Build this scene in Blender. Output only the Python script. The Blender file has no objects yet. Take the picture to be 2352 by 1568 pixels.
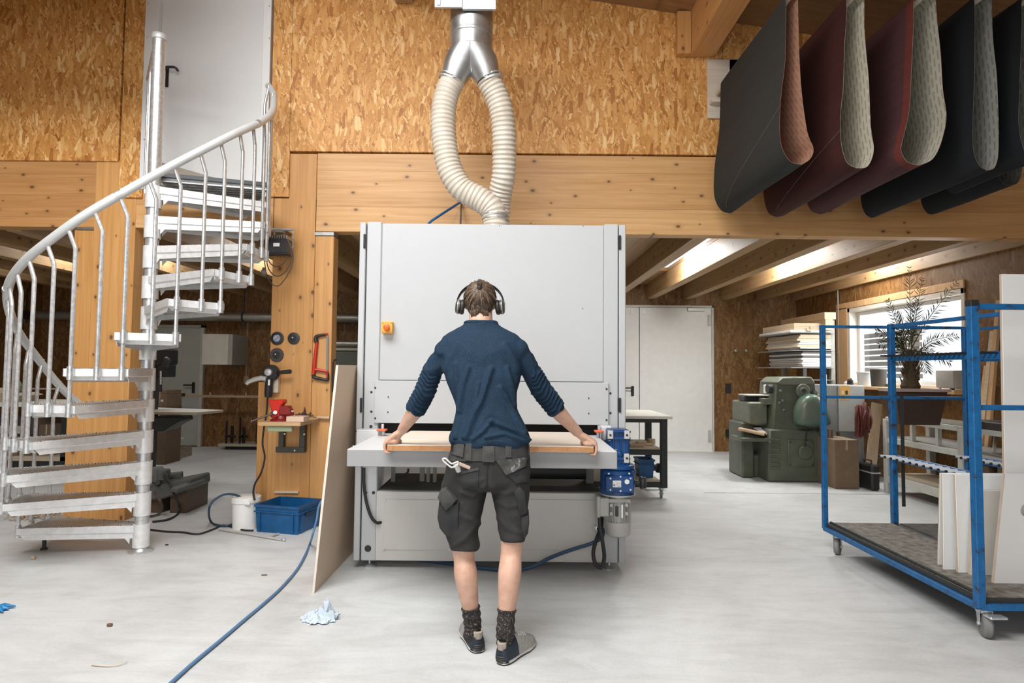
import bpy, bmesh, math, random
from mathutils import Vector, Matrix, Euler, noise

random.seed(7)
C = bpy.context.scene.collection
V = Vector
PI = math.pi

# ------------------------------------------------------------------ camera
FPX, CAMH = 1400.0, 1.38
PITCH, ROLL = math.atan(64 / FPX), 0.0095
cam_data = bpy.data.cameras.new('camera')
cam_data.sensor_width = 36.0
cam_data.lens = FPX / 2352 * 36.0
cam_data.clip_start = 0.05
cam_data.clip_end = 300
cam = bpy.data.objects.new('camera', cam_data)
C.objects.link(cam)
_f = V((0, math.cos(PITCH), math.sin(PITCH)))
_u0 = V((0, -math.sin(PITCH), math.cos(PITCH)))
_r = V((1, 0, 0)) * math.cos(ROLL) + _u0 * math.sin(ROLL)
_u = _u0 * math.cos(ROLL) - V((1, 0, 0)) * math.sin(ROLL)
cam.matrix_world = Matrix(((_r.x, _u.x, -_f.x, 0), (_r.y, _u.y, -_f.y, 0), (_r.z, _u.z, -_f.z, CAMH), (0, 0, 0, 1)))
bpy.context.scene.camera = cam
CAMP = V((0, 0, CAMH))

def ray(px, py):
    return _r * ((px - 1176) / FPX) - _u * ((py - 784) / FPX) + _f
def P(px, py, Y):
    """the point of the place that the photo shows at (px, py), at depth Y"""
    d = ray(px, py)
    return CAMP + d * (Y / d.y)
def FL(px, py, z=0.0):
    d = ray(px, py)
    return CAMP + d * ((z - CAMH) / d.z)
def XP(px, py, X):
    d = ray(px, py)
    return CAMP + d * (X / d.x)

# ------------------------------------------------------------------ light
sc = bpy.context.scene
sc.view_settings.view_transform = 'Standard'
sc.view_settings.look = 'None'
sc.view_settings.exposure = 0.14
sc.view_settings.gamma = 1.0
sc.view_settings.use_curve_mapping = False
sc.cycles.max_bounces = 6
sc.cycles.diffuse_bounces = 4
sc.cycles.glossy_bounces = 4
sc.cycles.sample_clamp_indirect = 6.0
world = bpy.data.worlds.new('overcast_sky')
sc.world = world
world.use_nodes = True
_bg = world.node_tree.nodes['Background']
_bg.inputs[0].default_value = (0.93, 0.97, 1.0, 1)
_bg.inputs[1].default_value = 1.15

def area(name, loc, target, sx, sy, power, col):
    l = bpy.data.lights.new(name, 'AREA')
    l.shape = 'RECTANGLE'
    l.size, l.size_y = sx, sy
    l.energy = power
    l.color = col
    o = bpy.data.objects.new(name, l)
    C.objects.link(o)
    o.location = loc
    o.rotation_euler = (V(target) - V(loc)).to_track_quat('-Z', 'Y').to_euler()
    return o
area('roof_window_light', (-1.7, 0.9, 5.35), (-1.1, 2.9, 0.6), 4.2, 2.4, 430, (1.0, 0.99, 0.975))
area('gate_daylight', (-1.0, -3.3, 2.4), (-0.6, 4.0, 1.6), 5.0, 2.6, 75, (0.96, 0.98, 1.0))
for _i, _x in enumerate((-5.95, -4.66, -3.38, -2.09, 1.44, 2.73, 4.02)):      # daylight over the roof lights of the low bay
    _o = area('roof_light_daylight', (_x + 0.3215, 7.95, 2.97), (_x + 0.37, 7.95, 0.0), 0.46, 2.3, 150 if _x > 0 else 46, (1.0, 1.0, 0.98))
area('window_daylight', (5.5, 7.4, 2.2), (2.0, 7.6, 0.6), 2.4, 1.6, 70, (0.97, 0.99, 1.0))
# ------------------------------------------------------------------ materials
MATS = {}
class NT:
    def __init__(s, name):
        s.m = bpy.data.materials.new(name)
        s.m.use_nodes = True
        s.t = s.m.node_tree
        s.b = s.t.nodes['Principled BSDF']
    def n(s, typ, **kw):
        nd = s.t.nodes.new(typ)
        for k, v in kw.items():
            if k.startswith('i_'):
                nd.inputs[k[2:].replace('_', ' ')].default_value = v
            else:
                setattr(nd, k, v)
        return nd
    def l(s, a, b):
        s.t.links.new(a, b)
    def coords(s, scale=(1, 1, 1), rot=(0, 0, 0), loc=(0, 0, 0)):
        tc = s.n('ShaderNodeTexCoord')
        mp = s.n('ShaderNodeMapping')
        mp.inputs['Scale'].default_value = scale
        mp.inputs['Rotation'].default_value = rot
        mp.inputs['Location'].default_value = loc
        s.l(tc.outputs['Object'], mp.inputs['Vector'])
        return mp.outputs[0]
    def noise(s, vec, scale, detail=3, rough=0.55, dist=0.0):
        nd = s.n('ShaderNodeTexNoise')
        nd.inputs['Scale'].default_value = scale
        nd.inputs['Detail'].default_value = detail
        nd.inputs['Roughness'].default_value = rough
        nd.inputs['Distortion'].default_value = dist
        s.l(vec, nd.inputs['Vector'])
        return nd.outputs['Fac']
    def ramp(s, fac, stops):
        nd = s.n('ShaderNodeValToRGB')
        cr = nd.color_ramp
        while len(cr.elements) > 1:
            cr.elements.remove(cr.elements[-1])
        cr.elements[0].position = stops[0][0]
        cr.elements[0].color = tuple(stops[0][1]) + (1,)
        for p, c in stops[1:]:
            e = cr.elements.new(p)
            e.color = tuple(c) + (1,)
        s.l(fac, nd.inputs['Fac'])
        return nd.outputs['Color']
    def mix(s, fac, a, b, blend='MIX'):
        nd = s.n('ShaderNodeMix', data_type='RGBA', blend_type=blend)
        for sock, v in ((nd.inputs[0], fac), (nd.inputs[6], a), (nd.inputs[7], b)):
            if isinstance(v, (int, float)):
                sock.default_value = v
            elif isinstance(v, tuple):
                sock.default_value = v if len(v) == 4 else v + (1,)
            else:
                s.l(v, sock)
        return nd.outputs[2]
    def math(s, op, a, b=0.0):
        nd = s.n('ShaderNodeMath', operation=op)
        for i, v in enumerate((a, b)):
            if isinstance(v, (int, float)):
                nd.inputs[i].default_value = v
            else:
                s.l(v, nd.inputs[i])
        return nd.outputs[0]
    def bump(s, h, strength=0.2, dist=0.01):
        nd = s.n('ShaderNodeBump')
        nd.inputs['Strength'].default_value = strength
        nd.inputs['Distance'].default_value = dist
        s.l(h, nd.inputs['Height'])
        s.l(nd.outputs[0], s.b.inputs['Normal'])
    def out(s, col=None, rough=0.5, metal=0.0):
        if col is not None:
            if isinstance(col, tuple):
                s.b.inputs['Base Color'].default_value = col if len(col) == 4 else col + (1,)
            else:
                s.l(col, s.b.inputs['Base Color'])
        if isinstance(rough, (int, float)):
            s.b.inputs['Roughness'].default_value = rough
        else:
            s.l(rough, s.b.inputs['Roughness'])
        s.b.inputs['Metallic'].default_value = metal
        return s.m

def plain(name, col, rough=0.5, metal=0.0, var=0.06, vscale=9.0, bump=0.0, bscale=80.0):
    """a painted / moulded surface with slight uneven tone"""
    if name in MATS:
        return MATS[name]
    s = NT(name)
    v = s.coords()
    a = s.noise(v, vscale, 4)
    lo = tuple(max(0, c * (1 - var)) for c in col)
    hi = tuple(min(1, c * (1 + var)) for c in col)
    c = s.ramp(a, [(0.3, lo), (0.7, hi)])
    if bump:
        s.bump(s.noise(v, bscale, 3), bump, 0.004)
    MATS[name] = s.out(c, rough, metal)
    return MATS[name]

def osb(name, axes='XZ', tint=1.0, sc=1.0, sat=1.0):
    """oriented strand board: overlapping flakes, mostly upright"""
    if name in MATS:
        return MATS[name]
    s = NT(name)
    rotv = {'XZ': (0, 1, 0), 'YZ': (1, 0, 0)}[axes]
    col = None
    k = 0
    for ang, sx, sz, off in ((0.9, 46, 13, 5.5), (-0.6, 46, 12, 3.1), (0.1, 50, 11, 0), (0.45, 34, 8.5, 7.7), (-0.28, 30, 7.5, 1.3), (0.05, 24, 5.5, 2.2)):
        tc = s.n('ShaderNodeTexCoord')
        mr = s.n('ShaderNodeMapping')
        mr.inputs['Rotation'].default_value = tuple(ang * q for q in rotv)
        mr.inputs['Location'].default_value = (off, off, off * 1.7)
        s.l(tc.outputs['Object'], mr.inputs['Vector'])
        nz = s.n('ShaderNodeTexNoise')
        nz.inputs['Scale'].default_value = 9.0
        s.l(mr.outputs[0], nz.inputs['Vector'])
        vm = s.n('ShaderNodeVectorMath', operation='MULTIPLY_ADD')
        s.l(nz.outputs['Color'], vm.inputs[0])
        vm.inputs[1].default_value = (0.022, 0.022, 0.022)
        s.l(mr.outputs[0], vm.inputs[2])
        ms = s.n('ShaderNodeMapping')
        ms.inputs['Scale'].default_value = ((sx * sc, 1, sz * sc) if axes == 'XZ' else (1, sx * sc, sz * sc))
        s.l(vm.outputs[0], ms.inputs['Vector'])
        vo = s.n('ShaderNodeTexVoronoi')
        vo.inputs['Scale'].default_value = 1.0
        vo.distance = 'CHEBYCHEV'
        s.l(ms.outputs[0], vo.inputs['Vector'])
        sp = s.n('ShaderNodeSeparateColor')
        s.l(vo.outputs['Color'], sp.inputs[0])
        T = lambda r, g, b: (r * tint, g * tint, b * tint)
        c = s.ramp(sp.outputs[0], [(0.0, T(0.40, 0.155, 0.03)), (0.2, T(0.58, 0.27, 0.068)), (0.6, T(0.68, 0.345, 0.10)), (0.84, T(0.76, 0.43, 0.15)), (1.0, T(0.86, 0.58, 0.27))])
        ed = s.ramp(vo.outputs['Distance'], [(0.35, (1, 1, 1)), (0.8, (0.72, 0.62, 0.52))])
        c = s.mix(0.8, c, ed, 'MULTIPLY')
        if col is None:
            col = c
        else:
            m = s.math('GREATER_THAN', sp.outputs[1], 0.42 + 0.07 * k)
            col = s.mix(m, col, c)
        k += 1
    v = s.coords()
    big = s.noise(v, 1.1, 4)
    col = s.mix(0.35, col, s.ramp(big, [(0.3, (0.75, 0.72, 0.68)), (0.7, (1, 1, 1))]), 'MULTIPLY')
    fine = s.noise(s.coords(scale=(60, 60, 12)), 4.0, 3)
    col = s.mix(0.35, col, s.ramp(fine, [(0.35, (0.7, 0.65, 0.6)), (0.65, (1, 1, 1))]), 'MULTIPLY')
    s.bump(fine, 0.15, 0.003)
    MATS[name] = s.out(col, 0.55)
    return MATS[name]

def wood(name, axis='Z', a=(0.62, 0.36, 0.15), b=(0.45, 0.23, 0.08), knots=True, rough=0.5, lam=0.0, gs=1.0, off=0.0, kscale=4.4):
    """spruce / pine with grain along AXIS, knots, and board joints every LAM metres"""
    if name in MATS:
        return MATS[name]
    s = NT(name)
    i = 'XYZ'.index(axis)
    st = [14.0, 14.0, 14.0]
    st[i] = 0.55
    v = s.coords(scale=tuple(st), loc=(off, off * 0.7, off * 1.3))
    g = s.noise(v, 1.6 * gs, 5, 0.6, 0.6)
    g2 = s.noise(s.coords(scale=tuple(x * 4 if j != i else 1.6 for j, x in enumerate(st))), 1.2 * gs, 3)
    col = s.ramp(g, [(0.28, b), (0.5, tuple((x + y) / 2 for x, y in zip(a, b))), (0.72, a)])
    col = s.mix(0.22, col, s.ramp(g2, [(0.35, (0.62, 0.5, 0.38)), (0.62, (1, 1, 1))]), 'MULTIPLY')
    if lam:
        j = 2 if axis == 'X' else 0
        tc = s.n('ShaderNodeTexCoord')
        sx = s.n('ShaderNodeSeparateXYZ')
        s.l(tc.outputs['Object'], sx.inputs[0])
        q = s.math('FRACT', s.math('ADD', s.math('DIVIDE', sx.outputs[j], lam), 100.37))
        e = s.math('LESS_THAN', q, 0.012)
        cell = s.math('FLOOR', s.math('ADD', s.math('DIVIDE', sx.outputs[j], lam), 100.37))
        wn = s.n('ShaderNodeTexWhiteNoise', noise_dimensions='1D')
        s.l(cell, wn.inputs['W'])
        col = s.mix(0.55, col, s.ramp(wn.outputs[0], [(0.0, (0.78, 0.72, 0.66)), (1.0, (1.0, 1.0, 1.0))]), 'MULTIPLY')
        col = s.mix(s.math('MULTIPLY', e, 0.55), col, tuple(x * 0.35 for x in b))
    if knots:
        ks = [kscale * 1.5] * 3
        ks[i] = kscale
        tk = s.n('ShaderNodeTexCoord')
        sk = s.n('ShaderNodeSeparateXYZ')
        s.l(tk.outputs['Object'], sk.inputs[0])
        ck = s.n('ShaderNodeCombineXYZ')
        pa, pb = {'X': (0, 2), 'Z': (0, 2), 'Y': (1, 2)}[axis]
        s.l(s.math('ADD', s.math('MULTIPLY', sk.outputs[pa], ks[pa]), off * 2.1 + 0.3), ck.inputs[0])
        s.l(s.math('ADD', s.math('MULTIPLY', sk.outputs[pb], ks[pb]), off + 0.7), ck.inputs[1])
        kv = ck.outputs[0]
        vo = s.n('ShaderNodeTexVoronoi', voronoi_dimensions='2D')
        vo.inputs['Scale'].default_value = 1.0
        s.l(kv, vo.inputs['Vector'])
        kc = s.n('ShaderNodeSeparateColor')
        s.l(vo.outputs['Color'], kc.inputs[0])
        on = s.math('GREATER_THAN', kc.outputs[0], 0.58)
        dd = s.math('DIVIDE', vo.outputs['Distance'], s.math('ADD', 0.55, kc.outputs[1]))
        kd = s.math('MULTIPLY', on, s.ramp(dd, [(0.04, (1, 1, 1)), (0.08, (0, 0, 0))]))
        ring = s.math('MULTIPLY', on, s.ramp(dd, [(0.06, (1, 1, 1)), (0.2, (0, 0, 0))]))
        col = s.mix(s.math('MULTIPLY', ring, 0.35), col, tuple(x * 0.6 for x in b))
        col = s.mix(s.math('MULTIPLY', kd, 0.8), col, (0.085, 0.034, 0.014))
    s.bump(g, 0.06, 0.003)
    MATS[name] = s.out(col, rough)
    return MATS[name]

def metal(name, col=(0.62, 0.64, 0.65), rough=0.38, var=0.14, scale=30, streak=(1, 1, 1)):
    if name in MATS:
        return MATS[name]
    s = NT(name)
    v = s.coords(scale=streak)
    a = s.noise(v, scale, 5, 0.6)
    c = s.ramp(a, [(0.3, tuple(x * (1 - var) for x in col)), (0.7, tuple(min(1, x * (1 + var)) for x in col))])
    r = s.n('ShaderNodeMapRange')
    s.l(a, r.inputs['Value'])
    r.inputs['To Min'].default_value = rough - 0.08
    r.inputs['To Max'].default_value = rough + 0.12
    MATS[name] = s.out(c, r.outputs[0], 0.85)
    return MATS[name]

# ------------------------------------------------------------------ mesh building
class MB:
    def __init__(s):
        s.v, s.f, s.mi = [], [], []
        s.cur = 0
    def add(s, vs, fs, M=None):
        o = len(s.v)
        for p in vs:
            p = V(p)
            s.v.append(M @ p if M is not None else p)
        for f in fs:
            s.f.append([i + o for i in f])
            s.mi.append(s.cur)
        return s
    def _bm(s, bm, M=None):
        bm.verts.index_update()
        s.add([v.co.copy() for v in bm.verts], [[v.index for v in f.verts] for f in bm.faces], M)
        bm.free()
        return s
    def box(s, a, b, bev=0.0, M=None, seg=1):
        a, b = V(a), V(b)
        lo = V([min(a[i], b[i]) for i in range(3)])
        hi = V([max(a[i], b[i]) for i in range(3)])
        vs = [V((x, y, z)) for z in (lo.z, hi.z) for y in (lo.y, hi.y) for x in (lo.x, hi.x)]
        fs = [[0, 2, 3, 1], [4, 5, 7, 6], [0, 1, 5, 4], [2, 6, 7, 3], [0, 4, 6, 2], [1, 3, 7, 5]]
        if bev <= 0:
            return s.add(vs, fs, M)
        bm = bmesh.new()
        bv = [bm.verts.new(v) for v in vs]
        for f in fs:
            bm.faces.new([bv[i] for i in f])
        bmesh.ops.bevel(bm, geom=list(bm.edges), offset=min(bev, 0.45 * min(hi - lo)), segments=seg, affect='EDGES', profile=0.5)
        return s._bm(bm, M)
    def cbox(s, c, size, bev=0.0, M=None, seg=1):
        c, h = V(c), V(size) / 2
        return s.box(c - h, c + h, bev, M, seg)
    def bar(s, p, q, w, h, up=(0, 0, 1), bev=0.0, seg=1):
        """a beam from p to q, W wide (sideways) and H high (along up)"""
        p, q, up = V(p), V(q), V(up)
        d = (q - p)
        L = d.length
        d.normalize()
        sd = d.cross(up)
        if sd.length < 1e-6:
            sd = d.cross(V((1, 0, 0)))
        sd.normalize()
        up = sd.cross(d)
        M = Matrix(((sd.x, d.x, up.x, p.x), (sd.y, d.y, up.y, p.y), (sd.z, d.z, up.z, p.z), (0, 0, 0, 1)))
        return s.box((-w / 2, 0, -h / 2), (w / 2, L, h / 2), bev, M, seg)
    def rings(s, rings, cap=True, closed=False):
        n = len(rings[0])
        vs = [p for r in rings for p in r]
        fs = []
        m = len(rings)
        for i in range(m if closed else m - 1):
            k = (i + 1) % m
            for j in range(n):
                fs.append([i * n + j, i * n + (j + 1) % n, k * n + (j + 1) % n, k * n + j])
        if cap and not closed:
            fs.append(list(range(n))[::-1])
            fs.append([(m - 1) * n + j for j in range(n)])
        return s.add(vs, fs)
    def tube(s, pts, r, seg=10, cap=True, closed=False, smooth=0):
        pts = [V(p) for p in pts]
        if smooth:
            pts = spline(pts, smooth, closed)
        n = len(pts)
        rs = r if isinstance(r, (list, tuple)) else [r] * n
        if len(rs) != n:
            rs = [rs[0] + (rs[-1] - rs[0]) * i / (n - 1) for i in range(n)]
        rings = []
        N = None
        for i in range(n):
            if closed:
                t = pts[(i + 1) % n] - pts[i - 1]
            else:
                t = pts[min(i + 1, n - 1)] - pts[max(i - 1, 0)]
            t.normalize()
            if N is None:
                N = t.orthogonal().normalized()
            else:
                N = (N - t * N.dot(t))
                if N.length < 1e-6:
                    N = t.orthogonal()
                N.normalize()
            B = t.cross(N)
            rings.append([pts[i] + (N * math.cos(2 * PI * j / seg) + B * math.sin(2 * PI * j / seg)) * rs[i] for j in range(seg)])
        return s.rings(rings, cap, closed)
    def cyl(s, p, q, r, r2=None, seg=20, bev=0.0):
        p, q = V(p), V(q)
        r2 = r if r2 is None else r2
        if bev:
            d = (q - p).normalized()
            return s.tube([p, p + d * 1e-4, p + d * bev, q - d * bev, q - d * 1e-4, q], [max(r - bev, 1e-4), r - bev, r, r2, r2 - bev, max(r2 - bev, 1e-4)], seg)
        return s.tube([p, q], [r, r2], seg)
    def lathe(s, base, prof, axis=(0, 0, 1), seg=28, cap=True):
        """profile [(radius, height)...] turned about AXIS"""
        base, ax = V(base), V(axis).normalized()
        N = ax.orthogonal().normalized()
        B = ax.cross(N)
        rings = [[base + ax * h + (N * math.cos(2 * PI * j / seg) + B * math.sin(2 * PI * j / seg)) * r for j in range(seg)] for r, h in prof]
        return s.rings(rings, cap)
    def ell(s, c, r, M=None, seg=16, rg=10):
        c = V(c)
        vs, fs = [], []
        r = V((r, r, r)) if isinstance(r, (int, float)) else V(r)
        for i in range(1, rg):
            t = PI * i / rg
            for j in range(seg):
                a = 2 * PI * j / seg
                vs.append(V((r.x * math.sin(t) * math.cos(a), r.y * math.sin(t) * math.sin(a), r.z * math.cos(t))))
        top, bot = len(vs), len(vs) + 1
        vs += [V((0, 0, r.z)), V((0, 0, -r.z))]
        for i in range(rg - 2):
            for j in range(seg):
                fs.append([i * seg + j, (i + 1) * seg + j, (i + 1) * seg + (j + 1) % seg, i * seg + (j + 1) % seg])
        for j in range(seg):
            fs.append([top, j, (j + 1) % seg])
            fs.append([bot, (rg - 2) * seg + (j + 1) % seg, (rg - 2) * seg + j])
        if M is not None:
            vs = [M.to_3x3() @ v for v in vs]
        return s.add([v + c for v in vs], fs)
    def prism(s, poly, depth, bev=0.0, M=None):
        """polygon of 3D points in one plane, pushed along the vector DEPTH"""
        poly = [V(p) for p in poly]
        depth = V(depth)
        n = len(poly)
        bm = bmesh.new()
        a = [bm.verts.new(p) for p in poly]
        b = [bm.verts.new(p + depth) for p in poly]
        bm.faces.new(a[::-1])
        bm.faces.new(b)
        for i in range(n):
            bm.faces.new([a[i], a[(i + 1) % n], b[(i + 1) % n], b[i]])
        bmesh.ops.recalc_face_normals(bm, faces=bm.faces)
        if bev:
            bmesh.ops.bevel(bm, geom=list(bm.edges), offset=bev, segments=1, affect='EDGES', profile=0.5)
        return s._bm(bm, M)
    def mesh(s, name):
        me = bpy.data.meshes.new(name)
        me.from_pydata([tuple(v) for v in s.v], [], s.f)
        bm = bmesh.new()
        bm.from_mesh(me)
        bmesh.ops.recalc_face_normals(bm, faces=bm.faces)
        bm.to_mesh(me)
        bm.free()
        return me

def spline(pts, k, closed=False):
    out = []
    n = len(pts)
    for i in range(n if closed else n - 1):
        if closed:
            p0, p1, p2, p3 = pts[i - 1], pts[i], pts[(i + 1) % n], pts[(i + 2) % n]
        else:
            p0, p1, p2, p3 = pts[max(i - 1, 0)], pts[i], pts[i + 1], pts[min(i + 2, n - 1)]
        for j in range(k):
            t = j / k
            out.append(0.5 * ((2 * p1) + (p2 - p0) * t + (2 * p0 - 5 * p1 + 4 * p2 - p3) * t * t + (3 * p1 - p0 - 3 * p2 + p3) * t ** 3))
    if not closed:
        out.append(pts[-1])
    return out

ROOTM = {}
def mat_world(loc, rz):
    return Matrix.Translation(V(loc)) @ Matrix.Rotation(rz, 4, 'Z')
def thing(name, label, cat, loc=(0, 0, 0), rz=0.0, group=None):
    o = bpy.data.objects.new(name, None)
    o.empty_display_size = 0.05
    C.objects.link(o)
    o.location = V(loc)
    o.rotation_euler = (0, 0, rz)
    ROOTM[o.name] = mat_world(loc, rz)
    tag(o, label, cat, group)
    return o
def tag(o, label, cat, group=None):
    o['label'] = label
    o['category'] = cat
    if group:
        o['group'] = group
    return o
def part(name, mb, mats, parent=None, smooth=35, local=False, label=None, kind=None, loc=None):
    """one mesh object; world coordinates unless local"""
    me = mb.mesh(name)
    o = bpy.data.objects.new(name, me)
    C.objects.link(o)
    for m in (mats if isinstance(mats, (list, tuple)) else [mats]):
        me.materials.append(m)
    if any(mb.mi):
        for p, i in zip(me.polygons, mb.mi):
            p.material_index = i
    if parent is not None:
        M = ROOTM[parent.name]
        if not local:
            me.transform(M.inverted())
        o.parent = parent
        ROOTM[o.name] = M
    elif loc is not None:
        me.transform(Matrix.Translation(-V(loc)))
        o.location = V(loc)
        ROOTM[o.name] = mat_world(loc, 0)
    else:
        ROOTM[o.name] = Matrix()
    if smooth:
        me.shade_smooth()
        me.set_sharp_from_angle(angle=math.radians(smooth))
    if label:
        o['label'] = label
    if kind:
        o['kind'] = kind
    return o
def islands(mb):
    par = list(range(len(mb.v)))
    def find(i):
        while par[i] != i:
            par[i] = par[par[i]]
            i = par[i]
        return i
    for f in mb.f:
        a = find(f[0])
        for j in f[1:]:
            par[find(j)] = a
    groups = {}
    for k, f in enumerate(mb.f):
        groups.setdefault(find(f[0]), []).append(k)
    out = []
    for fl_ in groups.values():
        m = MB()
        ids = {}
        for k in fl_:
            g = []
            for i in mb.f[k]:
                if i not in ids:
                    ids[i] = len(m.v)
                    m.v.append(mb.v[i])
                g.append(ids[i])
            m.f.append(g)
            m.mi.append(mb.mi[k])
        out.append(m)
    return out
def parts(name, mb, mats, parent=None, **kw):
    """one part for every separate piece of the mesh"""
    return [part(name, m, mats, parent, **kw) for m in islands(mb)]
def one(name, mb, mats, label, cat, group=None, smooth=35, loc=None):
    """a thing that is one mesh; its origin goes to the base centre"""
    if loc is None:
        xs = [v.x for v in mb.v]; ys = [v.y for v in mb.v]; zs = [v.z for v in mb.v]
        loc = ((min(xs) + max(xs)) / 2, (min(ys) + max(ys)) / 2, min(zs))
    o = part(name, mb, mats, None, smooth, loc=loc)
    return tag(o, label, cat, group)
def struct(name, mb, mats, parent=None, smooth=30):
    o = part(name, mb, mats, parent, smooth)
    if parent is None:
        o['kind'] = 'structure'
    return o
def kids(o):
    return [c for c in bpy.data.objects if c.parent == o]
def copy_tree(o, parent=None):
    c = o.copy()
    C.objects.link(c)
    c.parent = parent
    ROOTM[c.name] = ROOTM.get(o.name, Matrix())
    for ch in kids(o):
        copy_tree(ch, c)
    return c
def clone(o, loc, label=None, rz=None, group=None):
    c = copy_tree(o)
    c.location = V(loc)
    if rz is not None:
        c.rotation_euler = (0, 0, rz)
    if label:
        c['label'] = label
    if group:
        c['group'] = group
    return c
# ================================================================== the setting
YF, YB, XR, XL = 5.5, 10.6, 4.95, -8.2     # upper wall front plane, back wall, right wall, left wall
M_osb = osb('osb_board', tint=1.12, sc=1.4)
M_osb_b = osb('osb_board_back_shaded', tint=0.36, sc=1.1)  # same strand board, tint lowered to carry the shade under the mezzanine
M_osb_r = osb('osb_board_side_shaded', axes='YZ', tint=0.36, sc=1.1)  # side wall copy, darkened in colour for the same shade
M_beam = wood('spruce_beam', 'X', (0.76, 0.47, 0.215), (0.60, 0.32, 0.115), lam=0.33, off=0.4)
M_beam_l = wood('spruce_beam_dark', 'X', (0.62, 0.34, 0.135), (0.47, 0.23, 0.08), lam=0.2, off=2.4)  # darker tone for the left beam
M_post = wood('spruce_post', 'Z', (0.70, 0.385, 0.14), (0.55, 0.265, 0.08), off=1.1)
M_joist = wood('spruce_joist', 'Y', (0.47, 0.31, 0.16), (0.35, 0.22, 0.10), off=0.2)
M_deck = wood('spruce_deck', 'Y', (0.42, 0.25, 0.11), (0.30, 0.165, 0.065), lam=0.0, off=3.2)
M_roof = wood('roof_boards', 'X', (0.36, 0.2, 0.09), (0.25, 0.13, 0.05), lam=0.0, off=5.2)
M_white = plain('white_paint', (0.80, 0.81, 0.81), 0.42, var=0.015)
M_door_b = plain('grey_steel_door_back', (0.40, 0.42, 0.38), 0.5, var=0.04)
M_door_r = plain('pale_steel_door', (0.80, 0.80, 0.77), 0.45, var=0.03)
M_black = plain('black_plastic', (0.018, 0.018, 0.019), 0.42)
M_dark = plain('dark_steel', (0.045, 0.048, 0.05), 0.45, 0.4)
M_galv = metal('galvanised_steel', (0.64, 0.66, 0.67), 0.34, 0.2, 45)
M_zinc = metal('zinc_sheet', (0.50, 0.515, 0.52), 0.34, 0.14, 14)

# floor: power-trowelled concrete
s = NT('concrete_floor')
v = s.coords()
n1 = s.noise(v, 0.55, 6, 0.62, 0.8)
n2 = s.noise(s.coords(scale=(0.7, 2.2, 1), rot=(0, 0, 0.25)), 2.4, 7, 0.68, 1.6)
n3 = s.noise(v, 60, 3)
n4 = s.noise(s.coords(scale=(1.0, 7.0, 1), rot=(0, 0, -0.12)), 1.5, 5, 0.6, 1.0)
c = s.ramp(n1, [(0.3, (0.50, 0.51, 0.507)), (0.5, (0.60, 0.614, 0.616)), (0.7, (0.67, 0.69, 0.696))])
c = s.mix(0.55, c, s.ramp(n2, [(0.3, (0.72, 0.71, 0.68)), (0.55, (1, 1, 1))]), 'MULTIPLY')
c = s.mix(0.22, c, s.ramp(n4, [(0.32, (0.75, 0.74, 0.71)), (0.5, (1, 1, 1))]), 'MULTIPLY')
c = s.mix(0.2, c, s.ramp(n3, [(0.35, (0.75, 0.74, 0.72)), (0.6, (1, 1, 1))]), 'MULTIPLY')
rg = s.n('ShaderNodeMapRange')
s.l(n2, rg.inputs['Value'])
rg.inputs['To Min'].default_value = 0.30
rg.inputs['To Max'].default_value = 0.55
s.bump(n3, 0.05, 0.002)
M_floor = s.out(c, rg.outputs[0])
M_floor.node_tree.nodes['Principled BSDF'].inputs['Specular IOR Level'].default_value = 0.35
struct('floor', MB().box((-9, -9, -0.2), (XR + 1.5, YB + 0.2, 0)), M_floor)
# saw-cut joint of the slab
struct('trim_1', MB().box((2.2, 7.0, 0.0), (XR, 7.012, 0.0012)), plain('floor_joint', (0.16, 0.15, 0.14), 0.8))

# ---- upper wall of strand board over the mezzanine edge
zt = 6.2
def zx(px, py, Y=YF):
    p = P(px, py, Y)
    return p.x, p.z
w = MB()
def panel(x0, x1, yb, zt=zt, t=0.022):
    a = P(x0, yb, YF); b = P(x1, yb, YF)
    w.box((a.x + 0.002, YF - t, (a.z + b.z) / 2), (b.x - 0.002, YF + 0.05, zt), 0.002)
panel(-900, 275, 366)
panel(275, 329, 455)
panel(619, 665, 453)
panel(665, 1660, 353)
panel(1660, 2500, 360)
w.box((P(329, 0, YF).x, YF - 0.022, 5.0), (P(619, 0, YF).x, YF + 0.05, zt), 0.002)
struct('wall_upper', w, M_osb)
# core of that wall behind the boards
zb_ = P(700, 366, YF).z
struct('wall_core', MB().box((XL, YF + 0.05, P(200, 520, YF).z + 0.1), (P(330, 300, YF).x, YF + 0.16, zt)).box((P(612, 300, YF).x, YF + 0.05, P(900, 530, YF).z + 0.1), (XR + 1.3, YF + 0.16, zt)), M_deck)

# ---- glulam beams and posts
zb = P(900, 533, YF).z          # underside of the edge beam
ztb = P(900, 353, YF).z
xr0 = P(727, 450, YF).x
struct('trim_2', MB().box((xr0, YF + 0.0, zb), (XR + 1.3, YF + 0.14, ztb), 0.004), M_beam)
zbl = P(100, 521, YF).z
struct('trim_3', MB().box((XL, YF, zbl), (P(219, 450, YF).x, YF + 0.14, P(100, 367, YF).z), 0.004), M_beam_l)
struct('trim_4', MB().box((P(312, 480, YF).x, YF, zbl), (P(628, 480, YF).x, YF + 0.14, P(480, 440, YF).z), 0.004), M_beam)
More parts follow.
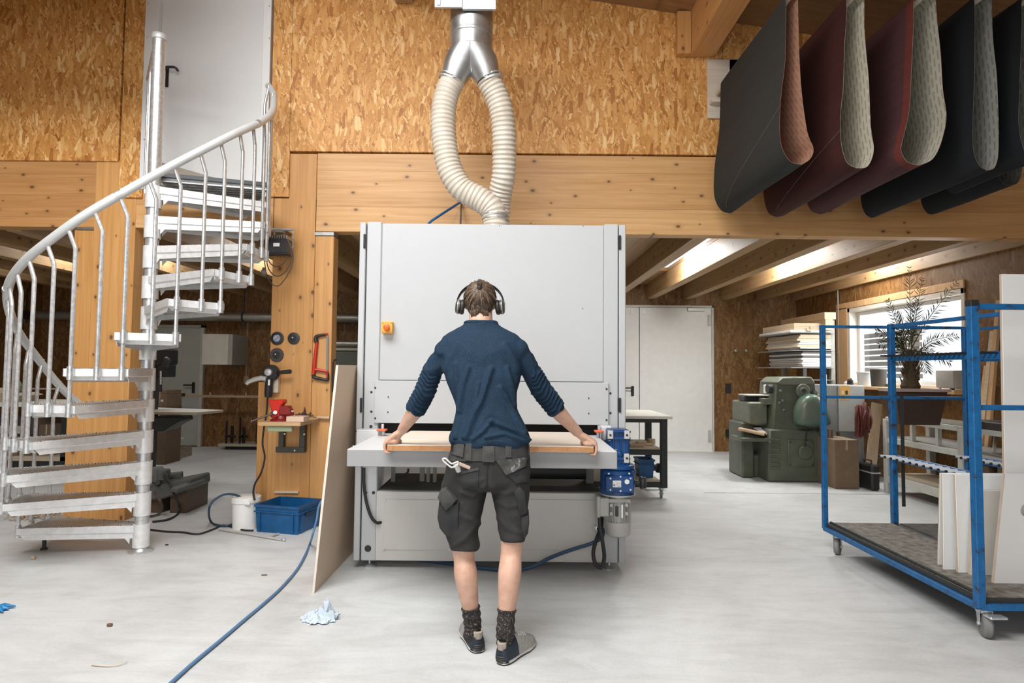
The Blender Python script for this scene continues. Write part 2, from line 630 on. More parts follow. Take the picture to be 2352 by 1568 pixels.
# left post: main timber up to the board, doubled on its left under the beam
lx0, lx1, lxm = P(171, 545, YF).x, P(310, 545, YF).x, P(215, 545, YF).x
struct('trim_5', MB().box((lxm, YF - 0.004, 0), (lx1, YF + 0.15, P(240, 368, YF).z), 0.004), M_post)
struct('trim_6', MB().box((lx0, YF - 0.002, 0), (lxm - 0.002, YF + 0.13, zbl - 0.025), 0.004), wood('spruce_post_knotty', 'Z', (0.68, 0.37, 0.13), (0.53, 0.255, 0.075), off=4.1, kscale=3.6))
struct('trim_7', MB().box((P(178, 524, YF).x, YF - 0.012, zbl - 0.024), (lxm + 0.0, YF + 0.12, zbl - 0.004)), M_zinc)
# right post: main timber, doubled on its right under the beam
rx0, rxm, rx1 = P(628, 545, YF).x, P(724, 545, YF).x, P(767, 545, YF).x
struct('trim_8', MB().box((rx0, YF - 0.004, 0), (rxm, YF + 0.15, P(645, 455, YF).z), 0.004).box((P(665, 400, YF).x, YF - 0.003, 2.2), (rxm, YF + 0.15, P(700, 353, YF).z), 0.004), M_post)
struct('trim_9', MB().box((rxm + 0.002, YF - 0.002, 0), (rx1, YF + 0.15, zb - 0.04), 0.004), wood('spruce_post_plain', 'Z', (0.72, 0.40, 0.15), (0.57, 0.28, 0.09), off=7.3))
struct('trim_10', MB().box((rxm, YF - 0.012, zb - 0.038), (rx1 + 0.002, YF + 0.13, zb - 0.008)), M_zinc)

# ---- ceiling of the low bay: joists and deck with roof lights
zj = zb + 0.01
JX = [1.12 + 0.643 * i for i in range(-13, 7)]
k = 11
for i, x in enumerate(JX):
    struct('trim_%d' % k, MB().box((x - 0.07, YF + 0.14, zj), (x + 0.07, YB - 0.001, zj + 0.26), 0.004), M_joist)
    k += 1
bays = [i for i in range(len(JX) - 1) if (i % 2) == 0]
d = MB()
zd = zj + 0.262
prev = XL
SK = []
for i in range(len(JX) - 1):
    a, b = JX[i] + 0.07, JX[i + 1] - 0.07
    if i in (0, 2, 4, 6, 14, 16, 18):
        d.box((prev, YF + 0.05, zd), (a, YB + 0.2, zd + 0.05))
        d.box((a, YF + 0.05, zd), (b, 6.75, zd + 0.05))
        d.box((a, 9.15, zd), (b, YB + 0.2, zd + 0.05))
        prev = b
        SK.append((a, b))
d.box((prev, YF + 0.05, zd), (XR + 0.3, YB + 0.2, zd + 0.05))
struct('ceiling', d, M_deck)
s = NT('roof_light_acrylic')
tr = s.n('ShaderNodeBsdfTransparent')
mx = s.n('ShaderNodeMixShader')
mx.inputs[0].default_value = 0.12
s.l(tr.outputs[0], mx.inputs[1])
s.l(s.b.outputs[0], mx.inputs[2])
s.l(mx.outputs[0], s.t.nodes['Material Output'].inputs['Surface'])
s.out((0.9, 0.92, 0.93), 0.15)
M_pane = s.m
for j, (a, b) in enumerate(SK):
    struct('window_%d' % (j + 2), MB().box((a, 6.75, zd + 0.055), (b, 9.15, zd + 0.065)), M_pane)

# ---- back wall and right wall of the low bay
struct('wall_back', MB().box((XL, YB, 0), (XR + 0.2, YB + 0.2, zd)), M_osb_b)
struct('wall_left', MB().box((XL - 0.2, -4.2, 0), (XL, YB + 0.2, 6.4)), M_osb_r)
# window opening in the right wall
wa = XP(1948, 712, XR); wb = XP(2217, 668, XR)
wc = XP(1948, 884, XR); wd = XP(2217, 895, XR)
y1, y0 = wa.y, wb.y
zt1, zb1 = wa.z + 0.02, 0.5 * (wc.z + wd.z)
print('window', y0, y1, zb1, zt1, wb.z)
w = MB()
w.box((XR, YF - 2.5, 0), (XR + 0.2, y0, zd))
w.box((XR, y1, 0), (XR + 0.2, YB, zd))
w.box((XR, y0, 0), (XR + 0.2, y1, zb1))
w.box((XR, y0, zt1), (XR + 0.2, y1, zd))
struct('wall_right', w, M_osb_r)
M_frame = wood('window_timber', 'Z', (0.74, 0.5, 0.28), (0.6, 0.37, 0.18), knots=False, off=2.0)
fr = MB()
for (ya, yb2, za, zb2) in ((y1 - 0.06, y1, zb1, zt1), (y0, y0 + 0.05, zb1, zt1), (y0, y1, zt1 - 0.06, zt1), (y0, y1, zb1, zb1 + 0.04)):
    fr.box((XR - 0.015, ya, za), (XR + 0.19, yb2, zb2), 0.004)
wf = struct('window_1', fr, plain('window_reveal', (0.72, 0.68, 0.6), 0.5))
fr = MB()
for (ya, yb2, za, zb2) in ((y1 - 0.12, y1 - 0.062, zb1 + 0.042, zt1 - 0.062), (y0 + 0.052, y0 + 0.1, zb1 + 0.042, zt1 - 0.062), (y0 + 0.1, y1 - 0.12, zt1 - 0.11, zt1 - 0.062), (y0 + 0.1, y1 - 0.12, zb1 + 0.042, zb1 + 0.09)):
    fr.box((XR + 0.10, ya, za), (XR + 0.16, yb2, zb2), 0.004)
part('window_frame', fr, M_white, wf)
gl = NT('window_glass')
tr = gl.n('ShaderNodeBsdfTransparent')
gs = gl.n('ShaderNodeBsdfGlossy')
gs.inputs['Roughness'].default_value = 0.02
mx = gl.n('ShaderNodeMixShader')
mx.inputs[0].default_value = 0.06
gl.l(tr.outputs[0], mx.inputs[1]); gl.l(gs.outputs[0], mx.inputs[2])
gl.l(mx.outputs[0], gl.t.nodes['Material Output'].inputs['Surface'])
M_glass = gl.m
part('window_pane', MB().box((XR + 0.125, y0 + 0.1, zb1 + 0.09), (XR + 0.131, y1 - 0.12, zt1 - 0.11)), M_glass, wf)
# timber casing on the room side and the sill
part('window_casing', MB().box((XR - 0.02, y1 + 0.002, zb1 - 0.03), (XR + 0.0, y1 + 0.3, zt1 + 0.02), 0.003).box((XR - 0.02, y0, zt1 + 0.002), (XR, y1 + 0.3, zt1 + 0.09), 0.003), M_frame, wf)
part('window_sill', MB().box((XR - 0.22, y0 - 0.1, zb1 - 0.045), (XR + 0.1, y1 + 0.1, zb1 - 0.002), 0.006), M_frame, wf)
ZSILL = zb1

# ---- roof of the hall: boards sloping down to the right, and rafters
def zroof(x):
    return P(1560, 36, YF).z - 0.15 * (x - P(1560, 36, YF).x)
ro = MB()
def roofbit(xa, xb, ya, yb):
    ro.prism([(xa, ya, zroof(xa)), (xb, ya, zroof(xb)), (xb, ya, zroof(xb) + 0.12), (xa, ya, zroof(xa) + 0.12)], (0, yb - ya, 0))
SKX0, SKX1, SKY0, SKY1 = -3.9, 0.5, -0.5, 2.3      # opening of the big roof window
roofbit(XL, SKX0, -4.0, YF + 0.14)
roofbit(SKX1, XR + 1.4, -4.0, YF + 0.14)
roofbit(SKX0, SKX1, SKY1, YF + 0.14)
roofbit(SKX0, SKX1, -4.0, SKY0)
struct('roof', ro, M_roof)
fw = MB()
fw.box((XL, -4.2, 0), (XR + 1.5, -4.0, 0.9)).box((XL, -4.2, 3.6), (XR + 1.5, -4.0, 6.4)).box((XL, -4.2, 0.9), (-5.0, -4.0, 3.6)).box((4.0, -4.2, 0.9), (XR + 1.5, -4.0, 3.6))
struct('wall_front', fw, M_osb)
for k, x in ((43, -1.1), (44, -3.85), (45, -6.6)):
    struct('trim_%d' % k, MB().box((x, SKY1 + 0.1, zroof(x) - 0.32), (x + 0.16, YF - 0.03, zroof(x))), M_joist)
ra = P(1581, 135, YF); rb = P(1622, 135, YF)
struct('trim_40', MB().box((ra.x, 1.2, ra.z), (rb.x + 0.06, YF - 0.03, zroof(ra.x) + 0.1), 0.004), wood('rafter_spruce', 'Y', (0.72, 0.40, 0.16), (0.58, 0.29, 0.10), off=1.7))
struct('trim_41', MB().box((P(1550, 135, YF).x, YF - 0.10, ra.z), (ra.x - 0.002, YF - 0.025, zroof(ra.x)), 0.004), M_post)
x4 = 4.35
struct('trim_42', MB().box((x4, 1.2, zroof(x4) - 0.3), (x4 + 0.16, YF - 0.03, zroof(x4)), 0.004), M_joist)
struct('trim_46', MB().box((XL, 3.85, 4.15), (-2.6, 4.05, 5.02)), M_joist)  # unseen beam, added to shade the upper left of the board wall
# right side wall of the hall, beyond the frame
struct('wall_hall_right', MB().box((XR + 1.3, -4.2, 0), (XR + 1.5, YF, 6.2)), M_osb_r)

# ---- doors
def door_panel(name, x0, x1, yt, yb, Y, m, t=0.05):
    a = P(x0, yt, Y); b = P(x1, yb, Y)
    return MB().box((a.x, Y - t, b.z), (b.x, Y, a.z), 0.004)
# upper white door with its white casing
xa, xb = P(329, 300, YF).x, P(619, 300, YF).x
za, zbt = P(329, 436, YF).z, 5.0
zs = P(560, 452, YF).z
ja, jb = P(362, 200, YF).x, P(604, 200, YF).x
d1 = struct('door_1', MB().box((ja, YF + 0.03, za - 0.05), (jb, YF + 0.08, zbt), 0.003), plain('door_leaf_white', (0.75, 0.765, 0.765), 0.4, var=0.012))
part('door_frame', MB().box((xa, YF - 0.035, za), (P(375, 200, YF).x - 0.05, YF + 0.09, zbt), 0.003).box((jb, YF - 0.035, za - 0.06), (xb, YF + 0.09, zbt), 0.003), M_white, d1)
fs = MB()
for py in (8, 85, 320, 410):
    fs.cyl(P(341 - py * 0.03, py, YF - 0.035), P(341 - py * 0.03, py, YF - 0.04), 0.006, seg=8)
for py in (14, 88):
    fs.cyl(P(618.5, py, YF - 0.035), P(618.5, py, YF - 0.04), 0.006, seg=8)
part('screw', fs, plain('brass_screw', (0.45, 0.3, 0.15), 0.4, 0.6), d1)
h = MB()
hp = P(385, 162, YF + 0.03)
h.cbox(hp + V((0, -0.006, -0.06)), (0.03, 0.012, 0.2), 0.005)
h.tube([hp + V((0, -0.01, 0)), hp + V((0, -0.06, 0)), hp + V((0.02, -0.065, 0)), hp + V((0.1, -0.065, 0)), hp + V((0.118, -0.05, -0.02)), hp + V((0.118, -0.045, -0.026))], 0.011, 10, smooth=3)
part('door_handle', h, M_black, d1)
# threshold board below the door
part('threshold', MB().prism([P(368, 372, YF - 0.05), P(600, 440, YF - 0.05), P(600, 462, YF - 0.05), P(368, 405, YF - 0.05)], (0, 0.06, 0)), wood('weathered_board', 'X', (0.42, 0.36, 0.3), (0.3, 0.25, 0.2), knots=False), d1)

# back grey door on the left
a = P(352, 752, YB - 0.02); b = P(460, 1024, YB - 0.02)
d2 = struct('door_2', MB().box((a.x - 0.05, YB - 0.06, 0.02), (b.x - 0.03, YB - 0.002, a.z), 0.004), M_door_b)
part('door_frame', MB().box((b.x - 0.03, YB - 0.075, 0.0), (b.x + 0.03, YB - 0.002, a.z + 0.05), 0.004).box((a.x - 0.05, YB - 0.075, a.z), (b.x + 0.03, YB - 0.002, a.z + 0.05), 0.004), plain('door_frame_grey', (0.5, 0.5, 0.45), 0.5), d2)
hp = P(444, 890, YB - 0.07)
part('door_handle', MB().cbox(hp, (0.05, 0.02, 0.19), 0.008).tube([hp + V((0, -0.01, 0.045)), hp + V((0, -0.06, 0.045)), hp + V((-0.14, -0.06, 0.045))], 0.014, 8), M_black, d2)

# big double fire door on the right
a = P(1437, 706, YB - 0.02); b = P(1634, 1035, YB - 0.02); m = P(1467, 900, YB)
d3 = struct('door_3', MB().box((m.x + 0.006, YB - 0.06, 0.015), (b.x, YB - 0.002, a.z), 0.004), M_door_r)
part('second_leaf', MB().box((a.x - 1.2, YB - 0.06, 0.015), (m.x - 0.006, YB - 0.002, a.z), 0.004), M_door_r, d3)
part('door_frame', MB().box((b.x, YB - 0.08, 0.0), (b.x + 0.035, YB - 0.002, a.z + 0.04), 0.004).box((a.x - 1.2, YB - 0.08, a.z + 0.003), (b.x + 0.035, YB - 0.002, a.z + 0.04), 0.004), plain('door_frame_pale', (0.6, 0.59, 0.54), 0.5), d3)
part('threshold', MB().box((m.x, YB - 0.09, 0.001), (b.x, YB - 0.062, 0.02)), plain('threshold_light', (0.85, 0.85, 0.82), 0.4), d3)
hp = P(1453, 898, YB - 0.07)
part('door_handle', MB().cbox(hp, (0.05, 0.02, 0.17), 0.008).tube([hp + V((0, -0.01, 0.055)), hp + V((0, -0.06, 0.055)), hp + V((-0.13, -0.06, 0.055))], 0.013, 8), M_black, d3)
hp = P(1598, 711, YB - 0.07)
part('door_closer', MB().box(hp + V((-0.15, -0.04, -0.03)), hp + V((0.14, 0.01, 0.03)), 0.006).bar(hp + V((-0.14, -0.02, 0.04)), hp + V((-0.02, -0.06, 0.06)), 0.02, 0.012), plain('closer_grey', (0.55, 0.54, 0.5), 0.4, 0.3), d3)
for px, py in ((1631, 735), (1632, 1000)):
    hp = P(px, py, YB - 0.085)
    part('hinge', MB().box(hp + V((-0.035, -0.012, -0.09)), hp + V((0.01, 0.012, 0.09)), 0.004), plain('closer_grey', (0.55, 0.54, 0.5)), d3)

for px in (1453, 1479):
    hp = P(px, 716, YB - 0.065)
    part('door_clip', MB().box(hp + V((-0.035, -0.014, -0.045)), hp + V((0.035, 0.004, 0.045)), 0.004), plain('clip_white', (0.85, 0.85, 0.82), 0.4), d3)
# ================================================================== spiral staircase
M_tread = metal('galvanised_tread', (0.80, 0.81, 0.815), 0.42, 0.1, 22)
M_tread.node_tree.nodes['Principled BSDF'].inputs['Metallic'].default_value = 0.3
M_galv.node_tree.nodes['Principled BSDF'].inputs['Metallic'].default_value = 0.72
M_rail = plain('rail_grey', (0.62, 0.64, 0.64), 0.42, 0.25, var=0.05)
s = NT('tread_grating')
tcv = s.coords(scale=(1, 1, 1))
wv = s.n('ShaderNodeTexWave', wave_type='BANDS', bands_direction='X')
wv.inputs['Scale'].default_value = 22
s.l(tcv, wv.inputs['Vector'])
wv2 = s.n('ShaderNodeTexWave', wave_type='BANDS', bands_direction='Y')
wv2.inputs['Scale'].default_value = 14
s.l(tcv, wv2.inputs['Vector'])
mm = s.math('MULTIPLY', wv.outputs['Fac'], wv2.outputs['Fac'])
M_grate = s.out(s.ramp(mm, [(0.25, (0.55, 0.56, 0.55)), (0.55, (0.16, 0.15, 0.135))]), 0.5, 0.6)

pb = FL(323, 1266)
PX, PY_ = pb.x, pb.y
stair = thing('spiral_staircase', 'galvanised steel spiral staircase climbing to the white upper door', 'staircase', (PX, PY_, 0))
O = V((PX, PY_, 0))
ztop = P(369, 84, PY_).z
def pol(th, r, z):
    t = math.radians(th)
    return V((PX + r * math.cos(t), PY_ + r * math.sin(t), z))
mb = MB()
mb.cyl(O + V((0, 0, 0.006)), O + V((0, 0, ztop)), 0.046, seg=28)
part('pole', mb, M_galv, stair)
part('pole_cap', MB().lathe(O + V((0, 0, ztop - 0.03)), [(0.054, 0), (0.056, 0.005), (0.056, 0.035), (0.05, 0.045), (0.001, 0.047)]), M_rail, stair)
part('base_flange', MB().lathe(O, [(0.088, 0.0), (0.088, 0.008), (0.06, 0.012), (0.05, 0.03)]), M_galv, stair)

RISE, TH0, DTH, RT = 0.2312, 179.0, 20.3, 0.815
def tz(k):
    return 0.203 + RISE * (k - 1)
RAIL = [(150, 1.0), (165, 1.2), (180, 1.44), (200, 1.66), (219.6, 1.86), (240, 2.0), (260, 2.16), (275, 2.32), (290, 2.48), (313, 2.76), (337, 3.05), (360, 3.28), (381, 3.5), (392, 3.68), (405, 3.83)]
def railz(th):
    for (a, za), (b, zb_) in zip(RAIL, RAIL[1:]):
        if a <= th <= b:
            return za + (zb_ - za) * (th - a) / (b - a)
    return RAIL[-1][1]
for k in range(1, 13):
    th = TH0 + DTH * (k - 1)
    z = tz(k)
    t = math.radians(th)
    er, et = V((math.cos(t), math.sin(t), 0)), V((-math.sin(t), math.cos(t), 0))
    hw0, hw1 = 0.05, RT * math.sin(math.radians(13.2))
    r1 = RT * math.cos(math.radians(13.2)) - 0.0
    def L(r, s_, zz):
        return O + er * r + et * s_ + V((0, 0, zz))
    r0 = 0.03
    top = [L(r0, -hw0, z), L(r1, -hw1, z), L(r1, hw1, z), L(r0, hw0, z)]
    mb = MB()
    # folded sheet skirts: an upright lip, a crease, and a flange turned under
    n = 3
    for sgn in (-1, 1):
        prof = [(0.0, 0.0), (0.0, -0.045), (0.012, -0.052), (0.014, -0.085)]
        rr = []
        for r_, h_ in ((r0, hw0), (r1, hw1)):
            fall = 1.0 if r_ == r1 else 1.15
            rr.append([L(r_ - (0.05 if (r_ == r1 and j >= 2) else 0) * (j - 1) / 2, sgn * (h_ - q[0]), z + q[1] * fall) for j, q in enumerate(prof)] +
                      [L(r_ - (0.05 if (r_ == r1 and j >= 2) else 0) * (j - 1) / 2, sgn * (h_ - q[0] - 0.004), z + q[1] * fall) for j, q in reversed(list(enumerate(prof)))])
        mb.rings(rr, True)
    # outer end plate
    prof = [(0.0, 0.0), (0.0, -0.047), (0.02, -0.056), (0.035, -0.074)]
    rr = []
    for s_ in (-hw1, hw1):
        rr.append([L(r1 - q[0], s_ * (1 if j < 2 else 0.8), z + q[1]) for j, q in enumerate(prof)] + [L(r1 - q[0] - 0.004, s_ * (1 if j < 2 else 0.8), z + q[1]) for j, q in reversed(list(enumerate(prof)))])
    mb.rings(rr, True)
    mb.cyl(O + V((0, 0, z - 0.165)), O + V((0, 0, z + 0.004)), 0.057, seg=28)
    mb.prism([L(0.05, -0.045, z - 0.005), L(0.16, -0.06, z - 0.006), L(0.06, -0.045, z - 0.135)], et * 0.006)
    mb.prism([L(0.05, 0.04, z - 0.005), L(0.16, 0.055, z - 0.006), L(0.06, 0.04, z - 0.135)], et * 0.006)
    tr_ = part('tread', mb, M_tread, stair, smooth=40)
    g = MB()
    g.prism([p + V((0, 0, -0.006)) for p in (L(r0 + 0.03, -hw0 - 0.0, z), L(r1 - 0.012, -hw1 + 0.008, z), L(r1 - 0.012, hw1 - 0.008, z), L(r0 + 0.03, hw0, z))], (0, 0, 0.004))
    # pressed teeth along both long edges
    for sgn in (-1, 1):
        for i in range(36):
            f = (i + 0.5) / 36
            q = L(r0 + 0.04 + (r1 - r0 - 0.06) * f, sgn * (hw0 + (hw1 - hw0) * f - 0.006), z + 0.001)
            g.cbox(q, (0.007, 0.007, 0.006))
    part('grating', g, M_grate, tr_, smooth=0)
    # balusters
    for j, dth in enumerate((-DTH / 2 + 0.6, 1.2)):
        tb = th + dth
        if tb > 404:
            continue
        rb_ = RT + 0.006
        zl = z - 0.06 - (RISE if (j == 0 and k > 1) else 0)
        zr = railz(tb) - 0.022
        b = MB()
        b.tube([pol(tb, rb_, zl), pol(tb, rb_, zr - 0.15), pol(tb - 0.3, rb_, zr - 0.135), pol(tb - 3.4, RT + 0.016, zr - 0.012), pol(tb - 3.6, RT + 0.016, zr + 0.004)], 0.0128, 10)
        b.cyl(pol(tb, rb_, z - 0.07), pol(tb, rb_, z + 0.014), 0.0195, seg=14)
        if j == 0 and k > 1:
            b.cyl(pol(tb, rb_, z - RISE - 0.07), pol(tb, rb_, z - RISE + 0.014), 0.0195, seg=14)
        part('baluster', b, M_galv, stair)
# support foot under the first tread
part('support_foot', MB().cyl(pol(178, 0.74, 0.012), pol(178, 0.74, 0.13), 0.014, seg=12).cyl(pol(178, 0.74, 0.0), pol(178, 0.74, 0.012), 0.024, seg=12), M_dark, stair)
rp = []
for i in range(60):
    th = 152 + (405 - 152) * i / 59
    rp.append(pol(th, RT + 0.02 + (0.02 if th > 390 else 0), railz(th)))
for _ in range(2):
    rp = [rp[0]] + [(rp[i - 1] + rp[i] * 2 + rp[i + 1]) / 4 for i in range(1, len(rp) - 1)] + [rp[-1]]
part('handrail', MB().tube(rp, 0.0275, 16), M_rail, stair, smooth=60)
jo = MB()
for th in (222, 288, 352):
    jo.tube([pol(th + d, RT + 0.02, railz(th + d)) for d in (-1.3, 1.3)], 0.0286, 16)
parts('rail_joint', jo, M_galv, stair)
# top landing with its dark grating, and the guard beside the pole
zl = tz(12) + 0.10
pl = [O + V((0.02, 0.05, zl)), pol(20, RT, zl), V((P(604, 460, YF).x, YF - 0.13, zl)), V((P(362, 400, YF).x, YF - 0.13, zl))]
land = part('landing', MB().prism(pl, (0, 0, 0.03)), M_dark, stair, smooth=0)
gb = MB()
for i in range(9):
    f = (i + 0.5) / 9
    a_, b_ = pl[0].lerp(pl[3], f), pl[1].lerp(pl[2], f)
    gb.bar(a_ + V((0, 0, -0.012)), b_ + V((0, 0, -0.012)), 0.006, 0.03)
part('grating', gb, M_galv, land)
zw = P(480, 420, YF - 0.1).z
part('landing_edge', MB().prism([P(369, 374, YF - 0.07), P(604, 442, YF - 0.07), P(604, 466, YF - 0.07), P(369, 402, YF - 0.07)], (0, -0.045, 0)), wood('weathered_plank', 'X', (0.46, 0.41, 0.35), (0.3, 0.26, 0.21), knots=False, off=1.0), stair)
gr = MB()
p0, p1 = P(355, 118, 4.72), P(341, 183, 5.18)
gr.tube([p0, p0.lerp(p1, 0.5), p1], 0.02, 10)
for f in (0.62, 0.9):
    q = p0.lerp(p1, f)
    gr.tube([q, V((q.x, q.y, zl))], 0.0128, 8)
part('landing_guard', gr, M_galv, stair)

# work lamp on its bracket arm beside the stair
lp = P(641, 565, YF - 0.16)
wl = thing('work_lamp', 'black halogen work lamp with coiled cable hung from a bracket on the timber post', 'lamp', lp)
lx = lp
b = MB()
hw, hh = 0.105, 0.075
M_front = [lx + V((-hw, -0.06, -hh)), lx + V((hw, -0.06, -hh)), lx + V((hw * 0.80, -0.06, hh * 0.75)), lx + V((-hw * 0.80, -0.06, hh * 0.75))]
M_back = [lx + V((-hw * 0.9, 0.09, -hh)), lx + V((hw * 0.9, 0.09, -hh)), lx + V((hw * 0.72, 0.09, hh)), lx + V((-hw * 0.72, 0.09, hh))]
b.rings([M_front, M_back], True)
b.box(lx + V((-hw - 0.008, -0.07, -hh - 0.012)), lx + V((hw + 0.008, 0.02, -hh + 0.004)), 0.004)
part('housing', b, M_black, wl)
b = MB()
for i in range(9):
    b.box(lx + V((-hw * 0.8 + i * 0.0205, -0.055, hh * 0.74)), lx + V((-hw * 0.8 + i * 0.0205 + 0.006, 0.06, hh * 0.74 + 0.03)))
parts('cooling_fin', b, plain('lamp_fin', (0.32, 0.31, 0.3), 0.4, 0.5), wl)
part('junction_box', MB().cbox(lx + V((0, 0.0, hh + 0.052)), (0.075, 0.07, 0.035), 0.008), plain('lamp_fin', (0.3, 0.3, 0.3)), wl)
part('label_plate', MB().cbox(lx + V((0.0, -0.0605, 0.0)), (0.055, 0.002, 0.03)), plain('sticker_white', (0.8, 0.8, 0.78), 0.5), wl)
part('bracket', MB().tube([lx + V((0.12, 0.0, -0.02)), lx + V((0.122, 0.0, 0.12)), lx + V((0.115, 0.0, 0.14)), lx + V((0, 0, 0.14))], 0.006, 6).box(lx + V((-0.1, -0.012, 0.14)), lx + V((0.125, 0.012, 0.158)), 0.004).box(lx + V((0.0, 0.0, 0.142)), lx + V((0.06, 0.156, 0.156))), M_galv, wl)
def loopw(pts, r=0.0045):
    return MB().tube([P(x, y, YF - 0.2 - d) for x, y, d in pts], r, 6, smooth=5)
part('cable', loopw([(612, 545, 0.02), (607, 590, 0.03), (616, 640, 0.0), (636, 657, 0), (655, 640, 0), (672, 606, 0), (672, 575, 0), (660, 550, 0), (640, 536, 0), (622, 550, 0.0), (613, 580, 0), (616, 615, 0), (634, 634, 0), (655, 624, 0), (670, 592, 0), (664, 560, 0), (648, 540, 0), (626, 545, 0), (616, 570, 0), (618, 600, 0), (634, 612, 0), (652, 604, 0), (662, 580, 0)]), plain('cable_brown', (0.09, 0.07, 0.06), 0.5), wl)
part('cable', loopw([(615, 552, 0.04), (604, 580, 0.05), (607, 600, 0.05)]), M_black, wl)
pp = P(606, 622, YF - 0.25)
part('plug', MB().lathe(pp + V((0, 0, 0.03)), [(0.01, 0), (0.016, -0.02), (0.024, -0.03), (0.02, -0.05), (0.021, -0.058), (0.001, -0.06)], seg=14).cyl(pp + V((-0.008, 0, -0.03)), pp + V((-0.008, 0, -0.048)), 0.0024, seg=6).cyl(pp + V((0.008, 0, -0.03)), pp + V((0.008, 0, -0.048)), 0.0024, seg=6), plain('plug_grey', (0.3, 0.28, 0.25), 0.45), wl)
# ================================================================== wide belt sander
YM = 4.26
def Q(px, py, d=0.0):
    return P(px, py, YM + d)
xL0, xL1 = P(819, 900, YM).x, P(833, 900, YM).x
xC0, xC1 = P(836, 900, YM).x, P(870, 900, YM).x
xD0, xD1 = P(875, 700, YM).x, P(1386, 700, YM).x
xR0, xR1 = P(1421, 900, YM).x, P(1437, 900, YM).x
zT = P(1130, 513, YM).z
zG = P(1130, 973, YM).z       # underside of the infeed guard
zH = P(1130, 1131, YM).z      # top of the lower housing
YBk = YM + 0.78
M_mach = plain('machine_white', (0.465, 0.482, 0.493), 0.38, var=0.012, bump=0.03, bscale=300)
M_mach2 = plain('machine_light_grey', (0.58, 0.57, 0.54), 0.42, var=0.015, bump=0.03, bscale=300)
M_rub = plain('black_rubber', (0.02, 0.02, 0.021), 0.55)
sand = thing('wide_belt_sander', 'large white wide belt sanding machine with infeed table in the middle of the hall', 'machine', ((xL0 + xR1) / 2, YM, 0))
b = MB()
b.box((xL1 + 0.006, YM + 0.012, zG + 0.25), (xR0 - 0.006, YBk, zT - 0.005), 0.004)
b.box((xC0, YM + 0.10, zG + 0.02), (xC0 + 0.16, YBk, zG + 0.25))
b.box((xR0 - 0.16, YM + 0.10, zG + 0.02), (xR0 - 0.006, YBk, zG + 0.25))
part('housing', b, M_mach, sand)
zF = 0.055
for a0, a1 in ((xC0, xD0 - 0.004), (xD1 + 0.004, xR0 - 0.004)):
    b = MB()
    b.box((a0, YM, zF), (a1, YM + 0.12, zT + 0.004), 0.006)
    part('column', b, M_mach, sand)
for a0, a1 in ((xL0, xL1), (xR0 + 0.002, xR1)):
    b = MB()
    zs_ = P(820, 991, YM).z
    b.box((a0, YM - 0.002, zs_ + 0.003), (a1, YBk, zT), 0.005)
    b.box((a0, YM - 0.002, zF), (a1, YBk, zs_), 0.005)
    part('side_panel', b, M_mach, sand)
    b = MB()
    b.box((a0 + 0.03 if a0 < 0 else a0 - 0.004, YM + 0.02, zF), (a1 + 0.006 if a0 < 0 else a1 - 0.03, YM + 0.5, zT - 0.02))
    part('seal_gap', b, M_dark, sand)
part('door_panel', MB().box((xD0, YM + 0.003, P(1000, 873.5, YM).z), (xD1, YM + 0.013, zT - 0.006), 0.003), M_mach, sand)
# guard plate over the infeed with its bolts
g0, g1 = P(861, 900, YM).x, P(1397, 900, YM).x
zg1 = P(1130, 876, YM).z
gp = part('guard_plate', MB().box((g0, YM - 0.02, zG), (g1, YM - 0.001, zg1), 0.003), M_mach, sand)
for px, py, r in ((862, 890, .0068), (862, 960, .0068), (1393, 893, .0068), (1393, 964, .0068), (892, 911, .0048), (891, 946, .0048), (1352, 914, .0048), (1352, 949, .0048)):
    q = P(px, py, YM - 0.02)
    part('bolt', MB().cyl(q + V((0, 0.003, 0)), q + V((0, -0.006, 0)), r, seg=12, bev=0.002), M_dark, gp)
for px, py, r in ((853, 900, .008), (853, 945, .008), (852, 979, .011), (1402, 903, .008), (1402, 948, .008), (858, 1131, .011), (841, 1131, .008)):
    q = P(px, py, YM)
    part('hole_plug', MB().cyl(q + V((0, 0.003, 0)), q + V((0, -0.004, 0)), r, seg=14, bev=0.0015), M_black, sand)
q = P(845, 1259, YM)
part('hole_plug', MB().cyl(q + V((0, 0.003, 0)), q + V((0, -0.006, 0)), 0.0225, seg=20, bev=0.003), M_black, sand)
for px, py in ((1148, 518), (1339, 519), (1338, 708)):
    q = P(px, py, YM + 0.003)
    part('rivet', MB().cyl(q + V((0, 0.002, 0)), q + V((0, -0.003, 0)), 0.003, seg=8), M_black, sand)
for px, py in ((838, 554), (830, 930), (1424, 557), (1424, 930)):
    q = P(px, py, YM)
    h = part('hinge', MB().box(q + V((-0.008, -0.012, -0.05)), q + V((0.006, 0.01, 0.05)), 0.002), M_black, sand)
    m = MB()
    for dz in (-0.036, 0.036):
        m.cyl(q + V((-0.002, -0.011, dz)), q + V((-0.002, -0.016, dz)), 0.0042, seg=8)
    parts('hinge_screw', m, M_dark, h)
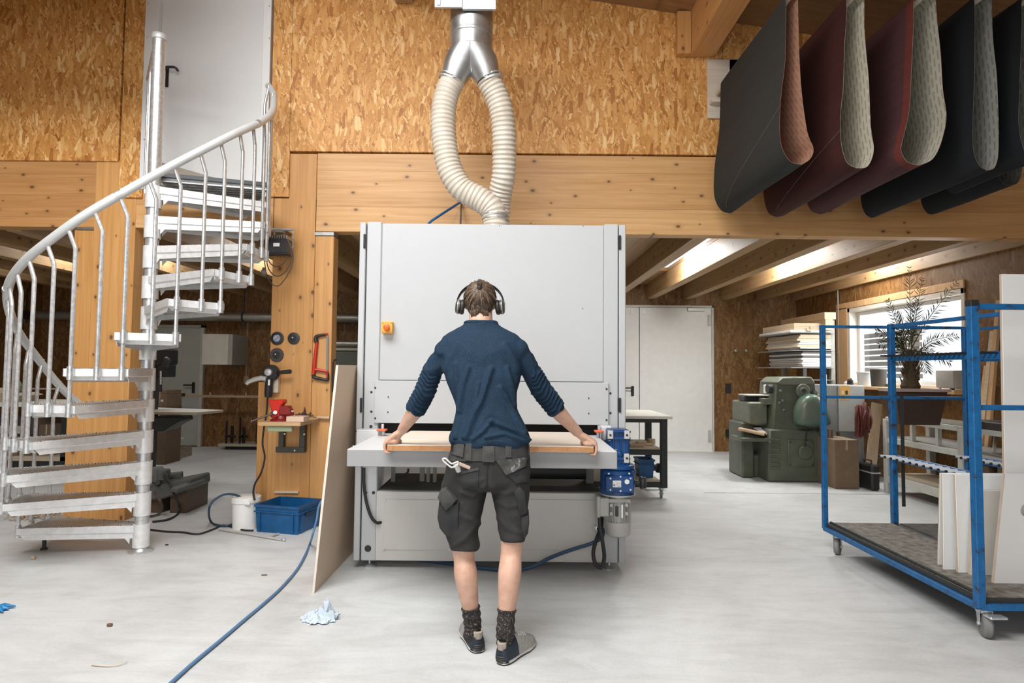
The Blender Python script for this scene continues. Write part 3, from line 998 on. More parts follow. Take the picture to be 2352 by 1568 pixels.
# emergency stop
q = P(892, 753, YM)
M_yel = plain('stop_box_yellow', (0.80, 0.40, 0.06), 0.45)
es = part('stop_box', MB().box(q + V((-0.038, -0.055, -0.041)), q + V((0.038, 0.004, 0.041)), 0.004), M_yel, sand)
part('stop_button', MB().lathe(q + V((0.002, -0.053, 0.0)), [(0.016, 0), (0.016, 0.012), (0.021, 0.016), (0.023, 0.022), (0.021, 0.03), (0.012, 0.034), (0.001, 0.035)], axis=(0, -1, 0), seg=24), plain('stop_button_red', (0.72, 0.13, 0.02), 0.4), es)
m = MB()
for sx in (-1, 1):
    for sz in (-1, 1):
        m.cyl(q + V((0.029 * sx, -0.054, 0.031 * sz)), q + V((0.029 * sx, -0.0565, 0.031 * sz)), 0.0035, seg=8)
parts('screw', m, plain('screw_ochre', (0.35, 0.18, 0.04), 0.5), es)
# lower housing with cover plate
xh0, xh1 = xC1 - 0.008, xD1 + 0.004
b = MB()
b.box((xh0, YM + 0.006, zF), (xh1, YM + 0.76, zH), 0.004)
part('lower_housing', b, M_mach2, sand)
part('lower_deck', MB().box((xh0 + 0.004, YM + 0.05, zH), (xh1 - 0.004, YM + 0.72, zH + 0.004)), plain('housing_dark_grey', (0.075, 0.075, 0.07), 0.6), sand)
for (ax, ay, bx, by) in ((880, 1148, 1036, 1262), (1190, 1148, 1368, 1262)):
    p0, p1 = P(ax, by, YM), P(bx, ay, YM)
    cv = part('cover_plate', MB().box((p0.x, YM + 0.0, p0.z), (p1.x, YM + 0.008, p1.z), 0.002), M_mach2, sand)
    m = MB()
    for x in (p0.x + 0.006, p1.x - 0.006):
        for z in (p0.z + 0.006, p1.z - 0.006):
            m.cyl((x, YM + 0.001, z), (x, YM - 0.005, z), 0.009, seg=12, bev=0.002)
    parts('screw', m, plain('screw_pale', (0.62, 0.61, 0.58), 0.4, 0.4), cv)
for px in (849, 1399):
    q = P(px, 1292, YM + 0.06)
    part('levelling_foot', MB().lathe((q.x, YM + 0.06, 0), [(0.046, 0.0), (0.046, 0.006), (0.03, 0.014), (0.012, 0.02), (0.008, 0.022), (0.008, 0.06)], seg=20), M_galv, sand)
for x in (xL0 + 0.1, xR1 - 0.1):
    part('levelling_foot', MB().lathe((x, YBk - 0.08, 0), [(0.046, 0.0), (0.046, 0.006), (0.03, 0.014), (0.012, 0.02), (0.008, 0.06)], seg=20), M_galv, sand)
# the dark throat, with roller and brush behind the guard
b = MB()
b.box((xC1 + 0.0, YM + 0.16, P(1130, 1003, YM).z - 0.02), (xD1, YM + 0.30, zG + 0.1))
part('throat', b, plain('throat_black', (0.015, 0.013, 0.012), 0.7), sand)
part('pressure_roller', MB().cyl((xC1 + 0.02, YM + 0.09, zG + 0.045), (xD1 - 0.02, YM + 0.09, zG + 0.045), 0.045, seg=20), plain('roller_brown', (0.05, 0.03, 0.02), 0.6), sand)
part('lower_roller', MB().cyl((P(1215, 1092, YM + 0.25).x, YM + 0.28, zH + 0.11), (P(1345, 1092, YM + 0.25).x, YM + 0.28, zH + 0.11), 0.062, seg=24), M_rub, sand)
m = MB()
for px in (868, 905, 985, 1000):
    q = P(px, 1090, YM + 0.4)
    m.box((q.x - 0.012, YM + 0.35, zH), (q.x + 0.012, YM + 0.39, zH + 0.36))
m.box((P(950, 1082, YM + 0.4).x, YM + 0.36, zH + 0.16), (P(985, 1082, YM + 0.4).x, YM + 0.5, zH + 0.3))
m.box((P(965, 1092, YM + 0.4).x, YM + 0.38, zH), (P(975, 1092, YM + 0.4).x, YM + 0.42, zH + 0.2))
m.box((P(1345, 1092, YM + 0.4).x, YM + 0.36, zH), (P(1362, 1082, YM + 0.4).x, YM + 0.5, zH + 0.3))
parts('lifting_column', m, plain('machine_mid_grey', (0.3, 0.3, 0.28), 0.5), sand)
# infeed table
ta = P(797, 1031, 3.43); tb_ = P(1418, 1041, 3.43)
ZT, YT = 0.921, 3.43
txa, txb = ta.x, tb_.x
zt_lo = P(1110, 1074, YT).z
M_tab = plain('table_white', (0.62, 0.63, 0.635), 0.4, var=0.02, bump=0.03, bscale=200)
M_tabf = plain('table_lip_grey', (0.32, 0.325, 0.33), 0.42, var=0.02)
ZT = ta.z
b = MB()
b.box((txa, YT + 0.004, ZT - 0.012), (txb, YM + 0.02, ZT), 0.003)
tab = part('infeed_table', b, M_tab, sand)
part('table_lip', MB().box((txa, YT, zt_lo), (txb, YT + 0.012, ZT - 0.002), 0.003).box((txa, YT + 0.012, zt_lo), (txa + 0.012, YM - 0.01, ZT - 0.013)).box((txb - 0.012, YT + 0.012, zt_lo), (txb, YM - 0.01, ZT - 0.013)), M_tabf, tab)
b = MB()
q0, q1 = P(822, 1006, YM - 0.08), P(872, 994, YM - 0.08)
b.box((q0.x, YM - 0.12, ZT - 0.09), (q1.x, YM - 0.004, ZT + 0.035), 0.004)
q0, q1 = P(1388, 1004, YM - 0.1), P(1402, 985, YM - 0.1)
b.box((q0.x - 0.02, YM - 0.12, ZT - 0.02), (q1.x + 0.01, YM - 0.004, ZT + 0.075), 0.008)
parts('table_bracket', b, M_tab, tab)
# conveyor mat: pale perforated cells
c0, c1 = txa + 0.13, txb - 0.13
s = NT('conveyor_mat')
vo = s.n('ShaderNodeTexVoronoi')
vo.inputs['Scale'].default_value = 46
vo.inputs['Randomness'].default_value = 0.0
s.l(s.coords(), vo.inputs['Vector'])
M_conv = s.out(s.ramp(vo.outputs['Distance'], [(0.28, (0.33, 0.33, 0.32)), (0.4, (0.62, 0.62, 0.61))]), 0.6)
part('conveyor_mat', MB().box((c0, 3.95, ZT - 0.003), (c1, YM + 0.16, ZT + 0.0008)), M_conv, tab)
for px, py in ((880, 990), (1374, 993)):
    q = P(px, py, YM - 0.12)
    sg = -1 if px < 1000 else 1
    k_ = part('sensor_lever', MB().box(q + V((-0.03, -0.07, 0.006)), q + V((0.03, 0.0, 0.018)), 0.003), plain('lever_orange', (0.75, 0.13, 0.04), 0.45), tab)
    part('lever_post', MB().cyl((q.x, q.y, ZT), (q.x, q.y, q.z + 0.008), 0.012, seg=12).cbox(q + V((0.005 * sg, 0.01, 0.032)), (0.016, 0.02, 0.03), 0.002), M_galv, k_)
m = MB()
for px, py in ((1415, 1033), (812, 1024), (842, 1008), (1400, 1012)):
    q = FL(px, py, ZT)
    m.cyl(q, q + V((0, 0, 0.003)), 0.006, seg=10)
parts('screw', m, M_galv, tab)
# cables
part('cable', MB().tube([P(836, 1074, YM - 0.05), P(836, 1110, YM - 0.04), P(841, 1150, YM - 0.03), P(852, 1185, YM - 0.03), P(865, 1200, YM - 0.02), P(875, 1199, YM + 0.01)], 0.0105, 10, smooth=6), M_rub, sand)
part('cable', MB().tube([P(938, 1076, YM + 0.2), P(936, 1085, YM + 0.2), P(925, 1091, YM + 0.2), P(912, 1093, YM + 0.2)], 0.008, 8, smooth=5), M_rub, sand)
# ---- geared motor hanging at the right front corner
YG = YM - 0.18
M_blue = plain('gearbox_blue', (0.006, 0.055, 0.19), 0.33, var=0.15)
def G(px, py, d=0.0):
    return P(px, py, YG + d)
gx = lambda px, py=1100: G(px, py).x
gz = lambda py, px=1415: G(px, py).z
b = MB()
b.box((gx(1394), YG - 0.075, gz(1072)), (gx(1442), YG + 0.075, gz(984)), 0.01)
b.box((gx(1396), YG - 0.095, gz(990)), (gx(1443), YG + 0.09, gz(986)), 0.003)
for px in (1404, 1419, 1434):
    b.box((gx(px) - 0.005, YG - 0.092, gz(1070)), (gx(px) + 0.005, YG - 0.07, gz(990)), 0.003)
b.box((gx(1396), YG - 0.09, gz(1006)), (gx(1442), YG - 0.07, gz(1000)), 0.002)
b.box((gx(1400), YG - 0.088, gz(1052)), (gx(1442), YG - 0.07, gz(1046)), 0.002)
b.ell(G(1424, 1042, -0.07), (0.022, 0.02, 0.022))
c_ = G(1418, 1100)
cz = c_.z
b.lathe((c_.x, YG, gz(1132)), [(0.09, 0.0), (0.113, 0.004), (0.113, 0.15), (0.104, 0.158), (0.098, 0.165), (0.112, 0.17), (0.112, 0.192), (0.09, 0.2), (0.07, 0.215)], seg=32)
b.box((c_.x - 0.095, YG - 0.128, gz(1122)), (c_.x + 0.085, YG - 0.04, gz(1086)), 0.006)
b.ell(G(1449, 1082, 0.0), (0.035, 0.05, 0.025))
gear = part('gearbox', b, M_blue, sand)
m = MB()
for px, py in ((1402, 1098), (1425, 1094), (1448, 1098), (1402, 1124), (1425, 1127), (1448, 1124), (1398, 1087), (1445, 1087)):
    q = G(px, py, -0.127)
    m.cyl(q, q + V((0, -0.007, 0)), 0.0062, seg=8)
parts('bolt', m, M_galv, gear)
m = MB()
q = G(1402, 998, -0.094); m.cbox(q, (0.036, 0.012, 0.056), 0.003)
q = G(1440, 998, -0.094); m.cbox(q, (0.036, 0.012, 0.056), 0.003)
q = G(1439, 1052, -0.092); m.cbox(q, (0.034, 0.012, 0.06), 0.003)
parts('mounting_pad', m, plain('cast_aluminium', (0.62, 0.62, 0.6), 0.4, 0.5), gear)
m = MB()
for px, py in ((1402, 999), (1440, 999), (1440, 1052)):
    q = G(px, py, -0.1)
    m.cyl(q, q + V((0, -0.004, 0)), 0.008, seg=10)
parts('bore', m, M_dark, gear)
q = G(1417, 1111, -0.1285)
part('nameplate', MB().cbox(q, (0.054, 0.002, 0.042)), plain('sticker_white', (0.8, 0.8, 0.78), 0.5), gear)
m = MB()
m.cbox(q + V((-0.017, -0.0014, -0.008)), (0.012, 0.001, 0.014))
for i in range(3):
    m.cbox(q + V((0.008, -0.0014, 0.012 - i * 0.009)), (0.03, 0.001, 0.002))
m.cbox(q + V((0.014, -0.0014, -0.016)), (0.018, 0.001, 0.003))
part('print', m, plain('print_grey', (0.25, 0.25, 0.27), 0.6), gear)
q = G(1440, 1106, -0.1285)
part('sight_disc', MB().cyl(q, q + V((0, -0.004, 0)), 0.0155, seg=18), plain('sticker_white', (0.8, 0.8, 0.78)), gear)
q = G(1455, 1108)
part('handwheel', MB().cyl((c_.x + 0.1, YG, q.z), (c_.x + 0.15, YG, q.z), 0.014, seg=12).lathe((c_.x + 0.145, YG, q.z), [(0.02, 0), (0.036, 0.004), (0.042, 0.008), (0.042, 0.024), (0.034, 0.03), (0.038, 0.034), (0.038, 0.042), (0.001, 0.044)], axis=(1, 0, 0), seg=18), M_black, gear)
b = MB()
b.lathe((c_.x, YG, gz(1137)), [(0.06, 0.0), (0.1, 0.004), (0.118, 0.008), (0.118, 0.018), (0.09, 0.02)], seg=32)
b.lathe((c_.x + 0.005, YG, gz(1230)), [(0.03, 0.0), (0.055, 0.0), (0.076, 0.012), (0.082, 0.03), (0.084, 0.085), (0.086, 0.1), (0.076, 0.104), (0.07, 0.104), (0.07, 0.24), (0.066, 0.29)], seg=32)
for i in range(26):
    a_ = 2 * PI * i / 26
    d_ = V((math.cos(a_), math.sin(a_), 0))
    o_ = V((c_.x + 0.005, YG, 0))
    b.bar(o_ + d_ * 0.077 + V((0, 0, gz(1196))), o_ + d_ * 0.077 + V((0, 0, gz(1150))), 0.016, 0.0035, up=V((-d_.y, d_.x, 0)))
b.box((c_.x - 0.07, YG - 0.072, gz(1150)), (c_.x + 0.075, YG + 0.05, gz(1140)), 0.004)
M_mot = plain('motor_grey', (0.42, 0.42, 0.39), 0.42, 0.2, var=0.05)
mot = part('motor', b, M_mot, sand)
m = MB()
m.box((gx(1368), YG - 0.075, gz(1183)), (gx(1376), YG + 0.06, gz(1134)), 0.006)
m.box((gx(1373), YG - 0.07, gz(1181)), (gx(1396), YG + 0.055, gz(1138)), 0.006)
part('terminal_box', m, M_mot, mot)
m = MB()
for px, py in ((1404, 1160), (1404, 1179), (1439, 1160), (1439, 1179)):
    m.cbox(G(px, py, -0.082), (0.02, 0.014, 0.024), 0.003)
parts('lug', m, M_mot, mot)
m = MB(); m.cbox(G(1429, 1174, -0.084), (0.012, 0.004, 0.085)); part('rating_plate', m, plain('sticker_white', (0.8, 0.8, 0.78)), mot)
m = MB(); m.cbox(G(1417, 1174, -0.083), (0.022, 0.006, 0.065), 0.002); part('motor_badge', m, M_dark, mot)
part('power_cable', MB().tube([G(1377, 1184, -0.01), G(1378, 1205, -0.01), G(1384, 1245, -0.01), G(1388, 1280, 0.0), G(1380, 1303, 0.0), G(1366, 1290, 0.0), G(1363, 1265, 0.02), G(1371, 1235, 0.05), G(1380, 1212, 0.1), G(1382, 1190, 0.18)], 0.013, 12, smooth=7), M_rub, sand)
part('hose_valve', MB().cyl(P(1368, 1213, YM + 0.01), P(1368, 1213, YM - 0.04), 0.012, seg=12).cyl(P(1363, 1219, YM - 0.03), P(1372, 1208, YM - 0.03), 0.009, seg=10).cbox(P(1366, 1212, YM - 0.05), (0.012, 0.01, 0.03), 0.002), M_galv, sand)
part('air_hose', MB().tube([P(1372, 1214, YM - 0.03), P(1384, 1215, YM - 0.08), P(1383, 1232, YM - 0.1), P(1360, 1247, YM - 0.1), P(1310, 1263, YM - 0.08), P(1265, 1280, YM - 0.06), P(1225, 1300, YM - 0.05), FL(1190, 1308, 0.016), FL(1150, 1308, 0.014), FL(1090, 1302, 0.014), FL(1020, 1292, 0.014), FL(960, 1285, 0.014)], 0.0125, 10, smooth=6), plain('air_hose_navy', (0.03, 0.075, 0.15), 0.45), sand)
# exhaust spigot on top
sp_ = P(1136, 511, 4.55)
part('spigot', MB().cyl((sp_.x, 4.55, zT - 0.02), (sp_.x, 4.55, zT + 0.045), 0.088, seg=28), M_galv, sand)

# workpiece: a wooden panel fed into the machine
ba, bb = P(889, 1021, YT - 0.06), P(1364, 1028, YT - 0.06)
zb0 = ZT + 0.001
th_ = 0.032
pn = MB()
pn.box((ba.x, YT - 0.06, zb0), (bb.x, 3.95 + 0.2, zb0 + th_), 0.002)
M_face = wood('panel_face', 'X', (0.80, 0.71, 0.60), (0.74, 0.63, 0.51), knots=False, rough=0.45, off=0.9)
M_edge = wood('panel_edge', 'Y', (0.62, 0.33, 0.15), (0.48, 0.23, 0.09), knots=False, lam=0.16, off=2.9)
pm = one('wooden_panel', pn, [M_face, M_edge], 'glued hardwood panel gripped by the man on the infeed table', 'board')
for p in pm.data.polygons:
    if abs(p.normal.z) < 0.6:
        p.material_index = 1
# ================================================================== extraction duct above the sander
YD = 4.55
duct = thing('extraction_duct', 'silver branched extraction pipe with two translucent ribbed hoses above the sander', 'duct', P(1083, 60, YD))
def D(px, py, d=0.0):
    return P(px, py, YD + d)
rm = 50 / FPX * YD
ax = D(1083, 60).x
z_ = lambda py: D(1083, py, -rm * 0.92).z
b = MB()
b.lathe((ax, YD, z_(95)), [(rm, 0.0), (rm, z_(66) - z_(95)), (rm * 1.035, z_(64) - z_(95)), (rm * 1.035, z_(59) - z_(95)), (rm, z_(57) - z_(95)), (rm, z_(33) - z_(95)), (rm * 1.012, z_(32) - z_(95)), (rm, z_(31) - z_(95)), (rm, z_(-60) - z_(95))], seg=40)
part('main_pipe', b, M_zinc, duct)
# breeches piece: two cone legs leaving the pipe
b = MB()
def ringc(c, t, r, n=28, ref=V((0, 1, 0))):
    t = t.normalized()
    N = (ref - t * ref.dot(t)).normalized()
    B = t.cross(N)
    return [c + (N * math.cos(2 * PI * j / n) + B * math.sin(2 * PI * j / n)) * r for j in range(n)]
rh = 29.5 / FPX * YD
for sx, ex, ey, tx in ((-1, 1041, 184, -0.42), (1, 1121, 184, 0.42)):
    tip = D(ex, ey, -0.01)
    st = V((ax, YD, z_(92)))
    axis_end = V((tx, 0, -1))
    rr = []
    for i in range(10):
        f = i / 9
        c = st.lerp(tip, f) + V((sx * 0.018 * math.sin(PI * f), 0, 0))
        tdir = V((0, 0, -1)).lerp(axis_end, min(1, f * 1.5))
        rr.append(ringc(c, tdir, rm * 0.995 + (rh * 0.98 - rm) * f ** 0.9))
    b.rings(rr, True)
part('branch_piece', b, M_zinc, duct, smooth=50)
part('branch_seam', MB().bar(V((ax, YD - rm - 0.002, z_(92))), D(1083, 165, -0.06), 0.006, 0.01, up=(0, 1, 0)), M_galv, duct)
# ribbed hoses
s = NT('hose_translucent')
n_ = s.noise(s.coords(), 9, 3)
s.out(s.ramp(n_, [(0.3, (0.56, 0.50, 0.41)), (0.7, (0.66, 0.61, 0.53))]), 0.28)
s.b.inputs['Transmission Weight'].default_value = 0.0
s.b.inputs['Subsurface Weight'].default_value = 0.12
s.b.inputs['Subsurface Radius'].default_value = (0.03, 0.02, 0.01)
M_hose = s.m
def hose(pts, r, pitch=0.034, seg=26):
    path = spline([V(p) for p in pts], 14)
    L = [0.0]
    for a, b_ in zip(path, path[1:]):
        L.append(L[-1] + (b_ - a).length)
    n = int(L[-1] / (pitch / 7))
    out, rs = [], []
    j = 0
    for i in range(n + 1):
        d = L[-1] * i / n
        while j < len(L) - 2 and L[j + 1] < d:
            j += 1
        f = (d - L[j]) / max(1e-9, L[j + 1] - L[j])
        out.append(path[j].lerp(path[j + 1], f))
        ph = (d / pitch) % 1.0
        rs.append(r * (0.925 + 0.085 * (0.5 + 0.5 * math.cos(2 * PI * ph)) ** 1.3))
    return MB().tube(out, rs, seg)
h1 = part('hose', hose([D(1042, 182), D(1026, 215), D(1018, 262), D(1020, 320), D(1032, 385), D(1060, 432), D(1103, 458), D(1130, 480), D(1137, 508, 0.0), V((D(1137, 508).x, YD, zT + 0.01))], rh), M_hose, duct, smooth=70)
h2 = part('hose', hose([D(1120, 182, 0.0), D(1138, 215, 0.02), D(1153, 262, 0.04), D(1158, 330, 0.08), D(1157, 400, 0.14), D(1150, 440, 0.2), D(1146, 470, 0.24), D(1144, 512, 0.26), V((D(1144, 512, 0.26).x, YD + 0.26, zT + 0.002))], rh * 0.99), M_hose, duct, smooth=70)
for (px, py, tx, hh, w_) in ((1037, 190, -0.45, h1, 0), (1126, 190, 0.45, h2, 1)):
    for dz, mt in ((0.004, 0), (-0.022, 0)):
        t = V((tx, 0, -1)).normalized()
        c = D(px, py - 8) + t * (-dz)
        mb = MB()
        mb.rings([ringc(c - t * 0.005, t, rh * 0.98), ringc(c - t * 0.005, t, rh * 1.05), ringc(c + t * 0.005, t, rh * 1.05), ringc(c + t * 0.005, t, rh * 0.98)], False, True)
        q = c + V((0.04 * (1 if w_ == 0 else -1), -rh * 0.9, 0.0))
        mb.cbox(q, (0.035, 0.016, 0.014), 0.003, M=None)
        part('hose_clamp', mb, M_galv, hh)
for y0_, hh in ((506, h1),):
    mb = MB()
    c = D(1137, 503)
    for dz in (0, 0.03):
        mb.rings([ringc(c + V((0, 0, dz - 0.006)), V((0, 0, -1)), rh * 0.98), ringc(c + V((0, 0, dz - 0.006)), V((0, 0, -1)), rh * 1.04), ringc(c + V((0, 0, dz + 0.006)), V((0, 0, -1)), rh * 1.04), ringc(c + V((0, 0, dz + 0.006)), V((0, 0, -1)), rh * 0.98)], False, True)
    part('hose_clamp', mb, M_galv, hh)
# slide gate at the top
g = MB()
gy = -rm - 0.03
q0, q1 = D(998, 16, gy), D(1139, 22, gy)
g.box((q0.x, YD + gy, q0.z), (D(1062, 0, gy).x, YD + gy + 0.02, q0.z + 0.3), 0.002)
g.box((D(1062, 0, gy).x + 0.002, YD + gy - 0.004, q1.z), (q1.x, YD + gy + 0.02, q0.z + 0.3), 0.002)
g.box((D(1003, 0, gy).x, YD + gy - 0.008, q0.z + 0.012), (D(1012, 0, gy).x, YD + gy, q0.z + 0.3), 0.002)
part('slide_gate', g, M_galv, duct)
# blue air line and grey cable rising behind the machine
one('air_line', MB().tube([V((P(955, 530, 4.9).x, 4.9, zT + 0.012)), V((P(965, 525, 5.0).x, 4.98, zT + 0.05)), P(985, 513, 5.1), P(1005, 498, 5.15), P(1042, 474, 5.3), P(1062, 461, YF - 0.005)], 0.011, 10, smooth=5), plain('air_line_blue', (0.02, 0.12, 0.30), 0.4), 'short blue air line rising behind the top of the sander', 'hose')
one('supply_cable', MB().tube([V((P(1058, 530, 4.95).x, 4.95, zT + 0.009)), V((P(1058, 520, 5.1).x, 5.1, zT + 0.06)), P(1058, 500, 5.3), P(1060, 468, YF - 0.005)], 0.008, 8, smooth=4), plain('cable_greybrown', (0.14, 0.12, 0.1), 0.5), 'thin dark cable rising behind the sander beside the ribbed hose', 'cable')
# ================================================================== the man at the machine
def remesh(mb, voxel, it=3, fac=0.5):
    me = mb.mesh('tmp')
    o = bpy.data.objects.new('tmp', me)
    C.objects.link(o)
    m = o.modifiers.new('r', 'REMESH')
    m.mode = 'VOXEL'
    m.voxel_size = voxel
    m = o.modifiers.new('s', 'SMOOTH')
    m.factor = fac
    m.iterations = it
    dg = bpy.context.evaluated_depsgraph_get()
    out = bpy.data.meshes.new_from_object(o.evaluated_get(dg))
    bpy.data.objects.remove(o)
    bpy.data.meshes.remove(me)
    r = MB()
    r.v = [v.co.copy() for v in out.vertices]
    r.f = [list(p.vertices) for p in out.polygons]
    r.mi = [0] * len(r.f)
    nor = [v.normal.copy() for v in out.vertices]
    bpy.data.meshes.remove(out)
    return r, nor
def sring(cx, cy, z, hw, hd, n=28, e=2.4, tilt=0.0):
    out = []
    for j in range(n):
        a = 2 * PI * j / n
        ca, sa = math.cos(a), math.sin(a)
        x = math.copysign(abs(ca) ** (2 / e), ca) * hw
        y = math.copysign(abs(sa) ** (2 / e), sa) * hd
        out.append(V((cx + x, cy + y, z + y * tilt)))
    return out
def pxring(py, l, r, Y, hd, e=2.4, n=28, tilt=0.0):
    a, b = P(l, py, Y), P(r, py, Y)
    return sring((a.x + b.x) / 2, Y, (a.z + b.z) / 2, (b.x - a.x) / 2, hd, n, e, tilt)
def smooth_rings(rings, k=4):
    n = len(rings[0])
    cols = [spline([r[j] for r in rings], k) for j in range(n)]
    return [[cols[j][i] for j in range(n)] for i in range(len(cols[0]))]

s = NT('skin')
n_ = s.noise(s.coords(), 14, 5, 0.6)
s.out(s.ramp(n_, [(0.3, (0.50, 0.285, 0.20)), (0.55, (0.60, 0.37, 0.27)), (0.75, (0.66, 0.43, 0.33))]), 0.5)
s.b.inputs['Subsurface Weight'].default_value = 0.12
s.b.inputs['Subsurface Radius'].default_value = (0.02, 0.008, 0.004)
M_skin = s.m
s = NT('shirt_navy_jersey')
n_ = s.noise(s.coords(scale=(1, 1, 0.6)), 260, 3)
n2 = s.noise(s.coords(), 5, 3)
c = s.ramp(n_, [(0.3, (0.008, 0.021, 0.042)), (0.7, (0.020, 0.045, 0.078))])
s.bump(n_, 0.25, 0.002)
s.out(s.mix(0.3, c, s.ramp(n2, [(0.3, (0.75, 0.75, 0.75)), (0.7, (1, 1, 1))]), 'MULTIPLY'), 0.85)
s.b.inputs['Specular IOR Level'].default_value = 0.2
M_shirt = s.m
s = NT('work_shorts_charcoal')
n_ = s.noise(s.coords(), 180, 3)
n2 = s.noise(s.coords(scale=(1, 1, 1)), 9, 6, 0.7, 0.5)
c = s.ramp(n2, [(0.25, (0.009, 0.009, 0.009)), (0.55, (0.02, 0.0195, 0.018)), (0.72, (0.048, 0.045, 0.04)), (0.85, (0.12, 0.11, 0.095))])
s.bump(n_, 0.2, 0.002)
s.out(c, 0.85)
M_short = s.m
M_short2 = plain('work_shorts_patch', (0.05, 0.05, 0.048), 0.85, var=0.35, vscale=18, bump=0.2, bscale=200)
M_short3 = plain('work_shorts_pocket', (0.019, 0.02, 0.021), 0.85, var=0.3, vscale=18, bump=0.2, bscale=200)

def PT(px, py, Y):
    return P(px, py, Y)
ARM = {-1: [(1026, 808, 3.205), (993, 852, 3.225), (979, 893, 3.265), (952, 945, 3.325), (923, 988, 3.395)],
       1: [(1188, 806, 3.205), (1220, 852, 3.225), (1238, 887, 3.265), (1282, 945, 3.325), (1328, 994, 3.395)]}
ARM = {k: [PT(*q) for q in v] for k, v in ARM.items()}
HIPY = 3.11
ankL, ankR = PT(1086, 1432, 3.07), PT(1160, 1452, 2.965)
kneL, kneR = PT(1063, 1258, 3.06), PT(1176, 1245, 3.04)
hipL, hipR = PT(1072, 1075, 3.12), PT(1168, 1075, 3.12)
heelL, heelR = FL(1099, 1500), FL(1149, 1527)
man = thing('person', 'man in navy long-sleeved shirt and charcoal work shorts leaning on the infeed table', 'person', (0.5 * (heelL.x + heelR.x), 3.0, 0))

def stube(mb, pts, rs, seg=16, k=5):
    q = spline([V((r, 0, 0)) for r in rs], k)
    return mb.tube(spline([V(p) for p in pts], k), [v.x for v in q], seg)
body = MB()
# trunk
body.rings(smooth_rings([pxring(1110, 1040, 1205, HIPY, 0.085), pxring(1060, 1044, 1208, HIPY, 0.098), pxring(1000, 1046, 1202, 3.115, 0.092), pxring(940, 1056, 1180, 3.13, 0.086),
                         pxring(880, 1044, 1182, 3.165, 0.10), pxring(830, 1034, 1186, 3.19, 0.105), pxring(790, 1036, 1180, 3.21, 0.09), pxring(765, 1052, 1160, 3.225, 0.065), pxring(750, 1075, 1134, 3.235, 0.052)]))
nk0, nk1 = PT(1105, 765, 3.225), PT(1104, 715, 3.265)
hd = PT(1103, 692, 3.285)
body.tube([nk0, nk0.lerp(nk1, 0.5), nk1, nk1.lerp(hd, 0.5)], [0.06, 0.064, 0.062, 0.055], 16)
Mh = Matrix.Rotation(math.radians(24), 4, 'X').inverted() if False else Matrix.Rotation(math.radians(-24), 4, 'X')
def H(x, y, z):
    return hd + Mh @ V((x, y, z))
body.ell(hd, (0.079, 0.097, 0.103), Mh)
body.ell(H(0, 0.038, -0.055), (0.058, 0.06, 0.062), Mh)
body.ell(H(0, 0.074, -0.092), (0.026, 0.024, 0.022), Mh)          # chin
body.tube([H(0, 0.094, 0.004), H(0, 0.112, -0.03), H(0, 0.102, -0.042)], [0.008, 0.014, 0.011], 8)   # nose
body.ell(H(0, 0.086, 0.02), (0.05, 0.016, 0.012), Mh)             # brow
body.ell(H(0, 0.096, -0.064), (0.024, 0.012, 0.008), Mh)          # mouth
for sx in (-1, 1):
    body.ell(H(0.03 * sx, 0.082, 0.0), (0.015, 0.014, 0.012), Mh)
    body.ell(H(0.077 * sx, 0.0, -0.015), (0.012, 0.022, 0.032), Mh)
# arms
for sg, A in ARM.items():
    stube(body, [A[0], A[1], A[2], A[2].lerp(A[3], 0.45), A[3], A[3].lerp(A[4], 0.55), A[4]], [0.05, 0.044, 0.039, 0.044, 0.043, 0.034, 0.028])
    body.ell(A[0], 0.055)
# legs
for hp_, kn, an, hl in ((hipL, kneL, ankL, heelL), (hipR, kneR, ankR, heelR)):
    calf = kn.lerp(an, 0.33) + V((0, -0.022, 0))
    cc = kn.lerp(an, 0.62) + V((0, -0.012, 0))
    stube(body, [hp_, hp_.lerp(kn, 0.5), kn + V((0, 0, 0.03)), kn.lerp(an, 0.14), calf, cc, kn.lerp(an, 0.85), an + V((0, 0, 0.0)), V((an.x, an.y + 0.01, 0.045))], [0.082, 0.072, 0.058, 0.052, 0.0565, 0.047, 0.0365, 0.034, 0.033], 20)
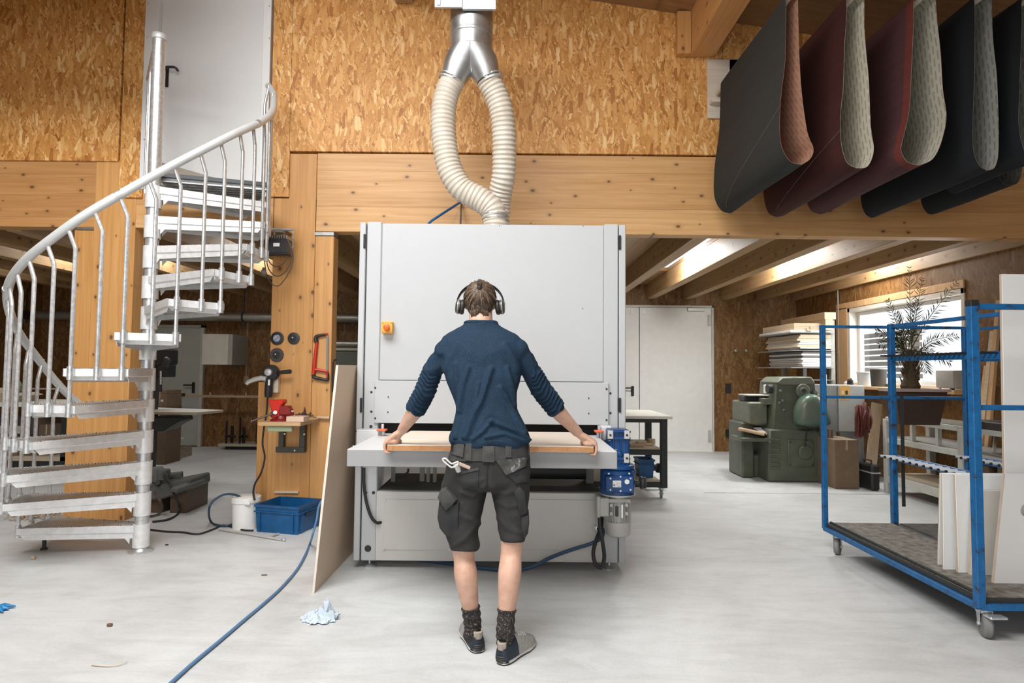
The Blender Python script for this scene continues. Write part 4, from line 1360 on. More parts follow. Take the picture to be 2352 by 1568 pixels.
# hands
E_ = {-1: ba.x, 1: bb.x}
zpt, zpb = zb0 + th_, zb0
YB0 = YT - 0.06          # front edge of the panel
for sg in (-1, 1):
    W = ARM[sg][4]
    e = E_[sg]
    ys = [YB0 + 0.012 + 0.0215 * i for i in range(4)]
    lens = [0.82, 0.95, 1.0, 0.93]
    K = [V((e + sg * (0.004 + 0.006 * (1, 2, 2, 1)[i] / 2), ys[i], zpt + 0.016 + 0.004 * (0, 1, 1.4, 1)[i])) for i in range(4)]
    for i in range(4):
        w0 = W.lerp(V((W.x, ys[i], W.z)), 0.35) + V((0, 0, -0.004))
        mid = w0.lerp(K[i], 0.5) + V((0, 0, 0.004))
        body.tube([w0, mid, K[i]], [0.019, 0.0155, 0.0125], 12)
        body.ell(K[i], 0.0128)
        pip = V((e + sg * 0.0165, ys[i], zpt - 0.010))
        if ys[i] < YT - 0.006:
            dip = V((e + sg * 0.010, ys[i], zpb - 0.0115))
            tip = V((e - sg * 0.018 * lens[i], ys[i] + 0.002, zpb - 0.0105))
        else:
            dip = V((e + sg * 0.0155, ys[i] + 0.002, zpb + 0.014))
            tip = V((e + sg * 0.014, ys[i] + 0.008, zpb + 0.009))
        body.tube([K[i], K[i].lerp(pip, 0.5) + V((sg * 0.004, 0, 0.002)), pip, pip.lerp(dip, 0.5), dip, tip], [0.0115, 0.0095, 0.0098, 0.0085, 0.0085, 0.0072], 10)
        body.ell(tip, 0.0073)
        body.ell(pip, 0.0100)
    body.ell(V((e - sg * 0.016, YB0 + 0.042, zpt + 0.014)), (0.034, 0.042, 0.0155))
    body.ell(V((e - sg * 0.034, YB0 + 0.036, zpt + 0.016)), (0.026, 0.034, 0.018))
    # heel of the hand on the panel, and the thumb along its top
    body.tube([W, V((e - sg * 0.028, YB0 + 0.045, zpt + 0.02))], [0.024, 0.019], 12)
    body.tube([W.lerp(V((e - sg * 0.03, YB0 + 0.03, zpt + 0.02)), 0.5), V((e - sg * 0.05, YB0 + 0.062, zpt + 0.017)), V((e - sg * 0.056, YB0 + 0.09, zpt + 0.0115)), V((e - sg * 0.052, YB0 + 0.118, zpt + 0.010))], [0.019, 0.0135, 0.0105, 0.0085], 10)
    body.ell(V((e - sg * 0.052, YB0 + 0.12, zpt + 0.0095)), 0.0085)
# feet (inside the shoes)
FOOT = []
for hl, an, ang in ((heelL, ankL, 17), (heelR, ankR, -33)):
    t = math.radians(ang)
    fw = V((-math.sin(t), math.cos(t), 0))
    FOOT.append((hl, fw))
    body.tube([V((an.x, an.y, 0.075)), hl + fw * 0.09 + V((0, 0, 0.058)), hl + fw * 0.15 + V((0, 0, 0.046)), hl + fw * 0.23 + V((0, 0, 0.036))], [0.034, 0.034, 0.032, 0.022], 14)
bm_, nr = remesh(body, 0.0052, 3, 0.45)
part('body', bm_, M_skin, man, smooth=180)

# shirt
sh = MB()
tors = [pxring(1024, 1036, 1213, 3.108, 0.112), pxring(1012, 1030, 1219, 3.108, 0.120), pxring(1000, 1031, 1218, 3.110, 0.120), pxring(975, 1040, 1207, 3.12, 0.112), pxring(940, 1046, 1190, 3.135, 0.106),
        pxring(905, 1037, 1187, 3.15, 0.113), pxring(870, 1023, 1196, 3.17, 0.122), pxring(840, 1015, 1200, 3.188, 0.124), pxring(810, 1012, 1202, 3.2, 0.118), pxring(787, 1012, 1200, 3.21, 0.105),
        pxring(769, 1024, 1189, 3.22, 0.088, 2.2), pxring(756, 1047, 1164, 3.228, 0.074, 2.1), pxring(746, 1064, 1147, 3.233, 0.074, 2.0), pxring(740, 1066, 1145, 3.236, 0.073, 2.0), pxring(736, 1068, 1143, 3.238, 0.07, 2.0)]
sh.rings(smooth_rings(tors))
for sg, A in ARM.items():
    cuff = A[2].lerp(A[3], 0.92)
    d = (A[3] - A[2]).normalized()
    sh.tube([A[0] + V((-sg * 0.05, 0, 0.0)), A[0], A[0].lerp(A[1], 0.5), A[1], A[2] + V((0, -0.006, 0)), A[2].lerp(A[3], 0.5), cuff, cuff + d * 0.006], [0.05, 0.061, 0.058, 0.053, 0.055, 0.054, 0.053, 0.051], 20)
    sh.ell(A[0] + V((sg * 0.004, 0, 0.0)), (0.06, 0.07, 0.066))
smh, nr = remesh(sh, 0.0055, 14, 0.5)
def segd(p, a, b):
    ab = b - a
    t = max(0, min(1, (p - a).dot(ab) / max(1e-9, ab.dot(ab))))
    return (p - a - ab * t).length, t
RIDGE = [([(1076, 845), (1063, 885), (1053, 960), (1046, 1003)], 0.012, 0.013),
         ([(1128, 848), (1107, 915), (1082, 972), (1070, 1004)], 0.015, 0.015),
         ([(1150, 890), (1170, 925), (1188, 962), (1207, 992)], 0.012, 0.013),
         ([(1128, 968), (1160, 980), (1190, 992), (1216, 1010)], 0.015, 0.011),
         ([(1128, 968), (1108, 992), (1085, 1008)], 0.011, 0.011),
         ([(1166, 845), (1178, 890), (1184, 930)], 0.008, 0.012),
         ([(1046, 835), (1050, 890), (1056, 945)], 0.009, 0.011),
         ([(1115, 1004), (1160, 996), (1212, 1016)], 0.011, 0.010),
         ([(1100, 880), (1090, 940), (1062, 1004)], 0.008, 0.010),
         ([(1050, 790), (1030, 830), (1022, 850)], 0.006, 0.016),
         ([(1160, 790), (1182, 825), (1192, 850)], 0.006, 0.016),
         ([(1060, 800), (1105, 820), (1150, 803)], 0.004, 0.03)]
RG = []
for pl_, amp, wd in RIDGE:
    q = [P(x, y, 3.04) for x, y in pl_]
    RG.append(([V((a.x, 0, a.z)) for a in q], amp, wd))
CD = CAMP
for i, p in enumerate(smh.v):
    n = nr[i]
    dsp = 0.0
    if n.y < 0.25 and p.y < 3.25:
        f = min(1, (0.25 - n.y) / 0.5)
        k = (3.04 - CD.y) / (p.y - CD.y)
        q = V((p.x * k, 0, CD.z + (p.z - CD.z) * k))
        for pl_, amp, wd in RG:
            dm, tt = min((segd(q, a, b) for a, b in zip(pl_, pl_[1:])), key=lambda z: z[0])
            dsp += 1.5 * f * amp * (math.exp(-(dm / wd) ** 2) - 0.35 * math.exp(-(dm / (wd * 2.2)) ** 2))
    # bunching of the pushed-up sleeves
    for sg, A in ARM.items():
        if (p.x - man.location.x) * sg < 0.2:
            continue
        best = None
        s0 = 0
        for j in range(3):
            dm, t = segd(p, A[j], A[j + 1])
            L_ = (A[j + 1] - A[j]).length
            if best is None or dm < best[0]:
                best = (dm, s0 + t * L_)
            s0 += L_
        if best[0] < 0.085:
            u_ = best[1]
            w_ = min(1, max(0, (u_ - 0.10) / 0.06))
            nz = noise.noise(p * 9.0)
            ph = u_ / 0.027 + 1.1 * nz + 0.9 * math.sin(math.atan2(n.z, n.x))
            dsp += w_ * (0.0055 * math.sin(2 * PI * ph) + 0.002 * noise.noise(p * 40))
            dsp += (1 - w_) * 0.003 * math.sin(2 * PI * (u_ / 0.06 + 1.5 * nz))
    dsp += 0.0022 * noise.noise(p * 14.0) + 0.001 * noise.noise(p * 35.0)
    # wavy hem
    smh.v[i] = p + n * dsp
    if p.z < P(1100, 1008, 3.1).z:
        smh.v[i].z -= 0.008 * math.sin(p.x * 34 + 1.0) - 0.004 + 0.012 * max(0, (p.x - P(1125, 1008, 3.1).x) * 3)
shirt = part('shirt', smh, M_shirt, man, smooth=180)
nb = MB()
nb.tube([hp_ for hp_ in pxring(741, 1067, 1142, 3.236, 0.07, 2.0, 28)], 0.005, 8, closed=True)
part('neck_band', nb, M_shirt, shirt, smooth=180)

# shorts
so = MB()
so.rings(smooth_rings([pxring(1000, 1042, 1210, HIPY, 0.105), pxring(1030, 1036, 1216, HIPY, 0.112), pxring(1060, 1028, 1218, HIPY, 0.122), pxring(1085, 1022, 1218, HIPY, 0.126), pxring(1108, 1018, 1216, HIPY - 0.005, 0.12), pxring(1122, 1030, 1208, HIPY, 0.09)]))
so.rings(smooth_rings([pxring(1090, 1024, 1120, HIPY, 0.11), pxring(1115, 1014, 1120, HIPY, 0.112), pxring(1150, 1014, 1113, HIPY - 0.005, 0.108), pxring(1190, 1018, 1104, 3.09, 0.10), pxring(1220, 1022, 1098, 3.075, 0.094), pxring(1250, 1032, 1103, 3.065, 0.088, tilt=-0.12), pxring(1262, 1036, 1101, 3.06, 0.085, tilt=-0.15)]))
so.rings(smooth_rings([pxring(1090, 1125, 1216, HIPY, 0.11), pxring(1115, 1125, 1217, HIPY, 0.112), pxring(1150, 1133, 1214, HIPY - 0.005, 0.106), pxring(1190, 1141, 1212, 3.085, 0.098), pxring(1215, 1143, 1210, 3.07, 0.09), pxring(1235, 1147, 1207, 3.055, 0.084, tilt=-0.12), pxring(1243, 1149, 1205, 3.05, 0.082, tilt=-0.2)]))
sm2, nr = remesh(so, 0.0062, 4, 0.5)
SR = [([(1060, 1130), (1085, 1140), (1112, 1118)], 0.006, 0.010), ([(1130, 1120), (1160, 1135), (1190, 1125)], 0.005, 0.012), ([(1040, 1175), (1075, 1190), (1100, 1200)], 0.005, 0.012), ([(1095, 1205), (1070, 1235), (1040, 1255)], 0.006, 0.014),
      ([(1145, 1190), (1170, 1215), (1195, 1225)], 0.006, 0.013), ([(1123, 1050), (1122, 1090), (1121, 1120)], -0.008, 0.006), ([(1140, 1150), (1165, 1165), (1190, 1160)], 0.004, 0.012), ([(1050, 1100), (1080, 1108), (1110, 1100)], 0.004, 0.012)]
SRW = []
for pl_, amp, wd in SR:
    SRW.append(([V((a.x, 0, a.z)) for a in (P(x, y, 3.0) for x, y in pl_)], amp, wd))
for i, p in enumerate(sm2.v):
    n = nr[i]
    dsp = 0.004 * noise.noise(p * 11) + 0.002 * noise.noise(p * 28)
    if n.y < 0.2:
        k = 3.0 / p.y
        q = V((p.x * k, 0, CD.z + (p.z - CD.z) * k))
        for pl_, amp, wd in SRW:
            dm = min(segd(q, a, b)[0] for a, b in zip(pl_, pl_[1:]))
            dsp += amp * math.exp(-(dm / wd) ** 2)
    sm2.v[i] = p + n * dsp
shorts = part('shorts', sm2, M_short, man, smooth=180)
# patches follow the cloth: drape each outline onto the back of the shorts
from mathutils.bvhtree import BVHTree
bvh = BVHTree.FromPolygons(sm2.v, sm2.f)
def drape(poly, lift=0.004, t=0.004, nx=14, ny=14, name='pocket', m=M_short2, par=shorts, puff=0.0, rnd=0.0):
    """cloth patch over the quad POLY (photo corners tl, tr, br, bl) lying on the shorts"""
    a, b, c_, d_ = poly
    front, back = [], []
    for iy in range(ny + 1):
        v_ = iy / ny
        for ix in range(nx + 1):
            u_ = ix / nx
            px = (a[0] * (1 - u_) + b[0] * u_) * (1 - v_) + (d_[0] * (1 - u_) + c_[0] * u_) * v_
            py = (a[1] * (1 - u_) + b[1] * u_) * (1 - v_) + (d_[1] * (1 - u_) + c_[1] * u_) * v_
            dr = ray(px, py).normalized()
            hit = bvh.ray_cast(CAMP, dr)
            if hit[0] is None:
                near = bvh.find_nearest(CAMP + dr * 3.05)
                base = CAMP + dr * ((near[0] - CAMP).dot(dr))
                nn = near[1]
            else:
                base, nn = hit[0], hit[1]
            if nn.dot(dr) > 0:
                nn = -nn
            bul = puff * (math.sin(PI * min(1, max(0, u_))) ** 0.5) * (math.sin(PI * v_) ** 0.5) if puff else 0
            front.append(base - dr * (lift + t + bul) + V((0, 0, 0)))
            back.append(base + dr * 0.003)
    w_ = nx + 1
    fs = []
    n_f = len(front)
    for iy in range(ny):
        for ix in range(nx):
            i0 = iy * w_ + ix
            fs.append([i0, i0 + 1, i0 + w_ + 1, i0 + w_])
            fs.append([n_f + i0, n_f + i0 + w_, n_f + i0 + w_ + 1, n_f + i0 + 1])
    rim = [ix for ix in range(nx)] + [iy * w_ + nx for iy in range(ny)] + [ny * w_ + ix for ix in range(nx, 0, -1)] + [iy * w_ for iy in range(ny, 0, -1)]
    for j in range(len(rim)):
        p_, q_ = rim[j], rim[(j + 1) % len(rim)]
        fs.append([q_, p_, n_f + p_, n_f + q_])
    return part(name, MB().add(front + back, fs), m, par, smooth=50)
drape([(1036, 1024), (1216, 1020), (1217, 1056), (1032, 1060)], 0.002, 0.003, name='waistband', nx=40, ny=6, m=plain('work_shorts_band', (0.036, 0.036, 0.034), 0.85, var=0.3, vscale=20))
for q in ([(1069, 1018), (1083, 1018), (1083, 1058), (1070, 1057)], [(1161, 1018), (1175, 1018), (1175, 1050), (1161, 1050)], [(1109, 1024), (1135, 1024), (1136, 1061), (1108, 1061)]):
    drape(q, 0.007, 0.004, 4, 8, name='belt_loop')
drape([(1036, 1016), (1066, 1020), (1063, 1050), (1036, 1042)], 0.008, 0.006, 6, 6, name='tool_flap')
drape([(1045, 1078), (1099, 1074), (1098, 1118), (1062, 1122)], 0.001, 0.003, name='hip_pocket', m=M_short3)
drape([(1046, 1082), (1099, 1073), (1100, 1079), (1052, 1090)], 0.004, 0.004, name='pocket_welt', ny=4)
s = NT('shorts_flap_dusty')
n2 = s.noise(s.coords(), 16, 5, 0.7)
s.out(s.ramp(n2, [(0.4, (0.04, 0.042, 0.04)), (0.58, (0.085, 0.085, 0.08)), (0.72, (0.5, 0.5, 0.48))]), 0.9)
drape([(1140, 1058), (1210, 1050), (1209, 1070), (1162, 1091)], 0.006, 0.004, name='pocket_flap', m=s.m)
drape([(1164, 1088), (1214, 1072), (1216, 1106), (1185, 1110)], 0.001, 0.004, name='hip_pocket', m=M_short3)
# bulging cargo pockets on the thighs
def pocket(pts, Y, dep, name, m):
    mb = MB()
    q = [P(x, y, Y) for x, y in pts]
    c_ = sum(q, V((0, 0, 0))) / len(q)
    rr = []
    for f, o_ in ((1.0, dep), (1.0, 0.012), (0.94, 0.003), (0.85, 0.0)):
        rr.append([c_ + (a - c_) * f + V((0, o_, 0)) for a in q])
    mb.rings(rr, True)
    return part(name, mb, m, shorts, smooth=50)
cg = pocket([(1008, 1152), (1020, 1148), (1042, 1158), (1055, 1152), (1054, 1200), (1055, 1234), (1036, 1239), (1020, 1228), (1009, 1214), (1004, 1190)], 2.985, 0.13, 'cargo_pocket', M_short3)
pocket([(1004, 1144), (1010, 1128), (1024, 1122), (1049, 1148), (1040, 1160), (1024, 1174), (1015, 1162)], 2.972, 0.13, 'cargo_flap', M_short2)
pocket([(1197, 1184), (1215, 1180), (1216, 1200), (1213, 1226), (1204, 1240), (1196, 1222)], 3.0, 0.10, 'cargo_pocket', M_short3)
pocket([(1180, 1128), (1194, 1118), (1206, 1130), (1212, 1180), (1196, 1188)], 2.993, 0.06, 'ruler_pocket', M_short3)

# things in the hip pocket
q = P(1037, 1062, 2.965)
lp_ = [P(x, y, 2.965) for x, y in ((1017, 1054), (1024, 1053), (1036, 1064), (1046, 1062), (1052, 1060), (1050, 1068), (1038, 1073), (1030, 1068), (1020, 1060))]
one('glove_cuff', MB().tube(lp_, 0.0042, 8, closed=True, smooth=4).tube([P(1046, 1064, 2.97), P(1050, 1072, 2.985), P(1054, 1082, 2.995)], [0.012, 0.014, 0.012], 8), plain('cuff_offwhite', (0.62, 0.62, 0.6), 0.8), 'off-white cuff sticking out of the hip pocket of the shorts', 'glove')
one('folding_rule', MB().bar(P(1054, 1064, 2.975), P(1080, 1075, 2.99), 0.012, 0.016, bev=0.003), plain('rule_tan', (0.55, 0.42, 0.33), 0.6), 'short tan folding rule poking out of the hip pocket', 'tool')

# socks and shoes
s = NT('knit_sock')
n_ = s.noise(s.coords(scale=(1, 1, 1)), 120, 4, 0.7)
wv = s.n('ShaderNodeTexNoise'); wv.inputs['Scale'].default_value = 55
s.l(s.coords(scale=(1, 1, 0.25)), wv.inputs['Vector'])
s.bump(n_, 0.6, 0.004)
s.out(s.mix(0.5, s.ramp(n_, [(0.4, (0.012, 0.012, 0.014)), (0.56, (0.045, 0.037, 0.034)), (0.68, (0.30, 0.24, 0.20))]), s.ramp(wv.outputs[0], [(0.35, (0.35, 0.35, 0.36)), (0.6, (1, 1, 1))]), 'MULTIPLY'), 0.95)
M_sock = s.m
M_shoe = plain('shoe_navy', (0.014, 0.022, 0.034), 0.6, var=0.2)
M_shoe_g = plain('shoe_grey_mesh', (0.30, 0.30, 0.28), 0.75, var=0.15, vscale=60)
M_sole = plain('shoe_midsole', (0.66, 0.65, 0.60), 0.6)
M_tabh = plain('shoe_heel_tab', (0.36, 0.31, 0.25), 0.75)
for (hl, fw), kn, an, zt_ in ((FOOT[0], kneL, ankL, P(1085, 1392, 3.07).z), (FOOT[1], kneR, ankR, P(1162, 1400, 2.97).z)):
    sd = V((fw.y, -fw.x, 0))
    top = V((kn.lerp(an, (kn.z - zt_) / (kn.z - an.z)).x, kn.lerp(an, (kn.z - zt_) / (kn.z - an.z)).y - 0.003, zt_))
    foot_in = V((an.x, an.y, 0.07))
    mb = MB()
    path = spline([top, top.lerp(V((an.x, an.y, an.z)), 0.6), V((an.x, an.y + 0.004, an.z - 0.02)), foot_in, foot_in + fw * 0.05 + V((0, 0, -0.02))], 10)
    rs = []
    for i, p in enumerate(path):
        f = i / (len(path) - 1)
        rs.append((0.0435 if f < 0.45 else 0.0435 - 0.0085 * min(1, (f - 0.45) / 0.25)) + 0.0022 * math.sin(f * 40) + 0.002 * noise.noise(p * 30) + (0.002 if i < 3 else 0))
    mb.tube(path, rs, 26)
    part('sock', mb, M_sock, man, smooth=60)
    def LP(x, y, z):
        return hl + sd * x + fw * y + V((0, 0, z))
    # upper: arches along the foot
    secs = [(0.0, 0.026, 0.055, 0.088), (0.012, 0.036, 0.04, 0.094), (0.04, 0.041, 0.03, 0.088), (0.075, 0.043, 0.026, 0.098), (0.11, 0.044, 0.026, 0.112), (0.15, 0.047, 0.026, 0.1), (0.19, 0.05, 0.026, 0.082), (0.23, 0.048, 0.026, 0.066), (0.265, 0.037, 0.028, 0.052), (0.287, 0.015, 0.03, 0.038)]
    rr = []
    for y, w_, zb__, zt__ in secs:
        ring = []
        for j in range(17):
            a_ = PI * j / 16
            ca = math.cos(a_)
            x = math.copysign(abs(ca) ** 0.6, ca) * w_ * (1 - 0.25 * math.sin(a_))
            z = 0.022 + (zt__ - 0.022) * math.sin(a_) ** 0.8
            ring.append(LP(x, y, z))
        rr.append(ring)
    rr = smooth_rings(rr, 3)
    mb = MB()
    mb.rings(rr, True)
    nseg = len(rr)
    sho = thing('shoe', '', 'x') if False else None
    me_ = mb
    # grey mesh toe half
    n17 = 17
    for fi, f in enumerate(me_.f):
        if len(f) == 4:
            ring_i = f[0] // n17
            me_.mi[fi] = 1 if ring_i > nseg * 0.36 else 0
    shoe = part('shoe', me_, [M_shoe, M_shoe_g], man, smooth=60)
    # soles
    out = []
    for j in range(40):
        a_ = 2 * PI * j / 40
        y = 0.1425 - 0.147 * math.cos(a_)
        w_ = 0.047 * abs(math.sin(a_)) ** 0.55 * (1 - 0.16 * math.exp(-((y - 0.11) / 0.045) ** 2)) * (1.0 + 0.1 * (y > 0.18)) * math.copysign(1, math.sin(a_))
        out.append((w_, y))
    def lay(z0, z1, sc0, sc1, lift0=0.0):
        r0 = [LP(x * sc0, 0.1425 + (y - 0.1425) * sc0, z0 + (lift0 if False else 0)) for x, y in out]
        r1 = [LP(x * sc1, 0.1425 + (y - 0.1425) * sc1, z1) for x, y in out]
        return [r0, r1]
    mb = MB(); mb.rings(lay(0.0, 0.008, 0.98, 1.0)); part('outsole', mb, M_rub, shoe)
    mb = MB(); mb.rings(lay(0.008, 0.028, 1.01, 0.985)); part('midsole', mb, M_sole, shoe)
    hb = MB()
    for z in (0.014, 0.022, 0.030, 0.038):
        ring = []
        hb.tube([LP(0.037 * math.sin(t_) , 0.042 - 0.047 * math.cos(t_), z) for t_ in [(-1.1 + 2.2 * k_ / 12) for k_ in range(13)]], 0.0046, 6)
    parts('heel_rib', hb, M_rub, shoe)
    tb = MB()
    tb.rings([[LP(0.028 * math.sin(t_), 0.036 - (0.041 - 0.003 * (k2 in (0, 3))) * math.cos(t_) - dy, z) for t_ in [(-1.0 + 2.0 * k_ / 8) for k_ in range(9)]] + [LP(0.026 * math.sin(t_), 0.036 - 0.034 * math.cos(t_), z) for t_ in [(1.0 - 2.0 * k_ / 8) for k_ in range(9)]] for k2, (z, dy) in enumerate(((0.066, 0.0), (0.07, 0.002), (0.1, 0.006), (0.103, 0.005)))], True)
    part('heel_tab', tb, M_tabh, shoe)
    la = MB()
    for k_ in range(4):
        y = 0.125 + 0.02 * k_
        la.tube([LP(-0.026, y, 0.1 - 0.007 * k_), LP(0, y + 0.004, 0.112 - 0.0085 * k_), LP(0.026, y, 0.1 - 0.007 * k_)], 0.0028, 6)
    parts('lace', la, M_sole, shoe)

# hair, pulled back into a small knot
s = NT('hair_brown')
n_ = s.noise(s.coords(scale=(1, 1, 1)), 70, 4, 0.7)
s.out(s.ramp(n_, [(0.3, (0.03, 0.019, 0.012)), (0.55, (0.085, 0.054, 0.033)), (0.75, (0.22, 0.15, 0.095))]), 0.5)
M_hair = s.m
hb = MB()
def scalp(az, el, r=1.0):
    """point over the skull; az from the back (0) round to the face, el up"""
    x = math.sin(az) * math.cos(el)
    y = -math.cos(az) * math.cos(el)
    z = math.sin(el)
    return H(0.0885 * x * r, 0.106 * y * r - 0.002, 0.112 * z * r)
N1, N2 = 36, 20
vs, fs = [], []
for i in range(N2 + 1):
    for j in range(N1):
        az = 2 * PI * j / N1
        lo = -1.12 + 0.12 * math.cos(az * 5) if abs(((az + PI) % (2 * PI)) - PI) < 1.3 else -0.05 + 0.4 * (1 - math.cos(az)) / 2
        el = lo + (PI / 2 - lo) * i / N2
        p = scalp(az, el, 1.0)
        p += (p - hd).normalized() * (0.004 * noise.noise(p * 45) + (0.0 if i else -0.006))
        vs.append(p)
for i in range(N2):
    for j in range(N1):
        fs.append([i * N1 + j, i * N1 + (j + 1) % N1, (i + 1) * N1 + (j + 1) % N1, (i + 1) * N1 + j])
hb.add(vs, fs)
hair = part('hair', hb, M_hair, man, smooth=180)
st = MB()
rnd = random.Random(3)
kaz, kel = 0.0, 0.14
for k_ in range(230):
    a_ = rnd.uniform(0, 2 * PI)
    L_ = rnd.uniform(0.55, 1.25)
    d_az, d_el = math.sin(a_) * 1.25, math.cos(a_)
    pts = []
    w_ = rnd.uniform(-0.25, 0.25)
    for i in range(7):
        f = 0.1 + 0.9 * i / 6
        az = kaz + d_az * L_ * f * 1.1 + w_ * f * f * 0.5
        el = kel + d_el * L_ * f + w_ * f * (1 - f)
        if el < -1.05:
            el = -1.05
        pts.append(scalp(az, el, 1.015 + 0.03 * math.sin(PI * f) * rnd.uniform(0.5, 1.2) + 0.03 * (1 - f)))
    st.cur = 1 if rnd.random() < 0.28 else 0
    st.tube(pts, [0.0026, 0.0032, 0.0034, 0.0032, 0.0028, 0.002, 0.0008], 5)
st.cur = 0
for k_ in range(60):     # loose ends at the nape
    az = rnd.uniform(-0.75, 0.75)
    el0 = rnd.uniform(-0.95, -0.6)
    L_ = rnd.uniform(0.25, 0.5)
    pts = [scalp(az + 0.1 * f * rnd.uniform(-1, 1), el0 - L_ * f, 1.02) for f in (0, 0.35, 0.7, 1.0)]
    st.tube(pts, [0.003, 0.0034, 0.0026, 0.0008], 5)
for k_ in range(70):     # short hair running down the nape at both sides
    sg = rnd.choice((-1, 1))
    az = sg * rnd.uniform(0.12, 0.95)
    a0 = scalp(az, rnd.uniform(-1.0, -0.8), 1.0)
    zz = P(1103, rnd.uniform(721, 731) - 5 * (abs(az) < 0.3), 3.2).z
    e0 = V((nk1.x + 0.0635 * math.sin(az * 0.95), nk1.y - 0.012 - 0.0625 * math.cos(az * 0.95), zz))
    m0 = a0.lerp(e0, 0.55) + V((0, -0.003, 0))
    st.cur = 0
    st.tube([a0, m0, e0], [0.0034, 0.003, 0.0006], 5)
part('strand', st, [M_hair, plain('hair_light', (0.20, 0.135, 0.085), 0.45, var=0.35, vscale=40)], hair, smooth=180, kind='stuff')
kn = scalp(kaz, kel, 1.05)
kb = MB()
up_ = (scalp(kaz, kel, 1.3) - kn).normalized()
kb.ell(kn + up_ * 0.004, (0.013, 0.013, 0.013))
for k_ in range(26):
    a_ = rnd.uniform(0, 2 * PI)
    r_ = rnd.uniform(0.003, 0.011)
    o_ = V((math.cos(a_) * r_, 0, math.sin(a_) * r_))
    kb.tube([kn + o_ * 0.8, kn + o_ + up_ * 0.012 + V((0, 0, 0.006)), kn + o_ * 1.2 + up_ * 0.018 + V((0.002, 0, 0.022)), kn + o_ * 0.7 + up_ * 0.014 + up_ * 0.004 + V((0.004, 0, 0.026 + rnd.uniform(-.005, .005)))], [0.003, 0.0042, 0.0036, 0.001], 5)
part('hair_knot', kb, plain('hair_knot', (0.045, 0.028, 0.018), 0.55, var=0.4, vscale=60), hair, smooth=180)

# headphones
hp = thing('headphones', 'black over-ear headphones worn by the man, with silver ear cup rims', 'headphones', hd)
M_hp = plain('headphone_black', (0.028, 0.027, 0.025), 0.45)
M_sil = plain('headphone_silver', (0.45, 0.45, 0.42), 0.35, 0.6)
bd = MB()
arc = [H(0.126 * math.sin(t_), 0.012, -0.008 + 0.127 * math.cos(t_)) for t_ in [(-1.42 + 2.84 * i / 30) for i in range(31)]]
rr = []
for i, p in enumerate(arc):
    tn = (arc[min(i + 1, 30)] - arc[max(i - 1, 0)]).normalized()
    sd_ = Mh @ V((0, 1, 0))
    no = tn.cross(sd_)
    w_, h_ = 0.014 + 0.004 * math.sin(PI * i / 30), 0.0045
    rr.append([p + sd_ * w_ * math.cos(a_) + no * h_ * math.sin(a_) for a_ in [2 * PI * j / 12 for j in range(12)]])
bd.rings(rr)
part('headband', bd, M_hp, hp, smooth=60)
for sx in (-1, 1):
    c_ = H(0.097 * sx, 0.004, -0.034)
    ax_ = Mh @ V((sx, -0.12, 0.06)).normalized()
    cu = MB().lathe(c_ + ax_ * (-0.008), [(0.026, -0.006), (0.036, -0.004), (0.041, 0.004), (0.041, 0.012), (0.036, 0.018)], axis=ax_, seg=30)
    part('ear_cushion', cu, M_hp, hp, smooth=60)
    cup = part('ear_cup', MB().lathe(c_ + ax_ * 0.011, [(0.033, -0.002), (0.039, 0.002), (0.039, 0.013), (0.034, 0.021), (0.02, 0.025), (0.001, 0.026)], axis=ax_, seg=30), plain('headphone_grey', (0.07, 0.068, 0.062), 0.4, 0.3), hp, smooth=50)
    part('cup_rim', MB().lathe(c_ + ax_ * 0.023, [(0.0395, -0.003), (0.0405, 0.0), (0.0395, 0.003)], axis=ax_, seg=30, cap=False), M_sil, cup)
    part('yoke', MB().tube([H(0.1255 * sx, 0.012, 0.012), H(0.129 * sx, 0.006, -0.012), c_ + ax_ * 0.03], [0.006, 0.0075, 0.006], 8), M_sil, hp)
# ================================================================== sanding belts hung on the wall rack
YN, YFAR = 3.97, 5.24
def backing(name, base, mark, diag=False):
    s = NT(name)
    tc = s.n('ShaderNodeTexCoord')
    sx = s.n('ShaderNodeSeparateXYZ')
    rot = s.n('ShaderNodeMapping')
    rot.inputs['Rotation'].default_value = (0.6 if diag else 0.05, 0, 0)
    s.l(tc.outputs['Object'], rot.inputs['Vector'])
    s.l(rot.outputs[0], sx.inputs[0])
    col = s.math('FRACT', s.math('MULTIPLY', sx.outputs[1], 27.0))
    cm = s.math('LESS_THAN', s.math('ABSOLUTE', s.math('SUBTRACT', col, 0.5)), 0.17)
    row = s.math('FRACT', s.math('ADD', s.math('MULTIPLY', sx.outputs[2], 11.0), s.math('MULTIPLY', s.math('FLOOR', s.math('MULTIPLY', sx.outputs[1], 27.0)), 0.37)))
    rm_ = s.math('LESS_THAN', row, 0.68)
    fine = s.math('GREATER_THAN', s.math('FRACT', s.math('MULTIPLY', sx.outputs[2], 95.0)), 0.28)
    m = s.math('MULTIPLY', s.math('MULTIPLY', cm, rm_), fine)
    n_ = s.noise(s.coords(), 5, 5, 0.6)
    b_ = s.ramp(n_, [(0.3, tuple(x * 0.82 for x in base)), (0.7, base)])
    s.out(s.mix(s.math('MULTIPLY', m, 0.62), b_, mark), 0.75)
    return s.m
def grit(name, col, streak=0.35):
    s = NT(name)
    n_ = s.noise(s.coords(), 420, 2)
    n2 = s.noise(s.coords(scale=(3, 0.4, 6)), 4, 5, 0.65)
    c = s.ramp(n_, [(0.3, tuple(x * 0.6 for x in col)), (0.7, tuple(x * 1.35 for x in col))])
    c = s.mix(0.5, c, s.ramp(n2, [(0.3, (0.65, 0.65, 0.65)), (0.7, (1, 1, 1))]), 'MULTIPLY')
    s.bump(n_, 0.3, 0.002)
    s.out(c, 0.8)
    s.b.inputs['Specular IOR Level'].default_value = 0.3
    return s.m
